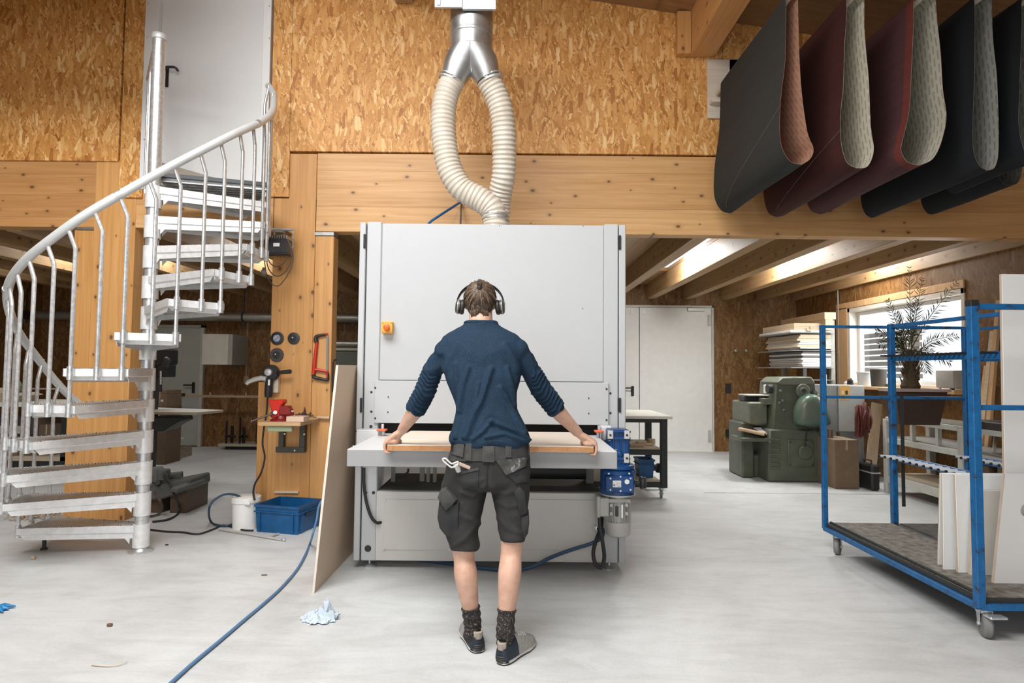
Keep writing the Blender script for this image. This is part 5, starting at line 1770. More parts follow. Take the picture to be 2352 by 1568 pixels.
M_bk1 = backing('belt_back_brown', (0.42, 0.22, 0.14), (0.16, 0.07, 0.045), True)
M_bk2 = backing('belt_back_cream', (0.55, 0.51, 0.40), (0.07, 0.065, 0.055))
M_bk3 = backing('belt_back_olive', (0.46, 0.44, 0.35), (0.06, 0.058, 0.05))
M_bk4 = backing('belt_back_grey', (0.27, 0.27, 0.235), (0.04, 0.04, 0.037))
def belt(left, right, gm, bm, label, yn=YN, yf=YFAR, ztop=3.93, rim=None, seam=None):
    """closed belt: near outline traced down the left side and up the right, pushed back to the wall"""
    def XZ(p):
        q = P(p[0], p[1], yn)
        return (q.x, q.z)
    lo = spline([V((a, 0, b)) for a, b in map(XZ, left)], 5)
    ro = spline([V((a, 0, b)) for a, b in map(XZ, right)], 5)
    r0_ = max(0.035, abs(lo[0].x - ro[-1].x) / 2)
    lo = [p for p in lo if p.z < ztop - r0_ - 0.03]
    ro = [p for p in ro if p.z < ztop - r0_ - 0.03]
    lx_, rx_ = lo[0].x, ro[-1].x
    cxm, rad = (lx_ + rx_) / 2, max(0.035, abs(rx_ - lx_) / 2)
    z0_ = max(lo[0].z, ro[-1].z)
    prof = lo[:-1] + ro
    top = [V((cxm + rad * math.cos(t_), 0, ztop - rad + rad * math.sin(t_))) for t_ in [PI * i / 10 for i in range(11)]]
    prof = prof + top
    n = len(prof)
    cen = sum(prof, V()) / n
    # inward offset along the outline normal
    nrm = []
    area_ = sum(prof[i].x * prof[(i + 1) % n].z - prof[(i + 1) % n].x * prof[i].z for i in range(n))
    for i in range(n):
        t_ = (prof[(i + 1) % n] - prof[i - 1]).normalized()
        nn = V((-t_.z, 0, t_.x))
        nrm.append(nn if area_ > 0 else -nn)
    ny = 14
    def layer(o0, o1):
        rr = []
        def ringat(k, o):
            f = k / ny
            y = yn + (yf - yn) * f
            wob = 0.008 * math.sin(3.0 * f + left[0][0]) * (1 if k else 1)
            return [V((p.x + w_.x * o + wob * max(0, min(1, (ztop - p.z))), y, p.z + w_.z * o + 0.004 * math.sin(5 * f + p.x * 9))) for p, w_ in zip(prof, nrm)]
        outer = [ringat(k, o0) for k in range(ny + 1)]
        inner = [ringat(k, o1) for k in range(ny, -1, -1)]
        return MB().rings(outer + inner, False, True)
    root = thing('sanding_belt', label, 'sanding belt', (cxm, (yn + yf) / 2, min(p.z for p in prof)), 0, 'sanding belts hanging on the wall rack')
    part('grit_face', layer(0.0, 0.0012), gm, root, smooth=60)
    part('backing', layer(0.0012, 0.0024), bm, root, smooth=60)
    if rim is not None:
        mb = MB()
        def rr_(y, o):
            f = (y - yn) / (yf - yn)
            return [V((p.x + w_.x * o + 0.008 * math.sin(3.0 * f + left[0][0]) * max(0, min(1, (ztop - p.z))), y, p.z + w_.z * o + 0.004 * math.sin(5 * f + p.x * 9))) for p, w_ in zip(prof, nrm)]
        mb.rings([rr_(yn - 0.0005, -0.0008), rr_(yn + 0.075, -0.0008), rr_(yn + 0.075, 0.0004), rr_(yn - 0.0005, 0.0004)], False, True)
        part('worn_edge', mb, rim, root, smooth=60)
    if seam:
        pts = []
        for i in range(25):
            f = i / 24
            zt2 = seam[0] + (seam[1] - seam[0]) * f
            y = yn + (yf - yn) * f
            # outline point on the left side at this height
            best = min(range(n // 2), key=lambda j: abs(prof[j].z - zt2))
            p, w_ = prof[best], nrm[best]
            pts.append(V((p.x - w_.x * 0.0015 + 0.008 * math.sin(3.0 * f + left[0][0]) * max(0, min(1, ztop - p.z)), y, zt2)))
        part('seam', MB().tube(pts, 0.0016, 5), plain('belt_seam', (0.16, 0.16, 0.15), 0.7), root)
    return root, (cxm, rad)
G1 = grit('grit_charcoal', (0.030, 0.034, 0.034))
G2 = grit('grit_oxblood', (0.060, 0.016, 0.013))
G3 = grit('grit_plum', (0.085, 0.034, 0.034))
G4 = grit('grit_black', (0.011, 0.013, 0.015))
RK = []
RK.append(belt([(1805, -60), (1804, 60), (1801, 141), (1794, 198), (1789, 248), (1788, 311), (1796, 347), (1814, 371), (1838, 377)], [(1838, 377), (1858, 364), (1866, 340), (1852, 301), (1840, 212), (1835, 124), (1833, 0), (1833, -60)], G1, M_bk1, 'charcoal sanding belt with a brown printed back, first from the timber rafter', seam=(3.14, 2.74)))
RK.append(belt([(1946, -60), (1944, 40), (1940, 110), (1938, 200), (1933, 255), (1933, 320), (1946, 372), (1970, 388)], [(1970, 388), (1996, 383), (2010, 345), (2003, 290), (1997, 180), (1990, 110), (1986, 50), (1988, -60)], G2, M_bk2, 'dark red sanding belt with the palest cream printed back', seam=(2.98, 2.72)))
RK.append(belt([(2099, -60), (2097, 60), (2092, 160), (2087, 250), (2072, 318), (2068, 345), (2082, 370), (2108, 379)], [(2108, 379), (2140, 366), (2160, 330), (2173, 270), (2165, 205), (2160, 120), (2152, 40), (2146, -60)], G3, M_bk3, 'plum sanding belt with a lighter red edge and a wide bulging loop', rim=grit('grit_red_edge', (0.16, 0.035, 0.028))))
RK.append(belt([(2239, -60), (2238, 60), (2237, 150), (2232, 280), (2233, 345), (2246, 380), (2264, 392)], [(2264, 392), (2284, 382), (2292, 330), (2289, 180), (2280, 80), (2278, -60)], G4, M_bk4, 'black sanding belt with a dark grey printed back beside the plum one'))
RK.append(belt([(2346, -60), (2346, 60), (2340, 190), (2338, 290), (2352, 350), (2372, 372)], [(2372, 372), (2398, 360), (2404, 300), (2398, 150), (2392, -60)], G4, M_bk4, 'black sanding belt cut off by the frame edge, its back hardly seen', yn=YN, yf=4.7))
RK.append(belt([(2290, 60), (2289, 200), (2286, 320), (2288, 390), (2302, 420), (2316, 428)], [(2316, 428), (2340, 418), (2348, 370), (2344, 200), (2340, 60)], G4, M_bk4, 'black sanding belt set further back, showing only its rolled lower edge', yn=4.42, yf=YFAR))
# the rack: a pale board screwed to the wall with round arms inside the loops
q0, q1 = P(1624, 273, YF - 0.025), P(1624, 138, YF - 0.025)
rk = thing('belt_rack', 'pale timber rack board on the strand board wall carrying the sanding belts', 'rack', (q0.x, YF - 0.03, q0.z))
M_pale = wood('pale_board', 'X', (0.72, 0.64, 0.54), (0.62, 0.54, 0.44), knots=False, off=6.0)
part('back_board', MB().box((q0.x, YF - 0.045, q0.z), (XR + 0.9, YF - 0.023, q1.z), 0.003), M_pale, rk)
e0, e1 = P(1627, 240, YF - 0.06), P(1660, 222, YF - 0.06)
part('ledge', MB().box((q0.x + 0.015, YF - 0.12, e0.z), (e1.x + 0.2, YF - 0.0455, e0.z + 0.028), 0.003), M_pale, rk)
for (o, (cx_, rd_)) in RK:
    zc = 3.9 - 0.004 - 0.034
    part('arm', MB().cyl((cx_, YF - 0.0455, 3.93 - 0.0235), (cx_, 3.9, 3.93 - 0.0235), 0.02, seg=14), M_pale, rk)
part('riser', MB().box((q0.x + 0.2, YF - 0.045, q1.z + 0.002), (q0.x + 0.3, YF - 0.023, 3.95), 0.003).box((XR + 0.6, YF - 0.045, q1.z + 0.002), (XR + 0.7, YF - 0.023, 3.95), 0.003).box((q0.x + 0.3, YF - 0.045, 3.84), (XR + 0.6, YF - 0.023, 3.95), 0.003), M_pale, rk)
# ================================================================== blue panel trolley
s = NT('rack_blue')
n_ = s.noise(s.coords(), 16, 6, 0.7)
c = s.ramp(n_, [(0.36, (0.035, 0.03, 0.028)), (0.42, (0.008, 0.10, 0.27)), (0.62, (0.010, 0.13, 0.34)), (0.76, (0.05, 0.22, 0.42))])
M_rb = s.out(c, 0.4)
M_plat = plain('carpet_greybrown', (0.20, 0.185, 0.16), 0.95, var=0.45, vscale=22, bump=0.6, bscale=220)
ZP = 0.215
pA = FL(1886, 1199, ZP)
pB = FL(2263, 1372, ZP)
xA, yA, yB2 = pA.x, pA.y, pB.y
xA = 0.5 * (pA.x + pB.x)
xC = P(2051, 1000, yA).x
xDr = P(2219, 900, yA).x
zTop = P(2050, 748, yA).z
zMid = P(1960, 912, yA).z
rack = thing('panel_trolley', 'blue steel panel trolley on castors with rows of pegs and a carpeted deck', 'trolley', (xA + 0.5, (yA + yB2) / 2, 0))
t_ = 0.036
def post(x, y, z0, z1, w_=t_):
    return part('post', MB().box((x - w_ / 2, y - w_ / 2, z0), (x + w_ / 2, y + w_ / 2, z1), 0.003), M_rb, rack)
post(xA, yA, ZP - 0.05, zTop)
post(xC, yA, ZP - 0.05, zTop + 0.012, 0.042)
post(xDr, yA, ZP - 0.05, zTop - 0.01)
zB = P(2250, 691, yB2).z
bp = post(xA, yB2, ZP - 0.05, zB, 0.042)
part('post_cap', MB().box((xA - 0.023, yB2 - 0.023, zB - 0.03), (xA + 0.023, yB2 + 0.023, zB + 0.004), 0.003), M_black, bp)
def rail_(p, q, w_=0.022, h_=0.022):
    return part('crossbar', MB().bar(p, q, w_, h_, bev=0.002), M_rb, rack)
rail_((xA, yA, zTop - 0.012), (xDr, yA, zTop - 0.012))
rail_((xA, yA, zMid), (xDr, yA, zMid))
rail_((xA, yB2, zB - 0.03), (xDr, yB2, zB - 0.03), 0.03, 0.03)
rail_((xA, yB2, P(2310, 936, yB2).z), (xDr, yB2, P(2310, 936, yB2).z), 0.026, 0.026)
YEND = 3.70
rail_((xC, yA, zTop - 0.005), (xC, YEND, zTop - 0.005), 0.026, 0.026)
post(xC, YEND, ZP - 0.05, zTop, 0.03)
post(xDr, YEND, ZP - 0.05, zTop - 0.02, 0.03)
post(xDr, yB2, ZP - 0.05, zB, 0.042)
rail_((xDr, yA, zTop - 0.03), (xDr, YEND, zTop - 0.03), 0.022, 0.022)
M_peg_w = plain('peg_white', (0.62, 0.66, 0.72), 0.5)
def pegrow(x, z, n, m, ln, r, tip=True):
    b_ = rail_((x, yA, z), (x, YEND, z), 0.02, 0.05)
    for i in range(n):
        y = yA - 0.04 - (yA - YEND - 0.08) * i / (n - 1)
        pg = part('peg', MB().cyl((x - 0.01, y, z + 0.012), (x - ln, y, z + 0.016), r, seg=8), m, b_)
        if tip:
            pg2 = part('peg_tip', MB().cyl((x - ln, y, z + 0.016), (x - ln - 0.01, y, z + 0.016), r * 1.02, seg=8), M_black, b_)
zu = P(2051, 822, yA).z
zl_ = P(2051, 1050, yA).z
pegrow(xC, zu, 24, M_black, 0.11, 0.006, False)
pegrow(xDr, zu, 24, M_black, 0.11, 0.006, False)
pegrow(xC, zl_, 15, M_peg_w, 0.13, 0.0095)
pegrow(xDr, zl_, 15, M_peg_w, 0.13, 0.0095)
# deck frame and carpet
fr = MB()
for (a_, b_) in (((xA, yA), (xA, yB2)), ((xDr, yA), (xDr, yB2)), ((xA, yA), (xDr, yA)), ((xA, yB2), (xDr, yB2))):
    part('deck_rail', MB().bar((a_[0], a_[1], ZP - 0.045), (b_[0], b_[1], ZP - 0.045), 0.04, 0.034, bev=0.003), M_rb, rack)
part('deck', MB().box((xA + 0.0, yB2 + 0.0, ZP - 0.028), (xDr, yA, ZP - 0.004)), M_dark, rack)
part('carpet', MB().box((xA + 0.018, yB2 + 0.012, ZP - 0.004), (xC - 0.03, yA - 0.018, ZP + 0.003)), M_plat, rack)
part('carpet', MB().box((xC + 0.03, yB2 + 0.012, ZP - 0.004), (xDr - 0.018, yA - 0.018, ZP + 0.002)), plain('carpet_dark', (0.09, 0.085, 0.08), 0.95, var=0.4, vscale=22, bump=0.5, bscale=220), rack)
part('brush_edge', MB().box((xA + 0.018, yB2, ZP - 0.004), (xA + 0.032, yA - 0.03, ZP + 0.016), 0.004), plain('brush_dark', (0.035, 0.04, 0.035), 0.95, var=0.5, vscale=90, bump=0.8, bscale=300), rack)
M_tyre = plain('castor_tyre', (0.20, 0.20, 0.195), 0.6)
def castor(name, parent, x, y, r, zmount, ang=0.3, par_kids=True, tyre=None):
    """swivel castor: plate, fork, wheel with hub"""
    d_ = V((math.cos(ang), math.sin(ang), 0))
    sd_ = V((-d_.y, d_.x, 0))
    c_ = V((x, y, r)) - d_ * r * 0.25
    b_ = MB()
    b_.box((x - r * 0.8, y - r * 0.8, zmount - 0.006), (x + r * 0.8, y + r * 0.8, zmount), 0.002)
    b_.lathe((x, y, zmount - 0.03), [(r * 0.55, 0), (r * 0.6, 0.01), (r * 0.55, 0.024)], seg=16)
    for sg in (-1, 1):
        o_ = sd_ * (0.02 * sg * r / 0.05)
        b_.prism([c_ + o_ - d_ * r * 0.25, c_ + o_ + d_ * r * 0.25, V((x, y, 0)) + o_ + d_ * r * 0.5 + V((0, 0, zmount - 0.012)), V((x, y, 0)) + o_ - d_ * r * 0.5 + V((0, 0, zmount - 0.012))], sd_ * 0.003 * sg)
    ca = part(name, b_, M_galv, parent)
    w_ = 0.016 * r / 0.05
    part('wheel', MB().lathe(c_ - sd_ * w_, [(r * 0.3, 0.0), (r * 0.86, 0.0), (r, w_ * 0.4), (r, w_ * 1.6), (r * 0.86, w_ * 2), (r * 0.3, w_ * 2)], axis=sd_, seg=28), tyre or M_tyre, ca)
    part('axle', MB().cyl(c_ - sd_ * (w_ + 0.014), c_ + sd_ * (w_ + 0.014), r * 0.16, seg=10), M_galv, ca)
    return ca
zm = ZP - 0.062
c1 = castor('castor', rack, xA + 0.05, yA - 0.09, 0.062, zm, 0.9)
c2 = castor('castor', rack, xA + 0.06, yB2 + 0.05, 0.066, zm, 1.2)
part('brake_pedal', MB().box((xA + 0.02, yB2 - 0.05, 0.118), (xA + 0.11, yB2 + 0.01, 0.132), 0.004), M_galv, c2)
castor('castor', rack, xDr - 0.06, yA - 0.09, 0.062, zm, 0.4)
castor('castor', rack, xDr - 0.06, yB2 + 0.08, 0.062, zm, 0.4)

# white panels standing on the deck
M_pw = plain('panel_white', (0.74, 0.75, 0.74), 0.5, var=0.015)
M_pe = wood('panel_ply_edge', 'Z', (0.62, 0.52, 0.42), (0.5, 0.41, 0.32), knots=False, off=8.0)
M_pb = plain('panel_primer_beige', (0.56, 0.53, 0.48), 0.6, var=0.03)
def sheet(bx, by, tx, ty, wid, th, label, face=M_pw, zfoot=ZP + 0.0035, lean=0.03, holes=None):
    b0 = FL(bx, by, zfoot)
    top = P(tx, ty, b0.y + lean)
    h_ = top.z - b0.z
    sk = V((top.x - b0.x, lean, h_))
    nrm_ = V((0, 1, 0))
    mb = MB()
    if holes:
        # front face with round cut-outs
        bm = bmesh.new()
        ux, uz = V((1, 0, 0)), sk / h_
        def at2(x, z):
            return b0 + ux * x + uz * z
        loop = [(0, 0), (wid, 0), (wid, h_), (0, h_)]
        vs_ = [bm.verts.new(at2(*p)) for p in loop]
        es = [bm.edges.new((vs_[i], vs_[(i + 1) % 4])) for i in range(4)]
        for hx, hz, hr in holes:
            cv = [bm.verts.new(at2(hx + hr * math.cos(2 * PI * j / 28), hz + hr * math.sin(2 * PI * j / 28))) for j in range(28)]
            es += [bm.edges.new((cv[j], cv[(j + 1) % 28])) for j in range(28)]
        g_ = bmesh.ops.triangle_fill(bm, edges=es, use_beauty=True, use_dissolve=False)
        ex = bmesh.ops.extrude_face_region(bm, geom=list(bm.faces))
        for v_ in [g for g in ex['geom'] if isinstance(g, bmesh.types.BMVert)]:
            v_.co += nrm_ * th
        mb._bm(bm)
    else:
        mb.prism([b0, b0 + V((wid, 0, 0)), b0 + V((wid, 0, 0)) + sk, b0 + sk], nrm_ * th, 0.0015)
    o = one('white_panel', mb, [face, M_pe], label, 'panel', 'panels standing on the blue trolley', loc=(b0.x + wid / 2, b0.y + th / 2, zfoot))
    for p in o.data.polygons:
        if abs(p.normal.x) > 0.8:
            p.material_index = 1
    return o
sheet(2155, 1297, 2160, 1086, 0.42, 0.012, 'hindmost thin board of the white row on the trolley deck, mostly its edge')
sheet(2167, 1308, 2165, 1087, 0.62, 0.012, 'tall white panel second in the row standing on the deck')
sheet(2202, 1315, 2194, 1090, 0.6, 0.022, 'white panel with a thick plywood edge in the middle of the row')
sheet(2230, 1321, 2238, 1126, 0.34, 0.028, 'short beige primed panel in front of the white row', face=M_pb)
sheet(2283, 1339, 2309, 1088, 0.5, 0.02, 'white panel with round cut-outs at the front of the deck', holes=[(0.145, 0.40, 0.038), (0.25, 0.40, 0.038)])
sheet(2312, 1330, 2301, 629, 0.6, 0.02, 'very tall white panel standing behind the near blue post')
# dark steel push bar leaning inside the trolley
q = P(2072, 910, yA - 0.1)
one('steel_strip', MB().bar(P(2076, 1163, yA - 0.06), P(2071, 908, yA - 0.04), 0.024, 0.008, up=(0, 1, 0)), M_dark, 'dark steel strip leaning upright inside the blue trolley', 'steel strip')
# ================================================================== right of the machine, under the mezzanine
M_gfr = plain('frame_dark_green', (0.022, 0.028, 0.026), 0.45, 0.2)
M_top = plain('bench_laminate', (0.66, 0.65, 0.58), 0.5)
M_ply = wood('bench_ply', 'X', (0.5, 0.43, 0.32), (0.4, 0.33, 0.24), knots=False, off=3.5)
fc = FL(1517, 1143)
yb0 = fc.y
ztb_ = P(1545, 956, yb0 - 0.1).z
xbr = P(1545, 956, yb0 - 0.1).x
wb_ = thing('work_table', 'wheeled work table with pale top and two shelves behind the sander', 'table', (xbr - 0.6, yb0 + 0.4, 0))
part('tabletop', MB().box((xbr - 1.25, yb0 - 0.1, ztb_ - 0.03), (xbr, yb0 + 0.95, ztb_), 0.004), M_top, wb_)
xl_ = P(1524, 1000, yb0).x
for (x, y) in ((xl_, yb0), (xl_, yb0 + 0.75), (xl_ - 1.05, yb0), (xl_ - 1.05, yb0 + 0.75)):
    part('leg', MB().box((x - 0.035, y - 0.035, 0.11), (x + 0.035, y + 0.035, ztb_ - 0.03), 0.004), M_gfr, wb_)
    castor('castor', wb_, x - 0.02, y + 0.02, 0.045, 0.11, 1.3)
parts('apron', MB().box((xl_ - 1.05, yb0 - 0.03, ztb_ - 0.075), (xl_, yb0 + 0.03, ztb_ - 0.03), 0.003).box((xl_ - 1.05, yb0 + 0.72, ztb_ - 0.075), (xl_, yb0 + 0.78, ztb_ - 0.03), 0.003), M_gfr, wb_)
zs1, zs2 = P(1500, 1032, yb0).z, P(1500, 1106, yb0).z
for z in (zs1, zs2):
    sf = part('shelf', MB().box((xl_ - 1.05, yb0 - 0.02, z), (xl_ - 0.04, yb0 + 0.78, z + 0.02), 0.003), M_ply, wb_)
    part('shelf_rail', MB().box((xl_ - 1.05, yb0 - 0.035, z - 0.055), (xl_ - 0.036, yb0 + 0.02, z - 0.0005), 0.003), M_gfr, sf)
zq = zs1 + 0.021
tr_ = P(1496, 1018, yb0 + 0.3)
one('tape_roll', MB().lathe((tr_.x, yb0 + 0.3, zq), [(0.03, 0), (0.045, 0), (0.045, 0.06), (0.03, 0.06)], seg=24), plain('tape_tan', (0.42, 0.32, 0.2), 0.6), 'roll of brown tape on the middle shelf of the work table', 'tape')
for i, (px, w_, h_, y_, dz, lab) in enumerate(((1462, 0.16, 0.025, 0.12, 0, 'longer wood offcut lying on the middle shelf of the work table'), (1478, 0.2, 0.02, 0.2, 0, 'flat wood offcut beside the tape roll on the shelf'), (1473, 0.1, 0.02, 0.2, 0.021, 'small wood offcut lying on top of the flat one on the shelf'))):
    x = P(px, 1020, yb0 + y_).x
    one('wood_offcut', MB().box((x - w_ / 2, yb0 + y_ - 0.04, zq + dz), (x + w_ / 2, yb0 + y_ + 0.04, zq + dz + h_), 0.003), wood('offcut_wood', 'X', (0.55, 0.42, 0.29), (0.42, 0.3, 0.19), knots=False), lab, 'offcut', 'offcuts on the table shelf')
def crate(name, label, x0, x1, y0_, y1_, z, h, m, grp=None, taper=0.02, rz=0.0, ribs=True):
    """stacking crate: walls, rim bands, corner ribs, hand holes"""
    cx_, cy_ = (x0 + x1) / 2, (y0_ + y1_) / 2
    hx, hy = (x1 - x0) / 2, (y1_ - y0_) / 2
    t = thing(name, label, 'crate', (cx_, cy_, z), rz, grp)
    def rect(sx, sy, zz):
        return [V((-sx, -sy, zz)), V((sx, -sy, zz)), V((sx, sy, zz)), V((-sx, sy, zz))]
    b = MB()
    i_ = 0.012
    b.rings([rect(hx - taper, hy - taper, 0), rect(hx - 0.008, hy - 0.008, h), rect(hx - 0.008 - i_, hy - 0.008 - i_, h), rect(hx - taper - i_, hy - taper - i_, 0.01)], True)
    part('body', b, m, t, local=True, smooth=0)
    r = MB()
    for zz, hh in ((h - 0.018, 0.018), (h - 0.062, 0.01)):
        r.rings([rect(hx, hy, zz), rect(hx, hy, zz + hh), rect(hx - 0.014, hy - 0.014, zz + hh), rect(hx - 0.014, hy - 0.014, zz)], False, True)
    part('rim', r, m, t, local=True, smooth=0)
    if ribs:
        for sx in (-1, 1):
            for sy in (-1, 1):
                part('corner_rib', MB().box((sx * (hx - 0.06), sy * (hy - 0.012), 0.012), (sx * (hx - 0.052), sy * (hy - 0.001), h - 0.055)).box((sx * (hx - 0.012), sy * (hy - 0.06), 0.012), (sx * (hx - 0.001), sy * (hy - 0.052), h - 0.055)), m, t, local=True, smooth=0)
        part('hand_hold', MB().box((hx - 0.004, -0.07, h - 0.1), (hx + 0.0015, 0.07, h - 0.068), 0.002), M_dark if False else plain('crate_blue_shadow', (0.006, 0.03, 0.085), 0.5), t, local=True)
    return t
M_cb = plain('crate_blue', (0.006, 0.085, 0.23), 0.42, var=0.2, vscale=14)
p0, p1 = P(1466, 1093, yb0 + 0.1), P(1505, 1060, yb0 + 0.1)
zc_ = zs2 + 0.021
crate('storage_crate', 'small blue plastic crate on the bottom shelf of the work table', p0.x, p1.x, yb0 + 0.1, yb0 + 0.38, zc_, p1.z - zc_ + 0.02, M_cb, ribs=False)
sp = P(1502, 1052, yb0 + 0.5)
one('angle_grinder', MB().tube([V((sp.x - 0.08, yb0 + 0.5, zc_ + 0.035)), V((sp.x + 0.02, yb0 + 0.5, zc_ + 0.05)), V((sp.x + 0.06, yb0 + 0.5, zc_ + 0.09))], [0.03, 0.034, 0.025], 12).lathe((sp.x + 0.08, yb0 + 0.5, zc_), [(0.001, 0), (0.06, 0.0), (0.065, 0.04), (0.04, 0.1), (0.001, 0.11)], seg=16), M_black, 'black machine half hidden behind the small blue crate', 'power tool')

# ---- old green saw with its tilting column
M_og = plain('machine_olive', (0.085, 0.095, 0.066), 0.42, var=0.2, vscale=7)
M_og2 = plain('machine_olive_light', (0.14, 0.15, 0.115), 0.45, var=0.15, vscale=9)
s = NT('machine_hood_green')
n_ = s.noise(s.coords(), 3.0, 3)
s.out(s.ramp(n_, [(0.35, (0.12, 0.13, 0.10)), (0.6, (0.05, 0.11, 0.075))]), 0.3)
M_hoodg = s.m
LA = FL(1768, 1098); LB = FL(1888, 1106)
yl = LA.y - 0.25
def Lx(px, py, d=0.0):
    return P(px, py, yl + d)
old = thing('planing_machine', 'old olive green cast iron woodworking machine with a rounded belt guard', 'machine', ((LA.x + LB.x) / 2, yl, 0))
def prof(pts, d0, d1, m, name, bev=0.012, par=None):
    return part(name, MB().prism([Lx(x, y, d0) for x, y in pts], (0, d1 - d0, 0), bev), m, par or old, smooth=40)
yfl = P(1830, 1104, yl).z
def flr(x):
    q = Lx(x, 1100)
    return q
base_pts = [(1766, 985), (1793, 985), (1884, 985), (1888, 1105), (1797, 1105), (1764, 1090)]
col = MB()
pts = [Lx(x, y) for x, y in [(1776, 988), (1784, 880), (1796, 867), (1864, 866), (1872, 880), (1884, 990)]]
rr = []
for o_, f in ((0.0, 0.97), (0.02, 1.0), (0.5, 1.0), (0.55, 0.95)):
    c_ = sum(pts, V()) / len(pts)
    rr.append([c_ + (p - c_) * f + V((0, o_, 0)) for p in pts])
col.rings(rr)
part('column', col, M_og, old, smooth=40)
b0_, b1_ = Lx(1765, 985), Lx(1888, 985)
fb = MB()
fb.prism([V((b0_.x, yl - 0.03, b0_.z + 0.0)), V((b1_.x + 0.02, yl - 0.03, b0_.z)), V((b1_.x + 0.05, yl - 0.03, 0.0)), V((b0_.x - 0.02, yl - 0.03, 0.0))], (0, 0.62, 0), 0.02)
part('pedestal', fb, M_og, old, smooth=40)
prof([(1782, 879), (1797, 866), (1864, 865), (1874, 880), (1860, 884), (1798, 884)], -0.02, 0.5, M_og2, 'top_cap')
q = Lx(1842, 897)
part('hub_plate', MB().lathe(q + V((0, -0.0, 0)), [(0.088, 0), (0.088, 0.03), (0.08, 0.04), (0.045, 0.042), (0.04, 0.055), (0.001, 0.056)], axis=(0, -1, 0), seg=32), M_og2, old)
part('hub_bore', MB().cyl(q + V((0, -0.05, 0)), q + V((0, -0.062, 0)), 0.026, seg=18), M_dark, old)
# rounded belt guard
gd = []
for o_, f in ((0.0, 0.93), (-0.04, 1.0), (-0.14, 0.99), (-0.19, 0.9), (-0.215, 0.72), (-0.222, 0.3)):
    gp_ = spline([Lx(x, y) for x, y in [(1817, 960), (1822, 930), (1836, 909), (1858, 904), (1876, 918), (1889, 950), (1893, 972), (1870, 978), (1835, 977), (1820, 972)]], 5, True)
    c_ = Lx(1856, 942)
    gd.append([c_ + (p - c_) * f + V((0, o_, 0)) for p in gp_])
part('belt_guard', MB().rings(gd), M_hoodg, old, smooth=60)
part('guard_handle', MB().tube([Lx(1888, 935, -0.1), Lx(1893, 942, -0.14), Lx(1893, 968, -0.14), Lx(1890, 978, -0.1)], 0.012, 8, smooth=4), M_galv, old)
# lower inspection cover with round knob
cv = prof([(1810, 1010), (1870, 1010), (1871, 1072), (1810, 1072)], -0.045, -0.028, M_og, 'inspection_cover', 0.008)
q = Lx(1849, 1038, -0.045)
part('cover_knob', MB().lathe(q, [(0.088, 0), (0.088, 0.02), (0.075, 0.035), (0.02, 0.04), (0.001, 0.042)], axis=(0, -1, 0), seg=30), M_og, cv)
for px, py in ((1815, 1015), (1865, 1015), (1815, 1067), (1866, 1067)):
    qq = Lx(px, py, -0.045)
    part('screw', MB().cyl(qq, qq + V((0, -0.01, 0)), 0.01, seg=8), M_dark, cv)
part('lever', MB().bar(Lx(1854, 978, -0.06), Lx(1848, 1025, -0.09), 0.01, 0.01).ell(Lx(1854, 977, -0.06), 0.016), M_dark, old)
for i in range(7):
    y = 1008 + i * 11
    part('louvre', MB().bar(Lx(1766, y, -0.035), Lx(1793, y + 3, -0.035), 0.02, 0.03, bev=0.008), M_og, old)
for px, py in ((1792, 898), (1797, 920), (1790, 925), (1800, 941)):
    part('grease_cap', MB().cyl(Lx(px, py, 0.02), Lx(px, py, -0.04), 0.02, seg=10, bev=0.006), M_og, old)
part('oil_knob', MB().cyl(Lx(1873, 901, -0.0), Lx(1873, 901, -0.03), 0.03, seg=12, bev=0.008).ell(Lx(1875, 908), 0.03), M_og2, old)
# the bed running to the back wall side
xb0, xb1 = Lx(1690, 930, 0.6).x, Lx(1775, 930).x
zb_t, zb_b = Lx(1700, 920, 0.45).z, Lx(1700, 970, 0.45).z
part('bed', MB().box((xb0, yl + 0.15, zb_b), (xb1, yl + 0.75, zb_t), 0.02), M_og2, old)
part('bed_leg', MB().box((xb0 - 0.05, yl + 0.25, 0.0), (xb0 + 0.11, yl + 0.75, zb_b + 0.02), 0.02), M_og, old)
part('bed_base', MB().box((xb0 + 0.1, yl + 0.3, 0.0), (xb1, yl + 0.7, 0.3), 0.02), M_og, old)
fe = part('fence', MB().box((Lx(1703, 905, 0.4).x, yl + 0.3, zb_t), (Lx(1780, 905, 0.4).x, yl + 0.5, zb_t + 0.07), 0.01), M_dark, old)
part('fence_plate', MB().box((Lx(1705, 905, 0.4).x, yl + 0.2, zb_t + 0.072), (Lx(1780, 905, 0.4).x, yl + 0.55, zb_t + 0.09), 0.004), plain('fence_bright', (0.6, 0.58, 0.52), 0.4, 0.4), old)
part('slide', MB().box((Lx(1745, 925, 0.2).x, yl + 0.1, zb_t - 0.03), (Lx(1776, 925, 0.2).x, yl + 0.25, zb_t + 0.05), 0.006), M_og2, old)
part('motor_pulley', MB().cyl(Lx(1772, 893, 0.1), Lx(1762, 893, 0.1), 0.06, seg=18), M_dark, old)
part('side_box', MB().cbox(Lx(1764, 893, 0.3), (0.09, 0.08, 0.11), 0.006), plain('box_white', (0.7, 0.7, 0.67)), old)
bl = one('plank_offcut', MB().bar(Lx(1697, 984, 0.15) + V((0, 0, 0)), Lx(1757, 997, 0.0), 0.16, 0.03, bev=0.003), wood('offcut_long', 'X', (0.5, 0.36, 0.22), (0.38, 0.25, 0.14), off=1.2), 'rough plank lying across the ledge of the olive machine', 'plank')
part('ledge', MB().box((Lx(1690, 990, 0.2).x, yl + 0.0, Lx(1700, 1003, 0.1).z - 0.05), (xb1, yl + 0.4, Lx(1700, 1003, 0.1).z), 0.01), M_og, old)
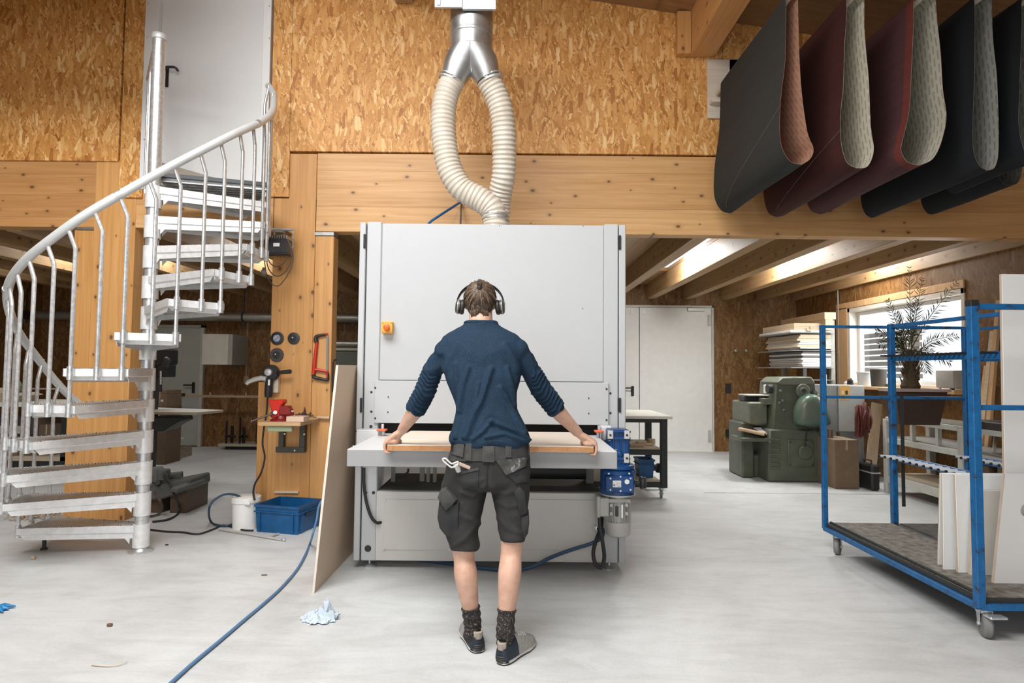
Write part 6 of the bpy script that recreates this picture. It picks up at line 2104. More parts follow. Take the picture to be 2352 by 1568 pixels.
one('paper_sheet', MB().prism([Lx(1730, 984, 0.25) + V((0, 0, 0.01)), Lx(1772, 981, 0.3) + V((0, 0, 0.01)), Lx(1770, 998, 0.05), Lx(1752, 996, 0.02)], (0, 0, 0.003)), plain('paper_white', (0.8, 0.82, 0.85), 0.7), 'sheet of white paper on the ledge of the olive machine', 'paper')

# ---- wall details on the back wall
for px in (1687, 1711):
    q = P(px, 805, YB)
    one('wall_hook', MB().cyl(q, q + V((0, -0.05, 0)), 0.02, seg=12).ell(q + V((0, -0.06, 0)), 0.028), M_galv, 'left one of two chrome hooks on the dark board wall' if px < 1700 else 'right one of two chrome hooks on the dark board wall', 'hook', 'wall hooks')
q = P(1672, 891, YB)
one('wall_switch', MB().cbox(q + V((0, -0.015, 0)), (0.09, 0.03, 0.155), 0.006).cbox(q + V((0, -0.032, 0)), (0.05, 0.006, 0.06), 0.003), M_dark, 'dark switch box on the board wall right of the big door', 'switch')
q = P(1673, 994, YB)
one('wall_socket', MB().cbox(q + V((0, -0.02, 0)), (0.1, 0.04, 0.13), 0.006).cbox(q + V((0, -0.042, 0)), (0.06, 0.006, 0.06), 0.003), M_black, 'black socket low on the board wall behind the olive machine', 'socket')

# ---- storage rack of boards in the corner
ys0 = 8.75
xsr = P(1915, 800, ys0).x
rk2 = thing('board_rack', 'steel cantilever rack of boards in the far corner beside the window', 'rack', (xsr - 0.3, ys0 + 0.5, 0))
M_rk = plain('rack_grey', (0.33, 0.33, 0.31), 0.45, 0.3)
for (x, y) in ((xsr, ys0 + 0.05), (xsr, ys0 + 0.9), (P(1800, 800, ys0 + 1.3).x, ys0 + 1.3)):
    part('upright', MB().box((x - 0.03, y - 0.03, 0), (x + 0.03, y + 0.03, P(1900, 735, ys0).z), 0.003), M_rk, rk2)
rnd = random.Random(5)
xsl = P(1822, 800, ys0).x
def bd(y0px, y1px, xl, label, col, d=0.0, ymax=1.1):
    a_, b_ = P(xl, y1px, ys0 + d), P(1912, y0px, ys0 + d)
    yy = min(YB - 0.05, ys0 + d + ymax)
    mb = MB().box((a_.x, ys0 + d, a_.z + 0.001), (xsr - 0.04, yy, b_.z - 0.001), 0.002)
    return one('stored_board', mb, col, label, 'board', 'boards on the corner rack')
W_l = wood('stored_pine', 'Y', (0.72, 0.6, 0.44), (0.6, 0.47, 0.32), knots=False, off=1.5)
W_w = plain('stored_white', (0.76, 0.76, 0.74), 0.5)
W_d = plain('stored_dark', (0.16, 0.15, 0.14), 0.6)
for i, (ya, yb_, py) in enumerate(((763, 0, 763), (803, 0, 803), (843, 0, 843), (871, 0, 871))):
    a_ = P(1815, py, ys0)
    part('shelf_arm', MB().box((a_.x, ys0 - 0.02, a_.z - 0.012), (xsr, ys0 + 1.15, a_.z), 0.002), M_rk, rk2)
L1 = ['second board up on the top shelf of the corner rack', 'wide thin board lowest on the top shelf of the corner rack']
bd(742, 749.5, 1824, 'upper one of two pine boards on the top shelf of the corner rack', W_l)
bd(750, 757.5, 1824, 'lower one of two pine boards on the top shelf of the corner rack', W_l)
bd(758, 762.5, 1815, 'thin wide sheet under the pine boards on the top shelf', W_w)
ya = 768
NM = ['topmost', 'second', 'third', 'fourth', 'fifth', 'sixth', 'lowest']
for i, (h_, m_) in enumerate(((5.4, W_l), (4.5, W_l), (5.4, W_l), (4.5, W_w), (4.5, W_w), (5.4, W_l), (4.0, W_w))):
    bd(ya, ya + h_ - 0.6, 1838 - i % 3 * 3, NM[i] + ' board of the pile on the second shelf of the corner rack', m_)
    ya += 4.85
ya = 807
for i, (h_, m_) in enumerate(((5, W_d), (5, W_w), (5, W_d), (5, W_w), (5, W_w), (5, W_w), (5, W_w))):
    bd(ya, ya + 4.3, 1844 - i % 2 * 3, NM[i] + ' sheet of the pile on the third shelf of the corner rack', m_)
    ya += 5.1
for i, (px, py, r) in enumerate(((1856, 757, .022), (1864, 752, .022), (1862, 758, .018))):
    q = P(px, py, ys0 - 0.02)
    one('cardboard_tube', MB().lathe((q.x, ys0 - 0.03, q.z), [(r * 0.55, 0), (r, 0), (r, 1.0), (r * 0.55, 1.0)], axis=(0, 1, 0), seg=16), plain('tube_card', (0.55, 0.47, 0.36), 0.7), ['left cardboard tube on top of the corner rack', 'upper right cardboard tube on top of the corner rack', 'smallest cardboard tube, tucked below the other two on the rack'][i], 'tube', 'cardboard tubes on the corner rack')
a_, b_ = P(1894, 733, ys0 - 0.1), P(1920, 717, ys0 - 0.1)
one('timber_block', MB().box((a_.x, ys0 - 0.1, a_.z), (b_.x, ys0 + 1.3, b_.z), 0.004), W_l, 'long squared timber lying highest on the corner rack', 'timber')
a_, b_ = P(1896, 758, ys0 - 0.1), P(1913, 733, ys0 - 0.1)
one('timber_block', MB().box((a_.x, ys0 - 0.1, a_.z), (b_.x, ys0 + 0.9, b_.z - 0.002), 0.004), W_l, 'upright squared timber under the highest one on the corner rack', 'timber')
q = P(1926, 700, XR - 0.05) if False else XP(1925, 700, XR - 0.02)
q2 = XP(1924, 880, XR - 0.02)
one('wall_conduit', MB().cyl(V((XR - 0.02, q.y, q2.z)), V((XR - 0.02, q.y, q.z + 0.25)), 0.012, seg=10), M_rk, 'thin grey conduit running up the wall left of the window', 'pipe')

# ---- grey cabinet, boxes, red straps and plank along the window wall
yc_ = 7.9
a_, b_ = P(1893, 985, yc_), P(1926, 885, yc_)
cab = thing('steel_cabinet', 'grey steel cabinet with an orange label below the window', 'cabinet', (P(1940, 900, yc_).x, yc_ + 0.3, 0))
x0c, x1c = P(1893, 930, yc_).x, P(1985, 930, yc_).x
zc0, zc1 = P(1930, 992, yc_).z, P(1930, 884, yc_).z
M_cab = plain('cabinet_grey', (0.30, 0.31, 0.30), 0.45, 0.1)
xm_ = P(1925, 930, yc_).x
part('body', MB().box((x0c, yc_, zc0), (x1c, yc_ + 0.55, zc1), 0.006), M_cab, cab)
part('door', MB().box((xm_, yc_ - 0.018, zc0 + 0.01), (x1c - 0.005, yc_ - 0.001, zc1 - 0.01), 0.004), plain('cabinet_door_grey', (0.42, 0.43, 0.41), 0.45), cab)
part('foot', MB().box((x0c, yc_ + 0.02, 0), (x0c + 0.05, yc_ + 0.5, zc0)), M_cab, cab)
part('foot', MB().box((x1c - 0.05, yc_ + 0.02, 0), (x1c, yc_ + 0.5, zc0)), M_cab, cab)
lb_ = P(1937, 902, yc_ - 0.02)
lb = part('hazard_label', MB().box((xm_ + 0.01, yc_ - 0.021, lb_.z - 0.09), (xm_ + 0.14, yc_ - 0.0185, lb_.z + 0.09)), plain('label_orange', (0.68, 0.38, 0.08), 0.5), cab)
part('label_mark', MB().box((xm_ + 0.035, yc_ - 0.0225, lb_.z - 0.02), (xm_ + 0.065, yc_ - 0.0212, lb_.z + 0.03)), plain('label_pale', (0.75, 0.62, 0.4), 0.5), lb)
part('label_mark', MB().box((xm_ + 0.085, yc_ - 0.0225, lb_.z - 0.02), (xm_ + 0.115, yc_ - 0.0212, lb_.z + 0.03)), M_dark, lb)
M_card = plain('cardboard', (0.17, 0.115, 0.07), 0.8, var=0.12)
M_card2 = plain('cardboard_dark', (0.12, 0.08, 0.05), 0.8, var=0.12)
def carton(name, x0, x1, y0_, y1_, z0, z1, label, m, grp='cardboard boxes', flap=True):
    t = thing(name, label, 'box', ((x0 + x1) / 2, (y0_ + y1_) / 2, z0), 0, grp)
    part('body', MB().box((x0, y0_, z0), (x1, y1_, z1), 0.004), m, t)
    part('tape_strip', MB().box((x0 + (x1 - x0) * .46, y0_ - 0.001, z1 - 0.12), (x0 + (x1 - x0) * .54, y0_ + 0.0, z1 + 0.0005)), plain('packing_tape', (0.36, 0.27, 0.17), 0.4), t)
    return t
yx = 7.3
carton('cardboard_box', P(1917, 1030, yx).x, P(1973, 1030, yx).x, yx, yx + 0.45, 0, P(1940, 1010, yx).z, 'brown cardboard box on the floor in front of the grey cabinet', M_card)
carton('cardboard_box', P(1899, 1030, yx + 0.22).x, P(1915, 1030, yx + 0.22).x - 0.002, yx + 0.22, yx + 0.55, 0, P(1900, 985, yx + 0.22).z, 'tall narrow cardboard box right behind the blue trolley corner post', M_card2)
# bundle of red straps
rs_ = random.Random(11)
sb = MB()
for i in range(34):
    x = rs_.uniform(1966, 1998)
    y0r, y1r = rs_.uniform(930, 950), rs_.uniform(975, 1004)
    dx = rs_.uniform(-6, 6)
    d_ = rs_.uniform(-0.05, 0.06)
    sb.tube([P(x, y0r, 7.3 + d_), P(x + dx, (y0r + y1r) / 2, 7.24 + d_), P(x + dx * 0.4, y1r, 7.3 + d_)], 0.012, 6, smooth=4)
sb.tube([P(1986, 925, 7.36), P(1986, 940, 7.3)], 0.02, 6)
one('strap_bundle', sb, plain('strap_red', (0.11, 0.02, 0.013), 0.7, var=0.5, vscale=30), 'tangled bundle of dark red straps hanging beside the leaning plank', 'straps')
pk0 = P(1997, 1095, 7.75)
pk0.z = 0
pk1 = P(2014, 926, 7.95)
one('leaning_plank', MB().bar(V((pk0.x, pk0.y, 0.0)), V((pk1.x, pk1.y, pk1.z)), 0.022, 0.13, up=(1, 0, 0)), wood('plank_pale', 'Z', (0.58, 0.47, 0.33), (0.48, 0.37, 0.25), knots=False, off=5.0), 'pale plank leaning upright beside the red straps', 'plank')

# ---- pale steel frame trolley along the window wall
M_fg = plain('frame_pale_grey', (0.46, 0.46, 0.42), 0.5, var=0.1)
fa = FL(2041, 1130)
fx0, fy1, fy0 = fa.x, fa.y, 4.75
fz1 = P(2041, 962, fy1).z
fw_ = 0.5
ft = thing('frame_table', 'pale grey steel frame table loaded with boxes along the window wall', 'table', (fx0 + 0.3, (fy0 + fy1) / 2, 0))
for (x, y) in ((fx0, fy1), (fx0 + fw_, fy1), (fx0, (fy0 + fy1) / 2), (fx0, fy0), (fx0 + fw_, fy0)):
    part('leg', MB().box((x - 0.035, y - 0.035, 0), (x + 0.035, y + 0.035, fz1), 0.004), M_fg, ft)
for z, hh in ((fz1, 0.05), (fz1 - 0.24, 0.06), (0.16, 0.09)):
    part('side_rail', MB().bar((fx0, fy0, z), (fx0, fy1, z), 0.05, hh, bev=0.003), M_fg, ft)
    part('side_rail', MB().bar((fx0 + fw_, fy0, z), (fx0 + fw_, fy1, z), 0.05, hh, bev=0.003), M_fg, ft)
    part('end_rail', MB().bar((fx0, fy1, z), (fx0 + fw_, fy1, z), 0.05, hh, bev=0.003), M_fg, ft)
part('shelf', MB().box((fx0 + 0.03, fy0, 0.206), (fx0 + fw_, fy1, 0.222)), M_ply, ft)
part('shelf', MB().box((fx0 + 0.03, fy0, fz1 - 0.209), (fx0 + fw_, fy1, fz1 - 0.195)), plain('sheet_dull', (0.35, 0.35, 0.33), 0.5), ft)
for i, y in enumerate((fy1 - 0.45, fy1 - 0.85)):
    part('strut', MB().bar((fx0, y, fz1 - 0.2), (fx0, y, fz1), 0.04, 0.04), M_fg, ft)
# dark flat packs on the frame
zt1_ = fz1 + 0.026
for i, (y0_, y1_, dz, h_) in enumerate(((5.22, 5.9, 0, 0.07), (4.75, 5.18, 0, 0.075))):
    one('flat_pack', MB().box((fx0 - 0.02, y0_, zt1_ + dz), (fx0 + 0.5, y1_, zt1_ + dz + h_), 0.005), plain('pack_dark_brown', (0.035, 0.028, 0.024), 0.5), ['long dark flat pack lying on the frame table', 'shorter dark flat pack at the near end of the frame table'][i], 'package', 'dark flat packs')
for i, (y0_, y1_, h_, m_) in enumerate(((5.05, 5.6, 0.33, M_card), (5.7, 6.0, 0.30, M_card2))):
    carton('cardboard_box', fx0 + 0.05, fx0 + 0.44, y0_, y1_, 0.224, 0.224 + h_, ['larger cardboard box on the bottom shelf of the frame table', 'darker cardboard box on the bottom shelf, further back'][i], m_)
for i in range(5):
    y = 5.15 + i * 0.13
    one('wood_strip', MB().bar((fx0 + 0.08, y, fz1 - 0.193), (fx0 + 0.1 + 0.02 * i, y + 0.1, fz1 - 0.03), 0.03, 0.012, up=(0, 1, 0)), M_pale, 'short pale strip standing on the upper shelf of the frame table', 'strip', 'pale strips on the frame table')
cc = FL(2030, 1130)
tb = thing('tool_case', 'black tool case on the floor at the foot of the frame table', 'case', (cc.x - 0.06, cc.y + 0.1, 0))
part('body', MB().box((cc.x - 0.1, cc.y + 0.06, 0), (cc.x + 0.0, cc.y + 0.4, 0.30), 0.02), M_black, tb)
part('handle', MB().tube([V((cc.x - 0.05, cc.y + 0.15, 0.3)), V((cc.x - 0.05, cc.y + 0.15, 0.34)), V((cc.x - 0.05, cc.y + 0.3, 0.34)), V((cc.x - 0.05, cc.y + 0.3, 0.3))], 0.01, 6), M_dark, tb)
part('trim_band', MB().box((cc.x - 0.103, cc.y + 0.057, 0.2), (cc.x + 0.003, cc.y + 0.403, 0.215)), plain('case_band', (0.4, 0.4, 0.38)), tb)

# ---- on the window sill
zsl = ZSILL - 0.0015
def sill(px, py, X=XR - 0.1):
    q = XP(px, py, X)
    return q
q = sill(1988, 880)
def tub(q, r, h, m, label, lid=None, inner=None, cat='tub'):
    t = thing('paint_tub' if cat == 'tub' else cat, label, cat, (q.x, q.y, zsl), 0, 'tubs on the window sill')
    part('body', MB().lathe((q.x, q.y, zsl), [(r * 0.85, 0), (r, h), (r * 0.94, h), (r * 0.8, 0.01)], seg=20), m, t)
    part('rim', MB().lathe((q.x, q.y, zsl + h - 0.012), [(r, 0), (r * 1.06, 0), (r * 1.06, 0.014), (r, 0.014)], seg=20), W_w, t)
    return t
M_tubt = plain('tub_translucent', (0.62, 0.66, 0.68), 0.4)
tub(sill(1987, 880), 0.10, 0.19, M_tubt, 'pale translucent tub on the sill at the far end of the window')
tub(sill(2018, 880), 0.10, 0.24, plain('tub_dark_content', (0.06, 0.06, 0.055), 0.4), 'dark tub with white rim on the window sill')
for i, (px, r, h, m) in enumerate(((1944, 0.03, 0.06, W_w), (1950, 0.025, 0.09, M_black), (1955, 0.028, 0.1, M_black))):
    q = XP(px, 884, XR - 0.12)
    one('glue_bottle', MB().lathe((q.x, q.y, zsl), [(r, 0), (r, h * 0.7), (r * 0.4, h * 0.85), (r * 0.4, h), (0.001, h)], seg=14), m, ['white bottle at the far end of the window sill', 'shorter black bottle at the far end of the sill', 'taller black bottle at the far end of the sill'][i], 'bottle', 'small bottles on the window sill')
q = XP(2187, 884, XR - 0.12)
ts = thing('toaster', 'pale grey boxy toaster on the sill below the window', 'toaster', (q.x, q.y, zsl))
part('body', MB().box((q.x - 0.09, q.y - 0.14, zsl + 0.02), (q.x + 0.09, q.y + 0.14, zsl + 0.22), 0.02, seg=2), plain('toaster_grey', (0.48, 0.47, 0.44), 0.4), ts)
for sy in (-0.1, 0.1):
    part('foot', MB().cyl((q.x - 0.06, q.y + sy, zsl), (q.x - 0.06, q.y + sy, zsl + 0.02), 0.012, seg=8), M_black, ts)
    part('foot', MB().cyl((q.x + 0.06, q.y + sy, zsl), (q.x + 0.06, q.y + sy, zsl + 0.02), 0.012, seg=8), M_black, ts)
q = P(1904, 872, 7.95)
one('silicone_tube', MB().lathe((q.x, 8.05, zc1 + 0.0005), [(0.022, 0), (0.022, 0.13), (0.01, 0.14), (0.006, 0.2)], seg=12), W_w, 'white cartridge standing on the grey cabinet', 'cartridge')

# ---- palm in a trough
yp = 6.12
t0, t1 = P(2036, 893, yp), P(2162, 893, yp)
zt_ = P(2100, 893, yp).z
pl_t = thing('palm_planter', 'brown trough planter with a pale rim holding a palm below the window', 'planter', ((t0.x + t1.x) / 2, yp, fz1))
zbt = fz1 + 0.03
hx = (t1.x - t0.x) / 2
cx_ = (t0.x + t1.x) / 2
zbt = 0.92 if zt_ > 1.1 else zt_ - 0.3
def rc(sx, sy, z):
    return [V((cx_ - sx, yp - sy, z)), V((cx_ + sx, yp - sy, z)), V((cx_ + sx, yp + sy, z)), V((cx_ - sx, yp + sy, z))]
zbm = fz1 + 0.0265
part('trough', MB().rings([rc(hx * 0.72, 0.08, zbm), rc(hx * 0.92, 0.12, zt_ - 0.02), rc(hx * 0.86, 0.1, zt_ - 0.02), rc(hx * 0.7, 0.07, zbm + 0.02)]), plain('trough_brown', (0.055, 0.032, 0.024), 0.5), pl_t, smooth=0)
part('rim', MB().rings([rc(hx, 0.14, zt_ - 0.025), rc(hx, 0.14, zt_ + 0.005), rc(hx * 0.86, 0.1, zt_ + 0.005), rc(hx * 0.86, 0.1, zt_ - 0.025)], False, True), plain('rim_pinkish', (0.42, 0.33, 0.30), 0.5), pl_t, smooth=0)
part('soil', MB().box((cx_ - hx * 0.86, yp - 0.1, zt_ - 0.06), (cx_ + hx * 0.86, yp + 0.1, zt_ - 0.03)), plain('soil', (0.03, 0.022, 0.015), 0.9, var=0.5, vscale=80), pl_t)
pr = P(2091, 893, yp)
palm = thing('potted_palm', 'date palm with long thin fronds in front of the bright window', 'plant', (pr.x, yp, zt_ - 0.03))
tk = MB()
tk.lathe((pr.x, yp, zt_ - 0.03), [(0.075, 0), (0.09, 0.06), (0.06, 0.13), (0.05, 0.22), (0.05, 0.34), (0.03, 0.42)], seg=16)
rp_ = random.Random(2)
for i in range(40):
    z = rp_.uniform(0.0, 0.36); a_ = rp_.uniform(0, 2 * PI); r = 0.07 if z < 0.12 else 0.05
    tk.tube([V((pr.x + r * math.cos(a_), yp + r * math.sin(a_), zt_ + z - 0.03)), V((pr.x + (r + 0.035) * math.cos(a_), yp + (r + 0.035) * math.sin(a_), zt_ + z + 0.04))], [0.014, 0.003], 5)
part('stem', tk, plain('palm_bark', (0.09, 0.06, 0.035), 0.85, var=0.4, vscale=50), palm)
M_frond = plain('palm_frond', (0.055, 0.065, 0.03), 0.55, var=0.3, vscale=20)
M_rib = plain('palm_rib', (0.16, 0.14, 0.07), 0.55)
crown = V((pr.x, yp, zt_ + 0.30))
tips = [(2088, 616, 0.05, 0), (2118, 640, 0.1, 0), (2196, 650, 0.25, .3), (2040, 690, -0.1, .1), (2015, 760, -0.2, .35), (2020, 790, -0.25, .5), (2196, 770, 0.2, .5), (2180, 830, 0.15, .6), (2060, 720, -0.15, .1), (2105, 690, -0.25, .1), (2048, 840, -0.25, .7), (2130, 850, -0.3, .7)]
for i, (px, py, dy, droop) in enumerate(tips):
    tip = P(px, py, yp + dy)
    base = crown + V((0.02 * math.cos(i), 0.02 * math.sin(i), 0.02 * (i % 3)))
    mid = base.lerp(tip, 0.5) + V((0, 0, 0.10 * droop + 0.02))
    path = spline([base, base.lerp(mid, 0.5) + V((0, 0, 0.05 * droop)), mid, tip], 8)
    part('frond_rib', MB().tube(path, [0.007, 0.0015], 5), M_rib, palm)
    lf = MB()
    n = len(path)
    for j in range(int(n * 0.3), n):
        f = j / (n - 1)
        tdir = (path[min(j + 1, n - 1)] - path[j - 1]).normalized()
        sd_ = tdir.cross(V((0, -1, 0.25))).normalized()
        ln = (0.04 + 0.10 * math.sin(PI * min(1, (f - 0.2) / 0.85))) * (0.9 if py < 700 else 1.0) * rp_.uniform(0.75, 1.1)
        for sg in (-1, 1):
            for hh in (0.0,) if j % 4 else (0.0, 0.5):
                b_ = path[j].lerp(path[min(j + 1, n - 1)], hh)
                d_ = (tdir * 0.75 + sd_ * sg * 0.62 + V((0, rp_.uniform(-.35, .35), rp_.uniform(-.1, .1)))).normalized()
                w_ = d_.cross(V((0, 1, 0))).normalized() * 0.0042
                e_ = b_ + d_ * ln + V((0, 0, -0.015))
                m_ = b_.lerp(e_, 0.4)
                lf.add([b_ + V((0, .0008, 0)), m_ + w_ + V((0, .0008, 0)), e_, m_ - w_ + V((0, .0008, 0)), b_ - V((0, .0008, 0)), m_ + w_ - V((0, .0008, 0)), m_ - w_ - V((0, .0008, 0))], [[0, 1, 2], [0, 2, 3], [4, 2, 5], [4, 6, 2], [0, 4, 5, 1], [1, 5, 2], [0, 3, 6, 4], [3, 2, 6]])
    part('leaflets', lf, M_frond, palm, smooth=0)

# leaning timbers on the right wall near the trolley
for i, (xa_, ya_, xb_, yb_) in enumerate(((2283, 900, 2296, 690), (2266, 930, 2282, 760), (2258, 935, 2268, 840))):
    Xw = XR - 0.06 - 0.03 * i
    a_, b_ = XP(xa_, ya_, Xw), XP(xb_, yb_, XR - 0.03)
    a_.z = 0.002
    a_.x = Xw - 0.15
    one('leaning_batten', MB().bar(a_, V((XR - 0.035, b_.y, b_.z)), 0.05, 0.03, up=(1, 0, 0)), [M_frame, W_l, M_frame][i], ['longest batten leaning on the wall right of the window', 'middle batten leaning on the wall right of the window', 'shortest batten leaning on the wall right of the window'][i], 'batten', 'battens leaning on the window wall')

# outside: slatted stack seen through the window
so_ = thing('slat_stack', 'grey stack of slatted boards outside the window', 'timber stack', (XR + 1.6, 9.2, 0))
for i in range(12):
    z = 0.9 + i * 0.10
    part('slat', MB().box((XR + 1.4, 9.5, z), (XR + 1.45, 11.6, z + 0.07)), plain('slat_grey', (0.28, 0.27, 0.25), 0.7), so_)
part('bearer', MB().box((XR + 1.46, 9.7, 0), (XR + 1.54, 9.8, 2.1)).box((XR + 1.46, 11.3, 0), (XR + 1.54, 11.4, 2.1)), M_dark, so_)
struct('ground_outside', MB().box((XR + 0.2, -9, -0.3), (XR + 12, 30, -0.1)), plain('yard', (0.5, 0.49, 0.47), 0.8))
# ================================================================== tools on and around the right timber post
YP = YF - 0.005
def disc(px, py, r, label, m, hub, hubr, cat='grinding disc'):
    q = P(px, py, YP)
    t = thing('grinding_disc', label, cat, q, 0, 'grinding discs hung on the post')
    part('disc', MB().lathe(q + V((0, -0.001, 0)), [(0.008, 0), (r, 0.0), (r, 0.006), (r * 0.6, 0.012), (0.011, 0.012), (0.008, 0.010)], axis=(0, -1, 0), seg=36), m, t)
    part('hub', MB().lathe(q + V((0, -0.0125, 0)), [(0.010, 0), (hubr, 0), (hubr, 0.003), (0.010, 0.004)], axis=(0, -1, 0), seg=28), hub, t)
    part('nail', MB().cyl(q + V((0, 0.0, 0.004)), q + V((0, -0.035, 0.006)), 0.0035, seg=8).cyl(q + V((0, -0.034, 0.006)), q + V((0, -0.037, 0.006)), 0.007, seg=10), M_galv, t)
s = NT('disc_label_blue')
n_ = s.noise(s.coords(), 60, 3, 0.7)
s.out(s.ramp(n_, [(0.4, (0.55, 0.6, 0.66)), (0.5, (0.16, 0.25, 0.42)), (0.62, (0.45, 0.28, 0.25))]), 0.5)
M_discl = s.m
disc(637, 777, 0.060, 'black cutting disc with a blue and white label on the post', M_black, M_discl, 0.032)
disc(675, 777, 0.054, 'plain black grinding disc at the right of the labelled one', M_dark, M_black, 0.024)
disc(636, 815, 0.063, 'brown-grey flap disc hanging below the labelled cutting disc', plain('flap_disc', (0.075, 0.06, 0.055), 0.85, var=0.3, vscale=90), M_black, 0.034)
for px, py in ((675, 811), (696, 785)):
    q = P(px, py, YP)
    one('nail', MB().cyl(q, q + V((0, -0.03, 0.003)), 0.003, seg=8), M_galv, 'bare nail below the right black disc' if px < 690 else 'dark nail right of the black discs', 'nail', 'nails in the post')
# hand grinder hanging head up
q = P(620, 856, YP - 0.09)
gr = thing('hand_grinder', 'black angle grinder hanging on the post with its side handle to the right', 'power tool', q)
part('gear_head', MB().cyl(q + V((0.005, 0.045, 0)), q + V((0.005, -0.01, 0)), 0.072, seg=30, bev=0.008), M_black, gr)
part('spindle_cap', MB().lathe(q + V((-0.008, -0.01, 0.004)), [(0.034, 0), (0.034, 0.012), (0.028, 0.02), (0.012, 0.022), (0.012, 0.03), (0.001, 0.031)], axis=(0, -1, 0), seg=24), M_galv, gr)
e = P(617, 905, YP - 0.09)
body_ = MB().tube([q + V((0.0, 0, -0.05)), P(618, 880, YP - 0.09), P(617, 900, YP - 0.09), P(616, 912, YP - 0.09)], [0.036, 0.034, 0.036, 0.03], 16)
gb_ = part('motor_body', body_, M_black, gr)
part('badge', MB().cbox(P(618, 878, YP - 0.127), (0.018, 0.004, 0.05)), plain('sticker_white', (0.8, 0.8, 0.78)), gb_)
part('side_handle', MB().tube([q + V((0.06, 0, 0.005)), P(636, 856, YP - 0.09), P(640, 855, YP - 0.09), P(643, 855, YP - 0.09), P(652, 854, YP - 0.09), P(667, 853, YP - 0.09), P(669, 853, YP - 0.09)], [0.012, 0.013, 0.034, 0.016, 0.017, 0.02, 0.014], 14), M_black, gr)
part('guard_arm', MB().tube([P(612, 870, YP - 0.12), P(600, 868, YP - 0.12), P(585, 871, YP - 0.12), P(570, 877, YP - 0.12), P(566, 882, YP - 0.12)], [0.022, 0.022, 0.022, 0.02, 0.016], 10), plain('guard_silver', (0.62, 0.62, 0.6), 0.4, 0.5), gr)
part('power_cord', MB().tube([P(615, 912, YP - 0.09), P(612, 950, YP - 0.06), P(606, 985, YP - 0.03), P(603, 1020, YP - 0.02), P(608, 1050, YP - 0.02), P(600, 1085, YP - 0.06), P(586, 1110, YP - 0.2), P(582, 1130, YP - 0.3), P(585, 1148, YP - 0.34)], 0.0085, 8, smooth=6), M_rub, gr)
pg = P(636, 882, YP)
one('timber_peg', MB().box((P(627, 880, YP).x, YF - 0.06, P(636, 901, YP).z), (P(644, 880, YP).x, YF - 0.005, P(636, 850, YP).z), 0.003), M_pale, 'small timber block on the post behind the grinder', 'block')
# hacksaw
YH = YP - 0.02
hq = P(735, 815, YH)
hs = thing('hacksaw', 'red and black hacksaw hanging on the right timber post', 'saw', hq)
M_red = plain('tool_red', (0.55, 0.018, 0.010), 0.38)
part('frame', MB().tube([P(728, 783, YH), P(726, 800, YH), P(723, 830, YH), P(720, 858, YH)], [0.013, 0.013, 0.015, 0.018], 10, smooth=3), M_red, hs)
part('front_bracket', MB().tube([P(727, 786, YH), P(725, 776, YH), P(730, 771, YH), P(748, 768, YH)], [0.02, 0.021, 0.018, 0.011], 10, smooth=4), M_black, hs)
part('blade_tension', MB().cbox(P(750, 767, YH), (0.026, 0.02, 0.018), 0.004), M_red, hs)
part('blade', MB().bar(P(752, 770, YH), P(751, 853, YH), 0.002, 0.018, up=(1, 0, 0)), plain('blade_steel', (0.25, 0.25, 0.26), 0.35, 0.8), hs)
hd_ = MB()
hd_.tube([P(720, 860, YH), P(722, 866, YH), P(738, 870, YH), P(752, 872, YH), P(753, 862, YH), P(752, 852, YH)], [0.018, 0.018, 0.017, 0.018, 0.012, 0.01], 10, smooth=4)
part('handle', hd_, M_black, hs)
part('handle_inset', MB().tube([P(720, 848, YH), P(735, 850, YH), P(750, 853, YH)], [0.014, 0.008, 0.01], 8, smooth=3).tube([P(752, 852, YH), P(753, 868, YH)], [0.011, 0.012], 8), M_red, hs)

# vice shelf on the post
zsh = P(640, 969, 5.0).z
xs0, xs1 = P(592, 970, 4.98).x, P(690, 970, 4.98).x
sh_ = thing('vice_shelf', 'small wooden shelf on a steel angle bracket fixed to the post, carrying a vice', 'shelf', ((xs0 + xs1) / 2, YF - 0.15, zsh - 0.03))
part('board', MB().box((xs0, 4.98, zsh - 0.032), (xs1, YF - 0.006, zsh), 0.004), wood('shelf_beech', 'X', (0.62, 0.42, 0.24), (0.5, 0.32, 0.16), knots=False, off=9.1), sh_)
part('cleat', MB().box((P(614, 985, 5.0).x, 5.0, zsh - 0.078), (P(670, 985, 5.0).x, 5.06, zsh - 0.0325), 0.003), plain('cleat_green', (0.27, 0.32, 0.20), 0.6), sh_)
M_brk = plain('bracket_olive', (0.075, 0.075, 0.06), 0.5, 0.3)
xq0, xq1 = P(645, 1015, YF).x, P(705, 1015, YF).x
zq1 = P(680, 1037, YF).z
b_ = part('bracket', MB().box((xq0, YF - 0.06, zq1), (xq0 + 0.045, YF - 0.006, zsh - 0.034), 0.003), M_brk, sh_)
part('bracket', MB().box((xq1 - 0.05, YF - 0.06, zq1), (xq1, YF - 0.006, zsh - 0.034), 0.003), M_brk, sh_)
part('bracket', MB().box((xq0 - 0.02, YF - 0.065, zq1), (xq1 + 0.0, YF - 0.061, zq1 + 0.05), 0.001), M_brk, sh_)
for px, py in ((654, 996), (699, 997), (677, 1034)):
    q = P(px, py, YF - 0.062)
    part('bracket_screw', MB().cyl(q + V((0, 0.004, 0)), q + V((0, -0.006, 0)), 0.008, seg=8), M_galv, sh_)
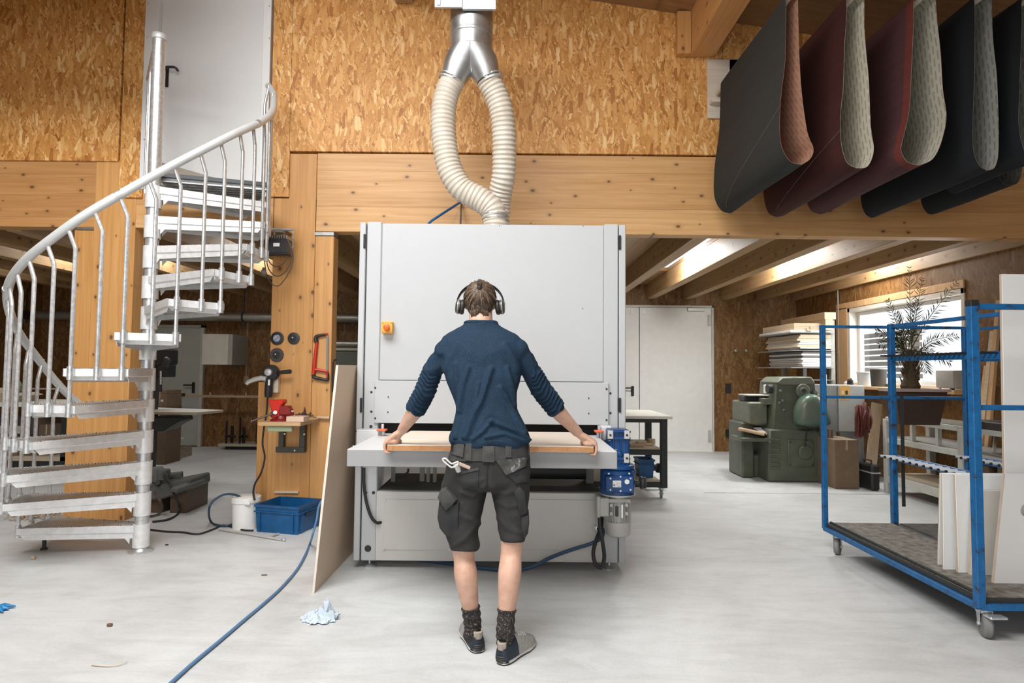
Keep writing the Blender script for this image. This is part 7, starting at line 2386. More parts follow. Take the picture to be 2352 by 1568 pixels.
# the vice
YV = 5.08
def Vv(px, py, d=0.0):
    return P(px, py, YV + d)
vq = Vv(640, 968)
vi = thing('bench_vice', 'red bench vice bolted to the small shelf on the post', 'vice', V((vq.x, YV, zsh)))
M_vr = plain('vice_red', (0.60, 0.022, 0.008), 0.35)
M_vd = plain('vice_red_dark', (0.22, 0.012, 0.010), 0.45)
v = MB()
v.prism([Vv(613, 919), Vv(650, 917), Vv(652, 924), Vv(646, 930), Vv(641, 945), Vv(643, 964), Vv(624, 964), Vv(622, 940), Vv(618, 926)], (0, 0.09, 0), 0.008)
part('jaw_body', v, M_vr, vi)
v = MB()
p0 = Vv(612, 968); p1 = Vv(656, 968)
v.lathe((vq.x, YV + 0.05, zsh + 0.0005), [(0.085, 0), (0.085, 0.012), (0.06, 0.02), (0.05, 0.045)], seg=26)
v.box((Vv(618, 960).x, YV + 0.02, zsh + 0.03), (Vv(668, 960).x, YV + 0.08, zsh + 0.075), 0.006)
part('base', v, M_vd, vi)
v = MB()
v.prism([Vv(641, 932), Vv(663, 932), Vv(663, 938), Vv(667, 940), Vv(667, 953), Vv(641, 953)], (0, 0.08, 0), 0.005)
part('sliding_jaw', v, M_vd, vi)
part('handle', MB().cyl(Vv(630, 948, -0.03), Vv(578, 967, -0.12), 0.008, seg=10).ell(Vv(578, 967, -0.12), 0.011).ell(Vv(628, 948, -0.03), 0.018), plain('vice_bar', (0.16, 0.12, 0.1), 0.4, 0.7), vi)
part('screw', MB().cyl(Vv(632, 947, 0.0), Vv(632, 947, -0.05), 0.016, seg=12), M_galv, vi)
part('jaw_rod', MB().cyl(Vv(660, 945, 0.03), Vv(675, 944, 0.03), 0.008, seg=8), M_galv, vi)
x0_, x1_ = P(657, 968, 5.0).x, P(712, 968, 5.1).x
one('wood_block', MB().box((x0_, 5.0, zsh + 0.001), (x1_ - 0.02, 5.14, zsh + 0.045), 0.003), wood('block_pale', 'X', (0.74, 0.56, 0.44), (0.62, 0.45, 0.33), knots=False, off=4.4), 'pale wooden block lying beside the red vice', 'block')
sc_ = MB()
for i in range(14):
    a = random.uniform(-1, 1)
    x = P(675 + i * 2.5, 955, 5.2).x
    sc_.tube([V((x, 5.2 + 0.03 * a, zsh + 0.002)), V((x + 0.02, 5.2, zsh + 0.04 + 0.03 * random.random())), V((x + 0.05, 5.2 - 0.02 * a, zsh + 0.03))], [0.008, 0.01, 0.003], 6)
sc_.tube([V((P(690, 955, 5.2).x, 5.22, zsh + 0.02)), V((P(697, 955, 5.2).x, 5.22, zsh + 0.05)), P(700, 938, 5.22), P(698, 935, 5.22)], [0.02, 0.02, 0.012, 0.002], 8, smooth=4)
one('scrap_metal', sc_, plain('scrap_brown', (0.10, 0.06, 0.045), 0.5, 0.3, var=0.5, vscale=60), 'crumpled brown scraps behind the pale wooden block', 'scrap')
ch0, ch1 = P(713, 960, YF - 0.03), P(757, 959, YF - 0.03)
ch = thing('chisel', 'wood-handled chisel stuck level beside the shelf on the post', 'chisel', ch1)
part('handle', MB().tube([P(727, 958, YF - 0.03), P(732, 958, YF - 0.03), P(745, 959, YF - 0.03), P(757, 959, YF - 0.03)], [0.009, 0.014, 0.013, 0.015], 12), wood('chisel_ash', 'X', (0.72, 0.54, 0.36), (0.6, 0.42, 0.26), knots=False), ch)
part('blade', MB().bar(P(712, 960, YF - 0.03), P(728, 958, YF - 0.03), 0.012, 0.006), M_dark, ch)
# dark hook on the side of the post, short strip, baseboard plank
h_ = MB().tube([P(771, 838, YF + 0.02), P(768, 826, YF - 0.03), P(764, 830, YF - 0.03), P(763, 880, YF - 0.03)], 0.008, 8, smooth=4)
one('cable_hook', MB().tube([P(772, 826, YF + 0.03), P(767, 829, YF - 0.03), P(765, 845, YF - 0.03), P(764, 900, YF - 0.03)], 0.008, 8, smooth=4), M_black, 'black cable hooked on the right edge of the timber post', 'cable')
a_, b_ = P(597, 1125, YF + 0.25), P(613, 877, YF + 0.25)
one('standing_plank', MB().box((a_.x - 0.03, YF + 0.22, 0.001), (b_.x + 0.1, YF + 0.30, b_.z), 0.003), M_post, 'rough plank standing on the floor behind the right timber post', 'plank')
one('wood_strip', MB().box((P(633, 1127, YF).x, YF - 0.03, P(633, 1130, YF).z), (P(687, 1127, YF).x, YF - 0.005, P(633, 1126, YF).z)), M_pale, 'thin pale strip nailed low across the right post', 'strip')

# blue crate, white bucket with cords
kA, kB, kC = FL(585, 1222), FL(681, 1230), FL(722, 1205)
cx_, cy_ = (kA.x + kC.x) / 2, (kA.y + kC.y) / 2
w_ = (V((kB.x, kB.y, 0)) - V((kA.x, kA.y, 0))).length
d_ = 0.36
rz = math.atan2(kB.y - kA.y, kB.x - kA.x)
crate('storage_crate', 'large empty blue plastic crate on the floor before the right timber post', -w_ / 2 - 0.015, w_ / 2 + 0.015, -d_ / 2, d_ / 2, 0.0, P(585, 1160, kA.y).z + 0.005, M_cb)
cr = [o for o in bpy.data.objects if o.get('label', '').startswith('large empty blue')][0]
cr.location = (kA.x + (w_ / 2) * math.cos(rz) - (d_ / 2) * math.sin(rz), kA.y + (w_ / 2) * math.sin(rz) + (d_ / 2) * math.cos(rz), 0.001)
cr.rotation_euler = (0, 0, rz)
bk = FL(550, 1219)
rbk = (P(582, 1180, bk.y).x - P(519, 1180, bk.y).x) / 2
hb_ = P(550, 1150, bk.y).z
bc = V((bk.x, bk.y + rbk, 0))
bu = thing('bucket', 'white plastic bucket beside the large blue crate', 'bucket', bc)
M_bw = plain('bucket_white', (0.88, 0.88, 0.86), 0.4, var=0.02)
part('body', MB().lathe(bc, [(rbk * 0.9, 0.0), (rbk, hb_ + 0.02), (rbk * 0.96, hb_ + 0.02), (rbk * 0.86, 0.008)], seg=36), M_bw, bu)
part('rim', MB().lathe(bc + V((0, 0, hb_ - 0.03)), [(rbk * 1.0, 0), (rbk * 1.06, 0.004), (rbk * 1.06, 0.045), (rbk * 0.99, 0.05)], seg=36), M_bw, bu)
part('handle_lug', MB().cbox(bc + V((rbk * 0.5, -rbk * 0.98, hb_ - 0.02)), (0.05, 0.02, 0.03), 0.006), M_bw, bu)
one('coiled_hose', MB().tube([bc + V((0.02, -0.03, hb_ - 0.06)), P(555, 1143, bc.y - 0.02), P(535, 1135, bc.y - 0.1), P(513, 1136, bc.y - 0.15), P(490, 1150, bc.y - 0.2), P(480, 1170, bc.y - 0.2), FL(483, 1195, 0.02) , FL(497, 1205, 0.012), FL(520, 1207, 0.012), FL(540, 1202, 0.012)], 0.0095, 8, smooth=6), plain('cord_navy', (0.025, 0.06, 0.11), 0.5), 'navy blue hose looping out of the white bucket to the floor', 'hose')
one('extension_cord', MB().tube([FL(345, 1216, 0.008), FL(380, 1220, 0.008), FL(420, 1222, 0.008), FL(455, 1226, 0.008), FL(490, 1215, 0.008), FL(510, 1206, 0.008), FL(530, 1209, 0.008), FL(560, 1217, 0.008), FL(582, 1218, 0.008)], 0.0078, 8, smooth=6), M_rub, 'black cord lying on the floor from the stair pole to the bucket', 'cord')
stk = thing('pry_bar', 'pale metal bar with a knob end lying in front of the bucket', 'bar', FL(590, 1228))
part('rod', MB().tube([FL(503, 1215, 0.012), FL(570, 1226, 0.012), FL(648, 1239, 0.012)], 0.010, 8), plain('bar_pale', (0.52, 0.51, 0.48), 0.5, 0.3), stk)
part('knob', MB().ell(FL(652, 1239, 0.014), 0.014), M_galv, stk)
part('cross_bar', MB().tube([FL(618, 1232, 0.012), FL(640, 1225, 0.014)], 0.008, 6), plain('bar_pale', (0.52, 0.51, 0.48)), stk)

# beige board leaning on the machine's side
XM = xL0 - 0.004
bl0 = FL(716, 1362)
blt = P(773, 838, bl0.y + 0.02)
ext = 0.95
M_hard = plain('hardboard_beige', (0.62, 0.475, 0.345), 0.6, var=0.04, vscale=3)
lean_x = XM - 0.02
b0 = V((bl0.x, bl0.y, 0))
t0_ = V((lean_x, bl0.y + 0.03, blt.z))
mb = MB()
b1 = b0 + V((0.02, ext, 0)); t1_ = t0_ + V((0.0, ext, 0))
mb.prism([b0, b1, t1_, t0_], V((0.0165, 0, 0)), 0.0015)
lb2 = one('leaning_board', mb, [M_hard, plain('board_edge_pale', (0.72, 0.66, 0.58), 0.6)], 'large beige hardboard sheet leaning on the left side of the sander', 'board')
for p in lb2.data.polygons:
    if p.normal.y < -0.8 or p.normal.z > 0.8:
        p.material_index = 1

# blue hose running over the floor to the front
hp_ = [FL(392, 1568, 0.011), FL(440, 1525, 0.011), FL(500, 1475, 0.011), FL(560, 1424, 0.011), FL(610, 1382, 0.011), FL(650, 1345, 0.011), FL(683, 1306, 0.011), FL(702, 1272, 0.011), FL(712, 1248, 0.011), P(718, 1228, 4.48), P(727, 1195, 4.62), P(739, 1150, 4.8), V((P(739, 1150, 4.8).x + 0.12, 5.02, 0.45)), V((P(739, 1150, 4.8).x + 0.3, 5.15, 0.25)), V((P(739, 1150, 4.8).x + 0.36, 5.2, 0.012))]
d0 = (hp_[0] - hp_[1]).normalized()
hp_ = [hp_[0] + d0 * 1.0] + hp_
one('floor_hose', MB().tube(hp_, 0.0085, 10, smooth=6), plain('hose_blue', (0.10, 0.21, 0.38), 0.4), 'long blue air hose running over the floor to the lower picture edge', 'hose')
# crumpled paper towel
rq = FL(735, 1420)
rr_ = random.Random(8)
def crumple(name, label, c, sx, sy, h, m, seed, cat):
    n = 26
    vs, fs = [], []
    for i in range(n):
        for j in range(n):
            u, v_ = i / (n - 1) - 0.5, j / (n - 1) - 0.5
            q = V((u * 6.2 + seed, v_ * 6.2, seed * 2.0))
            f = 1 - 0.35 * (abs(u) + abs(v_))
            hz = abs(noise.noise(q)) * 1.5 + abs(noise.noise(q * 2.3)) * 0.7
            bulk = math.exp(-((u - 0.12) ** 2 + (v_) ** 2) * 7.0)
            x = u * sx * f + 0.03 * noise.noise(q * 1.3 + V((5, 1, 2)))
            y = v_ * sy * f + 0.03 * noise.noise(q * 1.3 + V((1, 8, 2)))
            vs.append(V((c.x + x, c.y + y, 0.002 + h * (0.1 + 0.9 * bulk) * hz)))
    for i in range(n - 1):
        for j in range(n - 1):
            a = i * n + j
            fs.append([a, a + n, a + n + 1, a + 1])
    k = len(vs)
    vs2 = vs + [v_ + V((0, 0, -0.0016)) for v_ in vs]
    fs2 = fs + [[x + k for x in f[::-1]] for f in fs]
    rim = [j for j in range(n)] + [i * n + n - 1 for i in range(1, n)] + [(n - 1) * n + j for j in range(n - 2, -1, -1)] + [i * n for i in range(n - 2, 0, -1)]
    for a, b in zip(rim, rim[1:] + rim[:1]):
        fs2.append([a, b, b + k, a + k])
    return one(name, MB().add(vs2, fs2), m, label, cat, smooth=0)
crumple('paper_towel', 'crumpled pale blue paper towel on the floor', rq, 0.23, 0.20, 0.085, plain('towel_blue', (0.55, 0.63, 0.70), 0.85, var=0.04), 1.7, 'paper')
# blue glove at the left edge
gq = FL(-8, 1402)
gl_ = MB()
gl_.ell(gq + V((0, 0, 0.012)), (0.055, 0.045, 0.012))
for (ex, ey, r) in ((22, 1389, .011), (30, 1391, .010), (36, 1392, .009), (20, 1398, .011), (6, 1405, .010)):
    e = FL(ex, ey, 0.01)
    gl_.tube([gq + V((0, 0, 0.012)), gq.lerp(e, 0.6) + V((0, 0, 0.014)), e], [0.02, r, r * 0.55], 8)
gm, _n = remesh(gl_, 0.003, 2, 0.5)
one('rubber_glove', gm, plain('glove_blue', (0.015, 0.20, 0.46), 0.45), 'bright blue rubber glove on the floor at the picture edge', 'glove', smooth=180)
# small litter, each piece lying on the floor
M_chip = plain('chip_brown', (0.16, 0.09, 0.05), 0.7)
cq = FL(252, 1438)
one('wood_chip', MB().cbox(cq + V((0, 0, 0.008)), (0.026, 0.016, 0.015), 0.003), M_chip, 'small brown wood chip on the bright floor left of the hose', 'wood chip', 'wood chips on the floor')
cq = FL(76, 1284)
one('wood_chip', MB().cbox(cq + V((0, 0, 0.012)), (0.032, 0.02, 0.022), 0.004), plain('chip_tan', (0.42, 0.31, 0.2), 0.7), 'tan wood chip on the floor in front of the bottom stair', 'wood chip', 'wood chips on the floor')
cq = FL(607, 1321)
one('wood_chip', MB().cbox(cq + V((0, 0, 0.003)), (0.035, 0.014, 0.005), 0.001), M_chip, 'flat dark wood chip on the floor near the leaning board', 'wood chip', 'wood chips on the floor')
cq = FL(383, 1252)
one('wood_chip', MB().cbox(cq + V((0, 0, 0.005)), (0.022, 0.014, 0.009), 0.002), M_dark, 'dark wood chip on the floor right of the stair pole', 'wood chip', 'wood chips on the floor')
sv = MB().tube([FL(210, 1526, 0.006), FL(238, 1529, 0.006), FL(262, 1528, 0.007), FL(283, 1523, 0.008), FL(291, 1518, 0.01)], [0.003, 0.004, 0.005, 0.005, 0.002], 6, smooth=4)
one('wood_shaving', sv, plain('shaving_pale', (0.58, 0.5, 0.4), 0.6), 'curved pale wood shaving on the floor near the lower left corner', 'shaving')
lf = MB()
rl = random.Random(4)
for i in range(150):
    x = rl.gauss(85, 38); y = rl.uniform(1172, 1196)
    if not 12 < x < 150:
        continue
    c_ = FL(x, y + rl.uniform(-3, 3), 0.0)
    a = rl.uniform(0, PI)
    dx, dy = math.cos(a) * 0.022, math.sin(a) * 0.022
    h = rl.uniform(0.004, 0.05) * math.exp(-((x - 95) / 40) ** 2) + 0.004
    lf.tube([c_ + V((-dx, -dy, h)), c_ + V((0, 0, h + 0.012)), c_ + V((dx, dy, h + rl.uniform(-.002, .01)))], [0.003, rl.uniform(.006, .012), 0.002], 5)
o = one('wood_shavings', lf, plain('shavings_heap', (0.40, 0.29, 0.2), 0.8, var=0.35, vscale=50), 'heap of pale wood shavings on the floor behind the bottom stair', 'shavings')
o['kind'] = 'stuff'
# ================================================================== left bay behind the stair
# wall cabinet
a_, b_ = P(463, 837, YB - 0.62), P(525, 767, YB - 0.62)
wc_ = thing('wall_cabinet', 'pale grey cabinet mounted on the board wall right of the back door', 'cabinet', ((a_.x + b_.x) / 2, YB - 0.3, a_.z))
part('body', MB().box((a_.x, YB - 0.60, a_.z), (b_.x + 0.06, YB - 0.001, b_.z), 0.004), plain('wall_cabinet_side', (0.36, 0.35, 0.33), 0.5), wc_)
part('door', MB().box((a_.x, YB - 0.62, a_.z), (b_.x, YB - 0.601, b_.z), 0.004), plain('wall_cabinet_front', (0.60, 0.59, 0.52), 0.5), wc_)
# suction pipe under the ceiling
q0, q1 = P(-60, 722, YB - 0.35), P(830, 722, YB - 0.35)
pp_ = thing('suction_pipe', 'dull metal pipe running under the ceiling along the back wall', 'pipe', ((q0.x + q1.x) / 2, YB - 0.35, q0.z))
part('tube', MB().cyl(V((XL + 0.2, YB - 0.35, q0.z)), V((0.5, YB - 0.35, q0.z)), 0.075, seg=20), plain('pipe_dull', (0.42, 0.42, 0.38), 0.4, 0.7), pp_)
for px in (560, 250, 60):
    x = P(px, 722, YB - 0.35).x
    part('pipe_clip', MB().lathe((x - 0.015, YB - 0.35, q0.z), [(0.078, 0), (0.085, 0), (0.085, 0.03), (0.078, 0.03)], axis=(1, 0, 0), seg=18).box((x - 0.008, YB - 0.36, q0.z + 0.08), (x + 0.008, YB - 0.34, zj + 0.05)).cyl((x, YB - 0.35, q0.z - 0.08), (x, YB - 0.35, q0.z - 0.14), 0.02, seg=8), M_dark, pp_)
one('cable_duct', MB().box((P(569, 735, YB).x, YB - 0.03, P(569, 866, YB).z), (P(572, 735, YB).x, YB - 0.001, P(569, 733, YB).z)).box((P(563, 875, YB).x, YB - 0.06, P(569, 880, YB).z), (P(574, 875, YB).x, YB - 0.001, P(569, 864, YB).z)), plain('duct_tan', (0.36, 0.27, 0.17), 0.6), 'thin tan cable duct down the board wall below the pipe', 'cable duct')
# rail across the wall, with clamp
ra_, rb_2 = P(412, 909, YB - 0.35), P(603, 909, YB - 0.35)
rl_ = thing('clamp_rail', 'long pale rail fixed level across the back door and board wall', 'rail', ((ra_.x + rb_2.x) / 2, YB - 0.35, ra_.z))
part('rail_bar', MB().bar(ra_, V((rb_2.x + 0.6, ra_.y, ra_.z)), 0.03, 0.04), plain('rail_tan', (0.40, 0.31, 0.2), 0.6), rl_)
part('clamp_head', MB().tube([P(412, 903, YB - 0.37), P(418, 905, YB - 0.37), P(424, 908, YB - 0.37)], [0.012, 0.018, 0.02], 8).cbox(P(421, 906, YB - 0.37), (0.05, 0.05, 0.05), 0.01), M_black, rl_)
for px in (483, 565):
    part('hook', MB().cyl(P(px, 908, YB - 0.35), P(px, 902, YB - 0.37), 0.015, seg=8), M_frame, rl_)
part('support', MB().box((rb_2.x + 0.1, YB - 0.33, ra_.z - 0.02), (rb_2.x + 0.16, YB - 0.001, ra_.z + 0.02)).box((ra_.x + 0.7, YB - 0.33, ra_.z - 0.02), (ra_.x + 0.76, YB - 0.001, ra_.z + 0.02)), M_frame, rl_)
# low trolley with bar clamps
c0 = FL(508, 1030)
yt = c0.y - 0.05
ct = thing('clamp_trolley', 'low flat cart by the wall, black bar clamps standing on it', 'cart', (P(560, 1020, yt).x, yt, 0))
x0, x1 = P(507, 1020, yt).x, P(610, 1020, yt).x
zt2 = P(540, 1018, yt).z
part('deck', MB().box((x0, yt - 0.1, zt2 - 0.04), (x1 + 0.4, yt + 0.3, zt2), 0.004), plain('cart_deck', (0.42, 0.38, 0.29), 0.6), ct)
part('base', MB().box((x0 + 0.1, yt - 0.05, 0.0), (x1 + 0.3, yt + 0.25, zt2 - 0.041), 0.004), M_black, ct)
for i, (px, py, w__) in enumerate(((520, 965, .022), (530, 978, .04), (551, 958, .022), (557, 981, .04), (590, 975, .022))):
    a_, b_ = P(px, 1016, yt), P(px, py, yt)
    one('bar_clamp', MB().box((a_.x - w__ / 2, yt - 0.03 + 0.05 * (i % 2), zt2 + 0.001), (a_.x + w__ / 2, yt + 0.01 + 0.05 * (i % 2), b_.z), 0.004).cbox(V((a_.x + 0.03, yt - 0.01, zt2 + 0.12)), (0.10, 0.04, 0.04), 0.006), M_black, ['leftmost slim bar clamp on the low cart', 'leftmost thick short bar clamp on the low cart', 'tallest slim bar clamp in the middle of the low cart', 'thick short bar clamp right of the tallest one', 'slim bar clamp beside the timber post on the low cart'][i], 'clamp', 'bar clamps on the cart')
# round-cornered white table on a black cast bracket, with the drill column
yw = 7.0
zt3 = P(420, 946, yw).z
tt = thing('machine_table', 'white board top with chipboard edge on a black cast support behind the stair pole', 'table', (P(390, 950, yw).x, yw, 0))
tp = [P(300, 953, yw), P(470, 953, yw), P(507, 942, yw + 0.7), P(340, 938, yw + 1.0)]
tp = [V((P(290, 953, yw).x, yw, zt3)), V((P(452, 953, yw).x, yw, zt3)), V((P(507, 943, yw + 0.35).x, yw + 0.35, zt3)), V((P(507, 941, yw + 0.35).x, yw + 0.42, zt3)), V((P(290, 940, yw + 0.9).x, yw + 0.9, zt3))]
tpz = [V((p.x, p.y, zt3 - 0.028)) for p in tp]
tw = part('tabletop', MB().prism(tpz, (0, 0, 0.028), 0.002), [plain('table_melamine', (0.72, 0.71, 0.65), 0.45), plain('chipboard_edge', (0.36, 0.28, 0.18), 0.7)], tt)
for p in tw.data.polygons:
    if abs(p.normal.z) < 0.5:
        p.material_index = 1
part('cast_support', MB().prism([P(345, 957, yw + 0.25), P(412, 957, yw + 0.25), P(416, 966, yw + 0.25), P(392, 978, yw + 0.25), P(375, 990, yw + 0.25), P(345, 992, yw + 0.25)], (0, 0.3, 0), 0.012), M_dark, tt)
part('pillar', MB().cyl(V((P(350, 1000, yw + 0.4).x, yw + 0.4, 0.0)), V((P(350, 1000, yw + 0.4).x, yw + 0.4, P(350, 795, yw + 0.4).z)), 0.05, seg=18), M_dark, tt)
dp = MB()
yd_ = yw + 0.3
dp.box(P(352, 838, yd_), P(380, 800, yd_) + V((0, 0.3, 0)), 0.02)
dp.ell(P(381, 832, yd_), (0.06, 0.06, 0.07))
dp.box(P(360, 866, yd_), P(384, 838, yd_) + V((0, 0.2, 0)), 0.01)
dp.cyl(P(360, 885, yd_), P(360, 920, yd_), 0.022, seg=12)
dp.cyl(P(366, 900, yd_), P(366, 868, yd_), 0.03, seg=12)
part('drill_head', dp, M_dark, tt)
part('depth_rod', MB().cyl(P(369, 883, yd_ - 0.06), P(369, 852, yd_ - 0.06), 0.01, seg=8).ell(P(372, 920, yd_ - 0.06), 0.016), M_galv, tt)

# carton stack behind and a pallet with a pale sheet
yk = 8.6
carton('cardboard_box', P(350, 900, yk).x, P(384, 900, yk).x, yk, yk + 0.4, 0.0, P(350, 935, yk).z, 'lowest of three stacked brown cartons behind the stair pole', M_card2, 'stacked cartons')
z1_ = P(350, 935, yk).z + 0.001
carton('cardboard_box', P(350, 900, yk).x, P(383, 900, yk).x, yk + 0.01, yk + 0.4, z1_, P(350, 905, yk).z, 'middle one of three stacked brown cartons behind the stair pole', M_card, 'stacked cartons')
carton('cardboard_box', P(350, 900, yk).x, P(381, 900, yk).x, yk + 0.02, yk + 0.4, P(350, 905, yk).z + 0.001, P(350, 896, yk).z, 'flat topmost carton of the three stacked behind the stair pole', M_card, 'stacked cartons')
ypl = 7.9
fz = FL(385, 1060)
yp0 = fz.y
pal = thing('pallet', 'grey wooden pallet on the floor behind the stair pole', 'pallet', (P(360, 1050, yp0).x, yp0 + 0.3, 0))
xp0, xp1 = P(300, 1050, yp0).x, P(386, 1050, yp0).x
M_pal = wood('pallet_wood', 'X', (0.34, 0.28, 0.21), (0.24, 0.19, 0.14), knots=False, off=2.2)
for i in range(5):
    part('top_board', MB().box((xp0, yp0 + i * 0.14, 0.122), (xp1, yp0 + i * 0.14 + 0.1, 0.142), 0.002), M_pal, pal)
for x in (xp0 + 0.05, (xp0 + xp1) / 2, xp1 - 0.05):
    part('block', MB().box((x - 0.05, yp0 + 0.01, 0), (x + 0.05, yp0 + 0.66, 0.121), 0.002), M_pal, pal)
part('machine_foot', MB().lathe((P(356, 1035, yp0).x, yp0 + 0.3, 0.143), [(0.09, 0), (0.09, 0.04), (0.04, 0.06), (0.04, 0.12), (0.001, 0.12)], seg=18), M_dark, pal)
q = V((P(348, 1013, yp0).x, yp0 + 0.3, 0.143 + 0.121))
one('table_offcut', MB().box((q.x - 0.3, yp0 + 0.1, q.z), (P(376, 1013, yp0).x, yp0 + 0.55, q.z + 0.025), 0.003), M_top, 'pale board offcut lying on the round foot above the pallet', 'board')
# grey cast machine base with motor standing on blocks
gA = FL(345, 1180); ym_ = FL(390, 1160).y
ym_ = 5.75
gbm = thing('cast_machine_base', 'dark grey cast machine base with a motor on wooden blocks beside the stair pole', 'machine part', (P(390, 1120, ym_).x, ym_ + 0.2, 0))
M_cast = plain('cast_grey', (0.10, 0.105, 0.10), 0.5, 0.1, var=0.15)
tro = MB()
def CB(px, py, d):
    return P(px, py, ym_ + d)
tro.prism([CB(335, 1150, 0), CB(372, 1147, 0), CB(436, 1124, 0.0), CB(435, 1099, 0.0), CB(335, 1118, 0)], (0, 0.4, 0), 0.015)
part('trough', tro, M_cast, gbm)
part('lip', MB().bar(CB(425, 1112, 0.0), CB(441, 1116, 0.0), 0.5, 0.035, up=(0, 0, 1), bev=0.006), M_cast, gbm)
part('rail', MB().bar(CB(380, 1096, 0.2), CB(418, 1090, 0.2), 0.05, 0.05, bev=0.006).bar(CB(380, 1090, 0.4), CB(418, 1086, 0.4), 0.05, 0.03, bev=0.004), M_cast, gbm)
part('motor', MB().cyl(CB(360, 1108, 0.1), CB(358, 1072, 0.1), 0.065, seg=22, bev=0.015), M_cast, gbm)
part('terminal_box', MB().cbox(CB(376, 1090, 0.05), (0.09, 0.09, 0.11), 0.012), M_cast, gbm)
part('gland', MB().cyl(CB(378, 1090, 0.0), CB(378, 1090, -0.04), 0.025, seg=14), M_dark, gbm)
part('gland', MB().cyl(CB(362, 1108, 0.02), CB(362, 1108, -0.03), 0.022, seg=14), M_dark, gbm)
zlow = CB(400, 1122, 0.1).z
M_blk = wood('block_brown', 'X', (0.11, 0.07, 0.045), (0.07, 0.045, 0.03), knots=False, off=7.7)
xb0_, xb1_ = CB(345, 1140, 0.1).x, CB(436, 1140, 0.1).x
part('support_block', MB().box((xb0_, ym_ + 0.05, 0.001), (xb0_ + 0.14, ym_ + 0.45, CB(345, 1146, 0.05).z), 0.004), M_blk, gbm)
part('support_block', MB().box((xb1_ - 0.16, ym_ + 0.05, 0.001), (xb1_, ym_ + 0.45, CB(425, 1120, 0.05).z), 0.004), M_blk, gbm)
part('power_cable', MB().tube([CB(378, 1090, -0.04), CB(390, 1110, -0.1), CB(402, 1140, -0.2), FL(411, 1160, 0.08), FL(408, 1180, 0.01), FL(385, 1193, 0.01), FL(350, 1198, 0.01)], 0.01, 8, smooth=6), M_rub, gbm)
part('power_cable', MB().tube([CB(355, 1130, -0.05), CB(368, 1150, -0.2), FL(372, 1168, 0.06), FL(362, 1182, 0.01), FL(345, 1186, 0.01)], 0.012, 8, smooth=6), plain('cable_brown', (0.09, 0.07, 0.06)), gbm)

# workbench with boxes at the far left
yw2 = 7.3
zt4 = P(60, 925, yw2).z
xw1 = P(128, 930, yw2).x
wbn = thing('workbench', 'pale-topped workbench on castors behind the stair at the left edge', 'workbench', (xw1 - 1.0, yw2 + 0.4, 0))
part('top', MB().box((XL + 0.3, yw2, zt4 - 0.05), (P(178, 930, yw2 + 0.1).x, yw2 + 0.85, zt4), 0.005), M_top, wbn)
part('bottom_shelf', MB().box((XL + 0.3, yw2 + 0.02, 0.235), (xw1 + 0.15, yw2 + 0.8, 0.29), 0.004), M_ply, wbn)
part('base_beam', MB().box((XL + 0.3, yw2 + 0.04, 0.12), (xw1 + 0.15, yw2 + 0.12, 0.234)), M_gfr, wbn)
for x in (xw1 + 0.1, xw1 - 2.3):
    for y in (yw2 + 0.06, yw2 + 0.76):
        part('leg', MB().box((x - 0.04, y - 0.04, 0.12), (x + 0.04, y + 0.04, zt4 - 0.05), 0.004), M_gfr, wbn)
        castor('castor', wbn, x - 0.05, y + 0.01, 0.06, 0.12, 0.1)
part('back_rail', MB().bar(V((XL + 0.3, yw2 + 0.9, P(150, 893, yw2 + 0.9).z)), V((P(165, 893, yw2 + 0.9).x, yw2 + 0.9, P(150, 893, yw2 + 0.9).z)), 0.03, 0.02), M_galv, wbn)
part('rail_post', MB().cyl(V((xw1, yw2 + 0.82, zt4)), V((xw1, yw2 + 0.9, P(150, 893, yw2 + 0.9).z)), 0.012, seg=8), M_galv, wbn)
M_bx = plain('box_pale_card', (0.42, 0.36, 0.27), 0.8)
def boxp(px0, px1, pyt, z0, d, label, m, nm='cardboard_box', depth=0.4):
    a_, b_ = P(px0, pyt, yw2 + d), P(px1, pyt, yw2 + d)
    return carton(nm, a_.x, b_.x, yw2 + d, yw2 + d + depth, z0, b_.z, label, m, 'boxes on the workbench')
o_ = boxp(-20, 27, 903, zt4 + 0.001, 0.1, 'open pale cardboard box on the workbench top at the left edge', M_bx)
fl_ = P(-20, 903, yw2 + 0.1); fr_ = P(27, 903, yw2 + 0.1)
part('flap', MB().prism([fl_ + V((0, 0, 0)), fr_, fr_ + V((0.0, 0.12, 0.06)), fl_ + V((0, 0.12, 0.06))], (0, 0.0, 0.004)), M_bx, o_)
part('flap', MB().prism([fr_, fr_ + V((0, 0.38, 0)), fr_ + V((0.09, 0.38, -0.03)), fr_ + V((0.09, 0, -0.03))], (0, 0.0, 0.004)), M_bx, o_)
q = P(10, 903, yw2 + 0.15)
one('canister', MB().cbox(V((q.x, yw2 + 0.3, q.z + 0.055)), (0.16, 0.12, 0.11), 0.03, seg=3).tube([V((q.x + 0.02, yw2 + 0.3, q.z + 0.1)), V((q.x + 0.05, yw2 + 0.3, q.z + 0.14)), V((q.x + 0.08, yw2 + 0.3, q.z + 0.08))], 0.014, 8, smooth=4), plain('canister_green', (0.14, 0.17, 0.13), 0.5), 'green-grey canister sitting in the open box on the workbench', 'canister')
zsb = 0.291
b1_ = boxp(-60, 42, 978, zsb, 0.08, 'cardboard box with dark lettering on the bottom shelf of the workbench', plain('cardboard_red', (0.20, 0.125, 0.085), 0.8))
qe = P(-2, 1037, yw2 + 0.078)
part('print_band', MB().box((P(-60, 1037, yw2 + 0.08).x, yw2 + 0.0775, qe.z - 0.028), (P(22, 1037, yw2 + 0.08).x, yw2 + 0.0795, qe.z + 0.032)), plain('band_slate', (0.07, 0.075, 0.085), 0.7), b1_)
fc_ = bpy.data.curves.new('lettering', 'FONT')
fc_.body = 'ENT'
fc_.size = 0.066
fc_.extrude = 0.0005
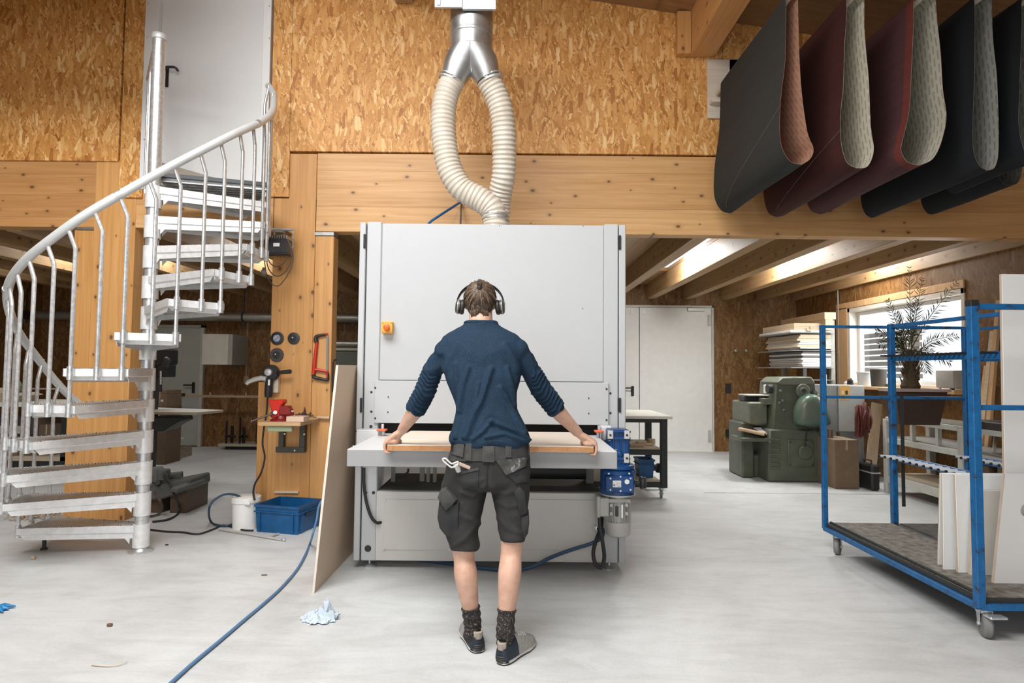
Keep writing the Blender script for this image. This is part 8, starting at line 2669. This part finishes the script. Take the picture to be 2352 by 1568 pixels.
to = bpy.data.objects.new('tmp_text', fc_)
C.objects.link(to)
tm = bpy.data.meshes.new_from_object(to.evaluated_get(bpy.context.evaluated_depsgraph_get()))
bpy.data.objects.remove(to)
tm.transform(Matrix.Translation(V((qe.x, yw2 + 0.0765, qe.z - 0.022)) - V(b1_.location)) @ Matrix.Rotation(PI / 2, 4, 'X'))
tm.materials.clear()
tm.materials.append(plain('letter_tan', (0.3, 0.22, 0.16), 0.7))
to = bpy.data.objects.new('lettering', tm)
C.objects.link(to)
to.parent = b1_
b2_ = boxp(44, 84, 960, zsb, 0.1, 'taller plain cardboard box beside the lettered one', M_card2)
b3_ = boxp(86, 128, 975, zsb, 0.15, 'dark cardboard box at the right end of the workbench shelf', plain('cardboard_deep', (0.11, 0.08, 0.055), 0.8))
tq = P(50, 985, yw2 + 0.03)
bin_ = thing('parts_bin', 'dark machine part with two pale windows lying under the workbench top', 'machine part', (tq.x, yw2 + 0.03, zt4 - 0.2))
zr = P(20, 945, yw2 + 0.05).z
part('body', MB().box((P(-60, 960, yw2 + 0.04).x, yw2 + 0.02, P(20, 1000, yw2).z), (P(80, 960, yw2 + 0.04).x, yw2 + 0.07, P(20, 955, yw2).z), 0.02), M_dark, bin_)
for px0, px1 in ((-40, 3), (13, 70)):
    part('pale_window', MB().box((P(px0, 980, yw2 + 0.02).x, yw2 + 0.012, P(20, 996, yw2).z), (P(px1, 980, yw2 + 0.02).x, yw2 + 0.0195, P(20, 978, yw2).z), 0.01), plain('window_pale', (0.34, 0.34, 0.32), 0.5), bin_)
cx0, cx1 = P(112, 1045, yw2 + 0.3).x, P(152, 1045, yw2 + 0.3).x
ck = crate('storage_crate', 'dark blue crate under the workbench, partly behind the left timber post', cx0, cx1, yw2 + 0.3, yw2 + 0.65, zsb + 0.0, P(130, 1028, yw2 + 0.3).z - zsb, plain('crate_dark_blue', (0.012, 0.05, 0.15), 0.45), ribs=False)
part('label_strip', MB().cbox((0.03, -0.178, 0.10), (0.07, 0.002, 0.03)), W_w, ck, local=True)

# things seen in the gap between right post and the machine
xg0, xg1 = P(776, 770, YB - 0.3).x, P(840, 770, YB - 0.3).x
yg = 9.6
g0_, g1_ = P(770, 838, yg), P(860, 806, yg)
sgc = thing('dust_collector', 'grey green steel housing with a pale rail seen between post and sander', 'machine', ((g0_.x + g1_.x) / 2, yg + 0.2, 0))
part('housing', MB().box((g0_.x - 0.4, yg, 0), (g1_.x + 0.3, yg + 0.6, g1_.z), 0.01), plain('housing_greygreen', (0.13, 0.14, 0.115), 0.5), sgc)
part('top_rail', MB().box((g0_.x - 0.4, yg - 0.03, g1_.z + 0.001), (g1_.x + 0.3, yg + 0.6, P(800, 799, yg).z), 0.01), plain('rail_pale', (0.5, 0.5, 0.46), 0.5), sgc)
part('side_pipe', MB().cyl(V((g0_.x - 0.4, yg + 0.2, P(800, 794, yg + 0.2).z + 0.03)), V((g1_.x + 0.3, yg + 0.2, P(800, 794, yg + 0.2).z + 0.03)), 0.05, seg=16), plain('pipe_dull', (0.42, 0.42, 0.38)), sgc)
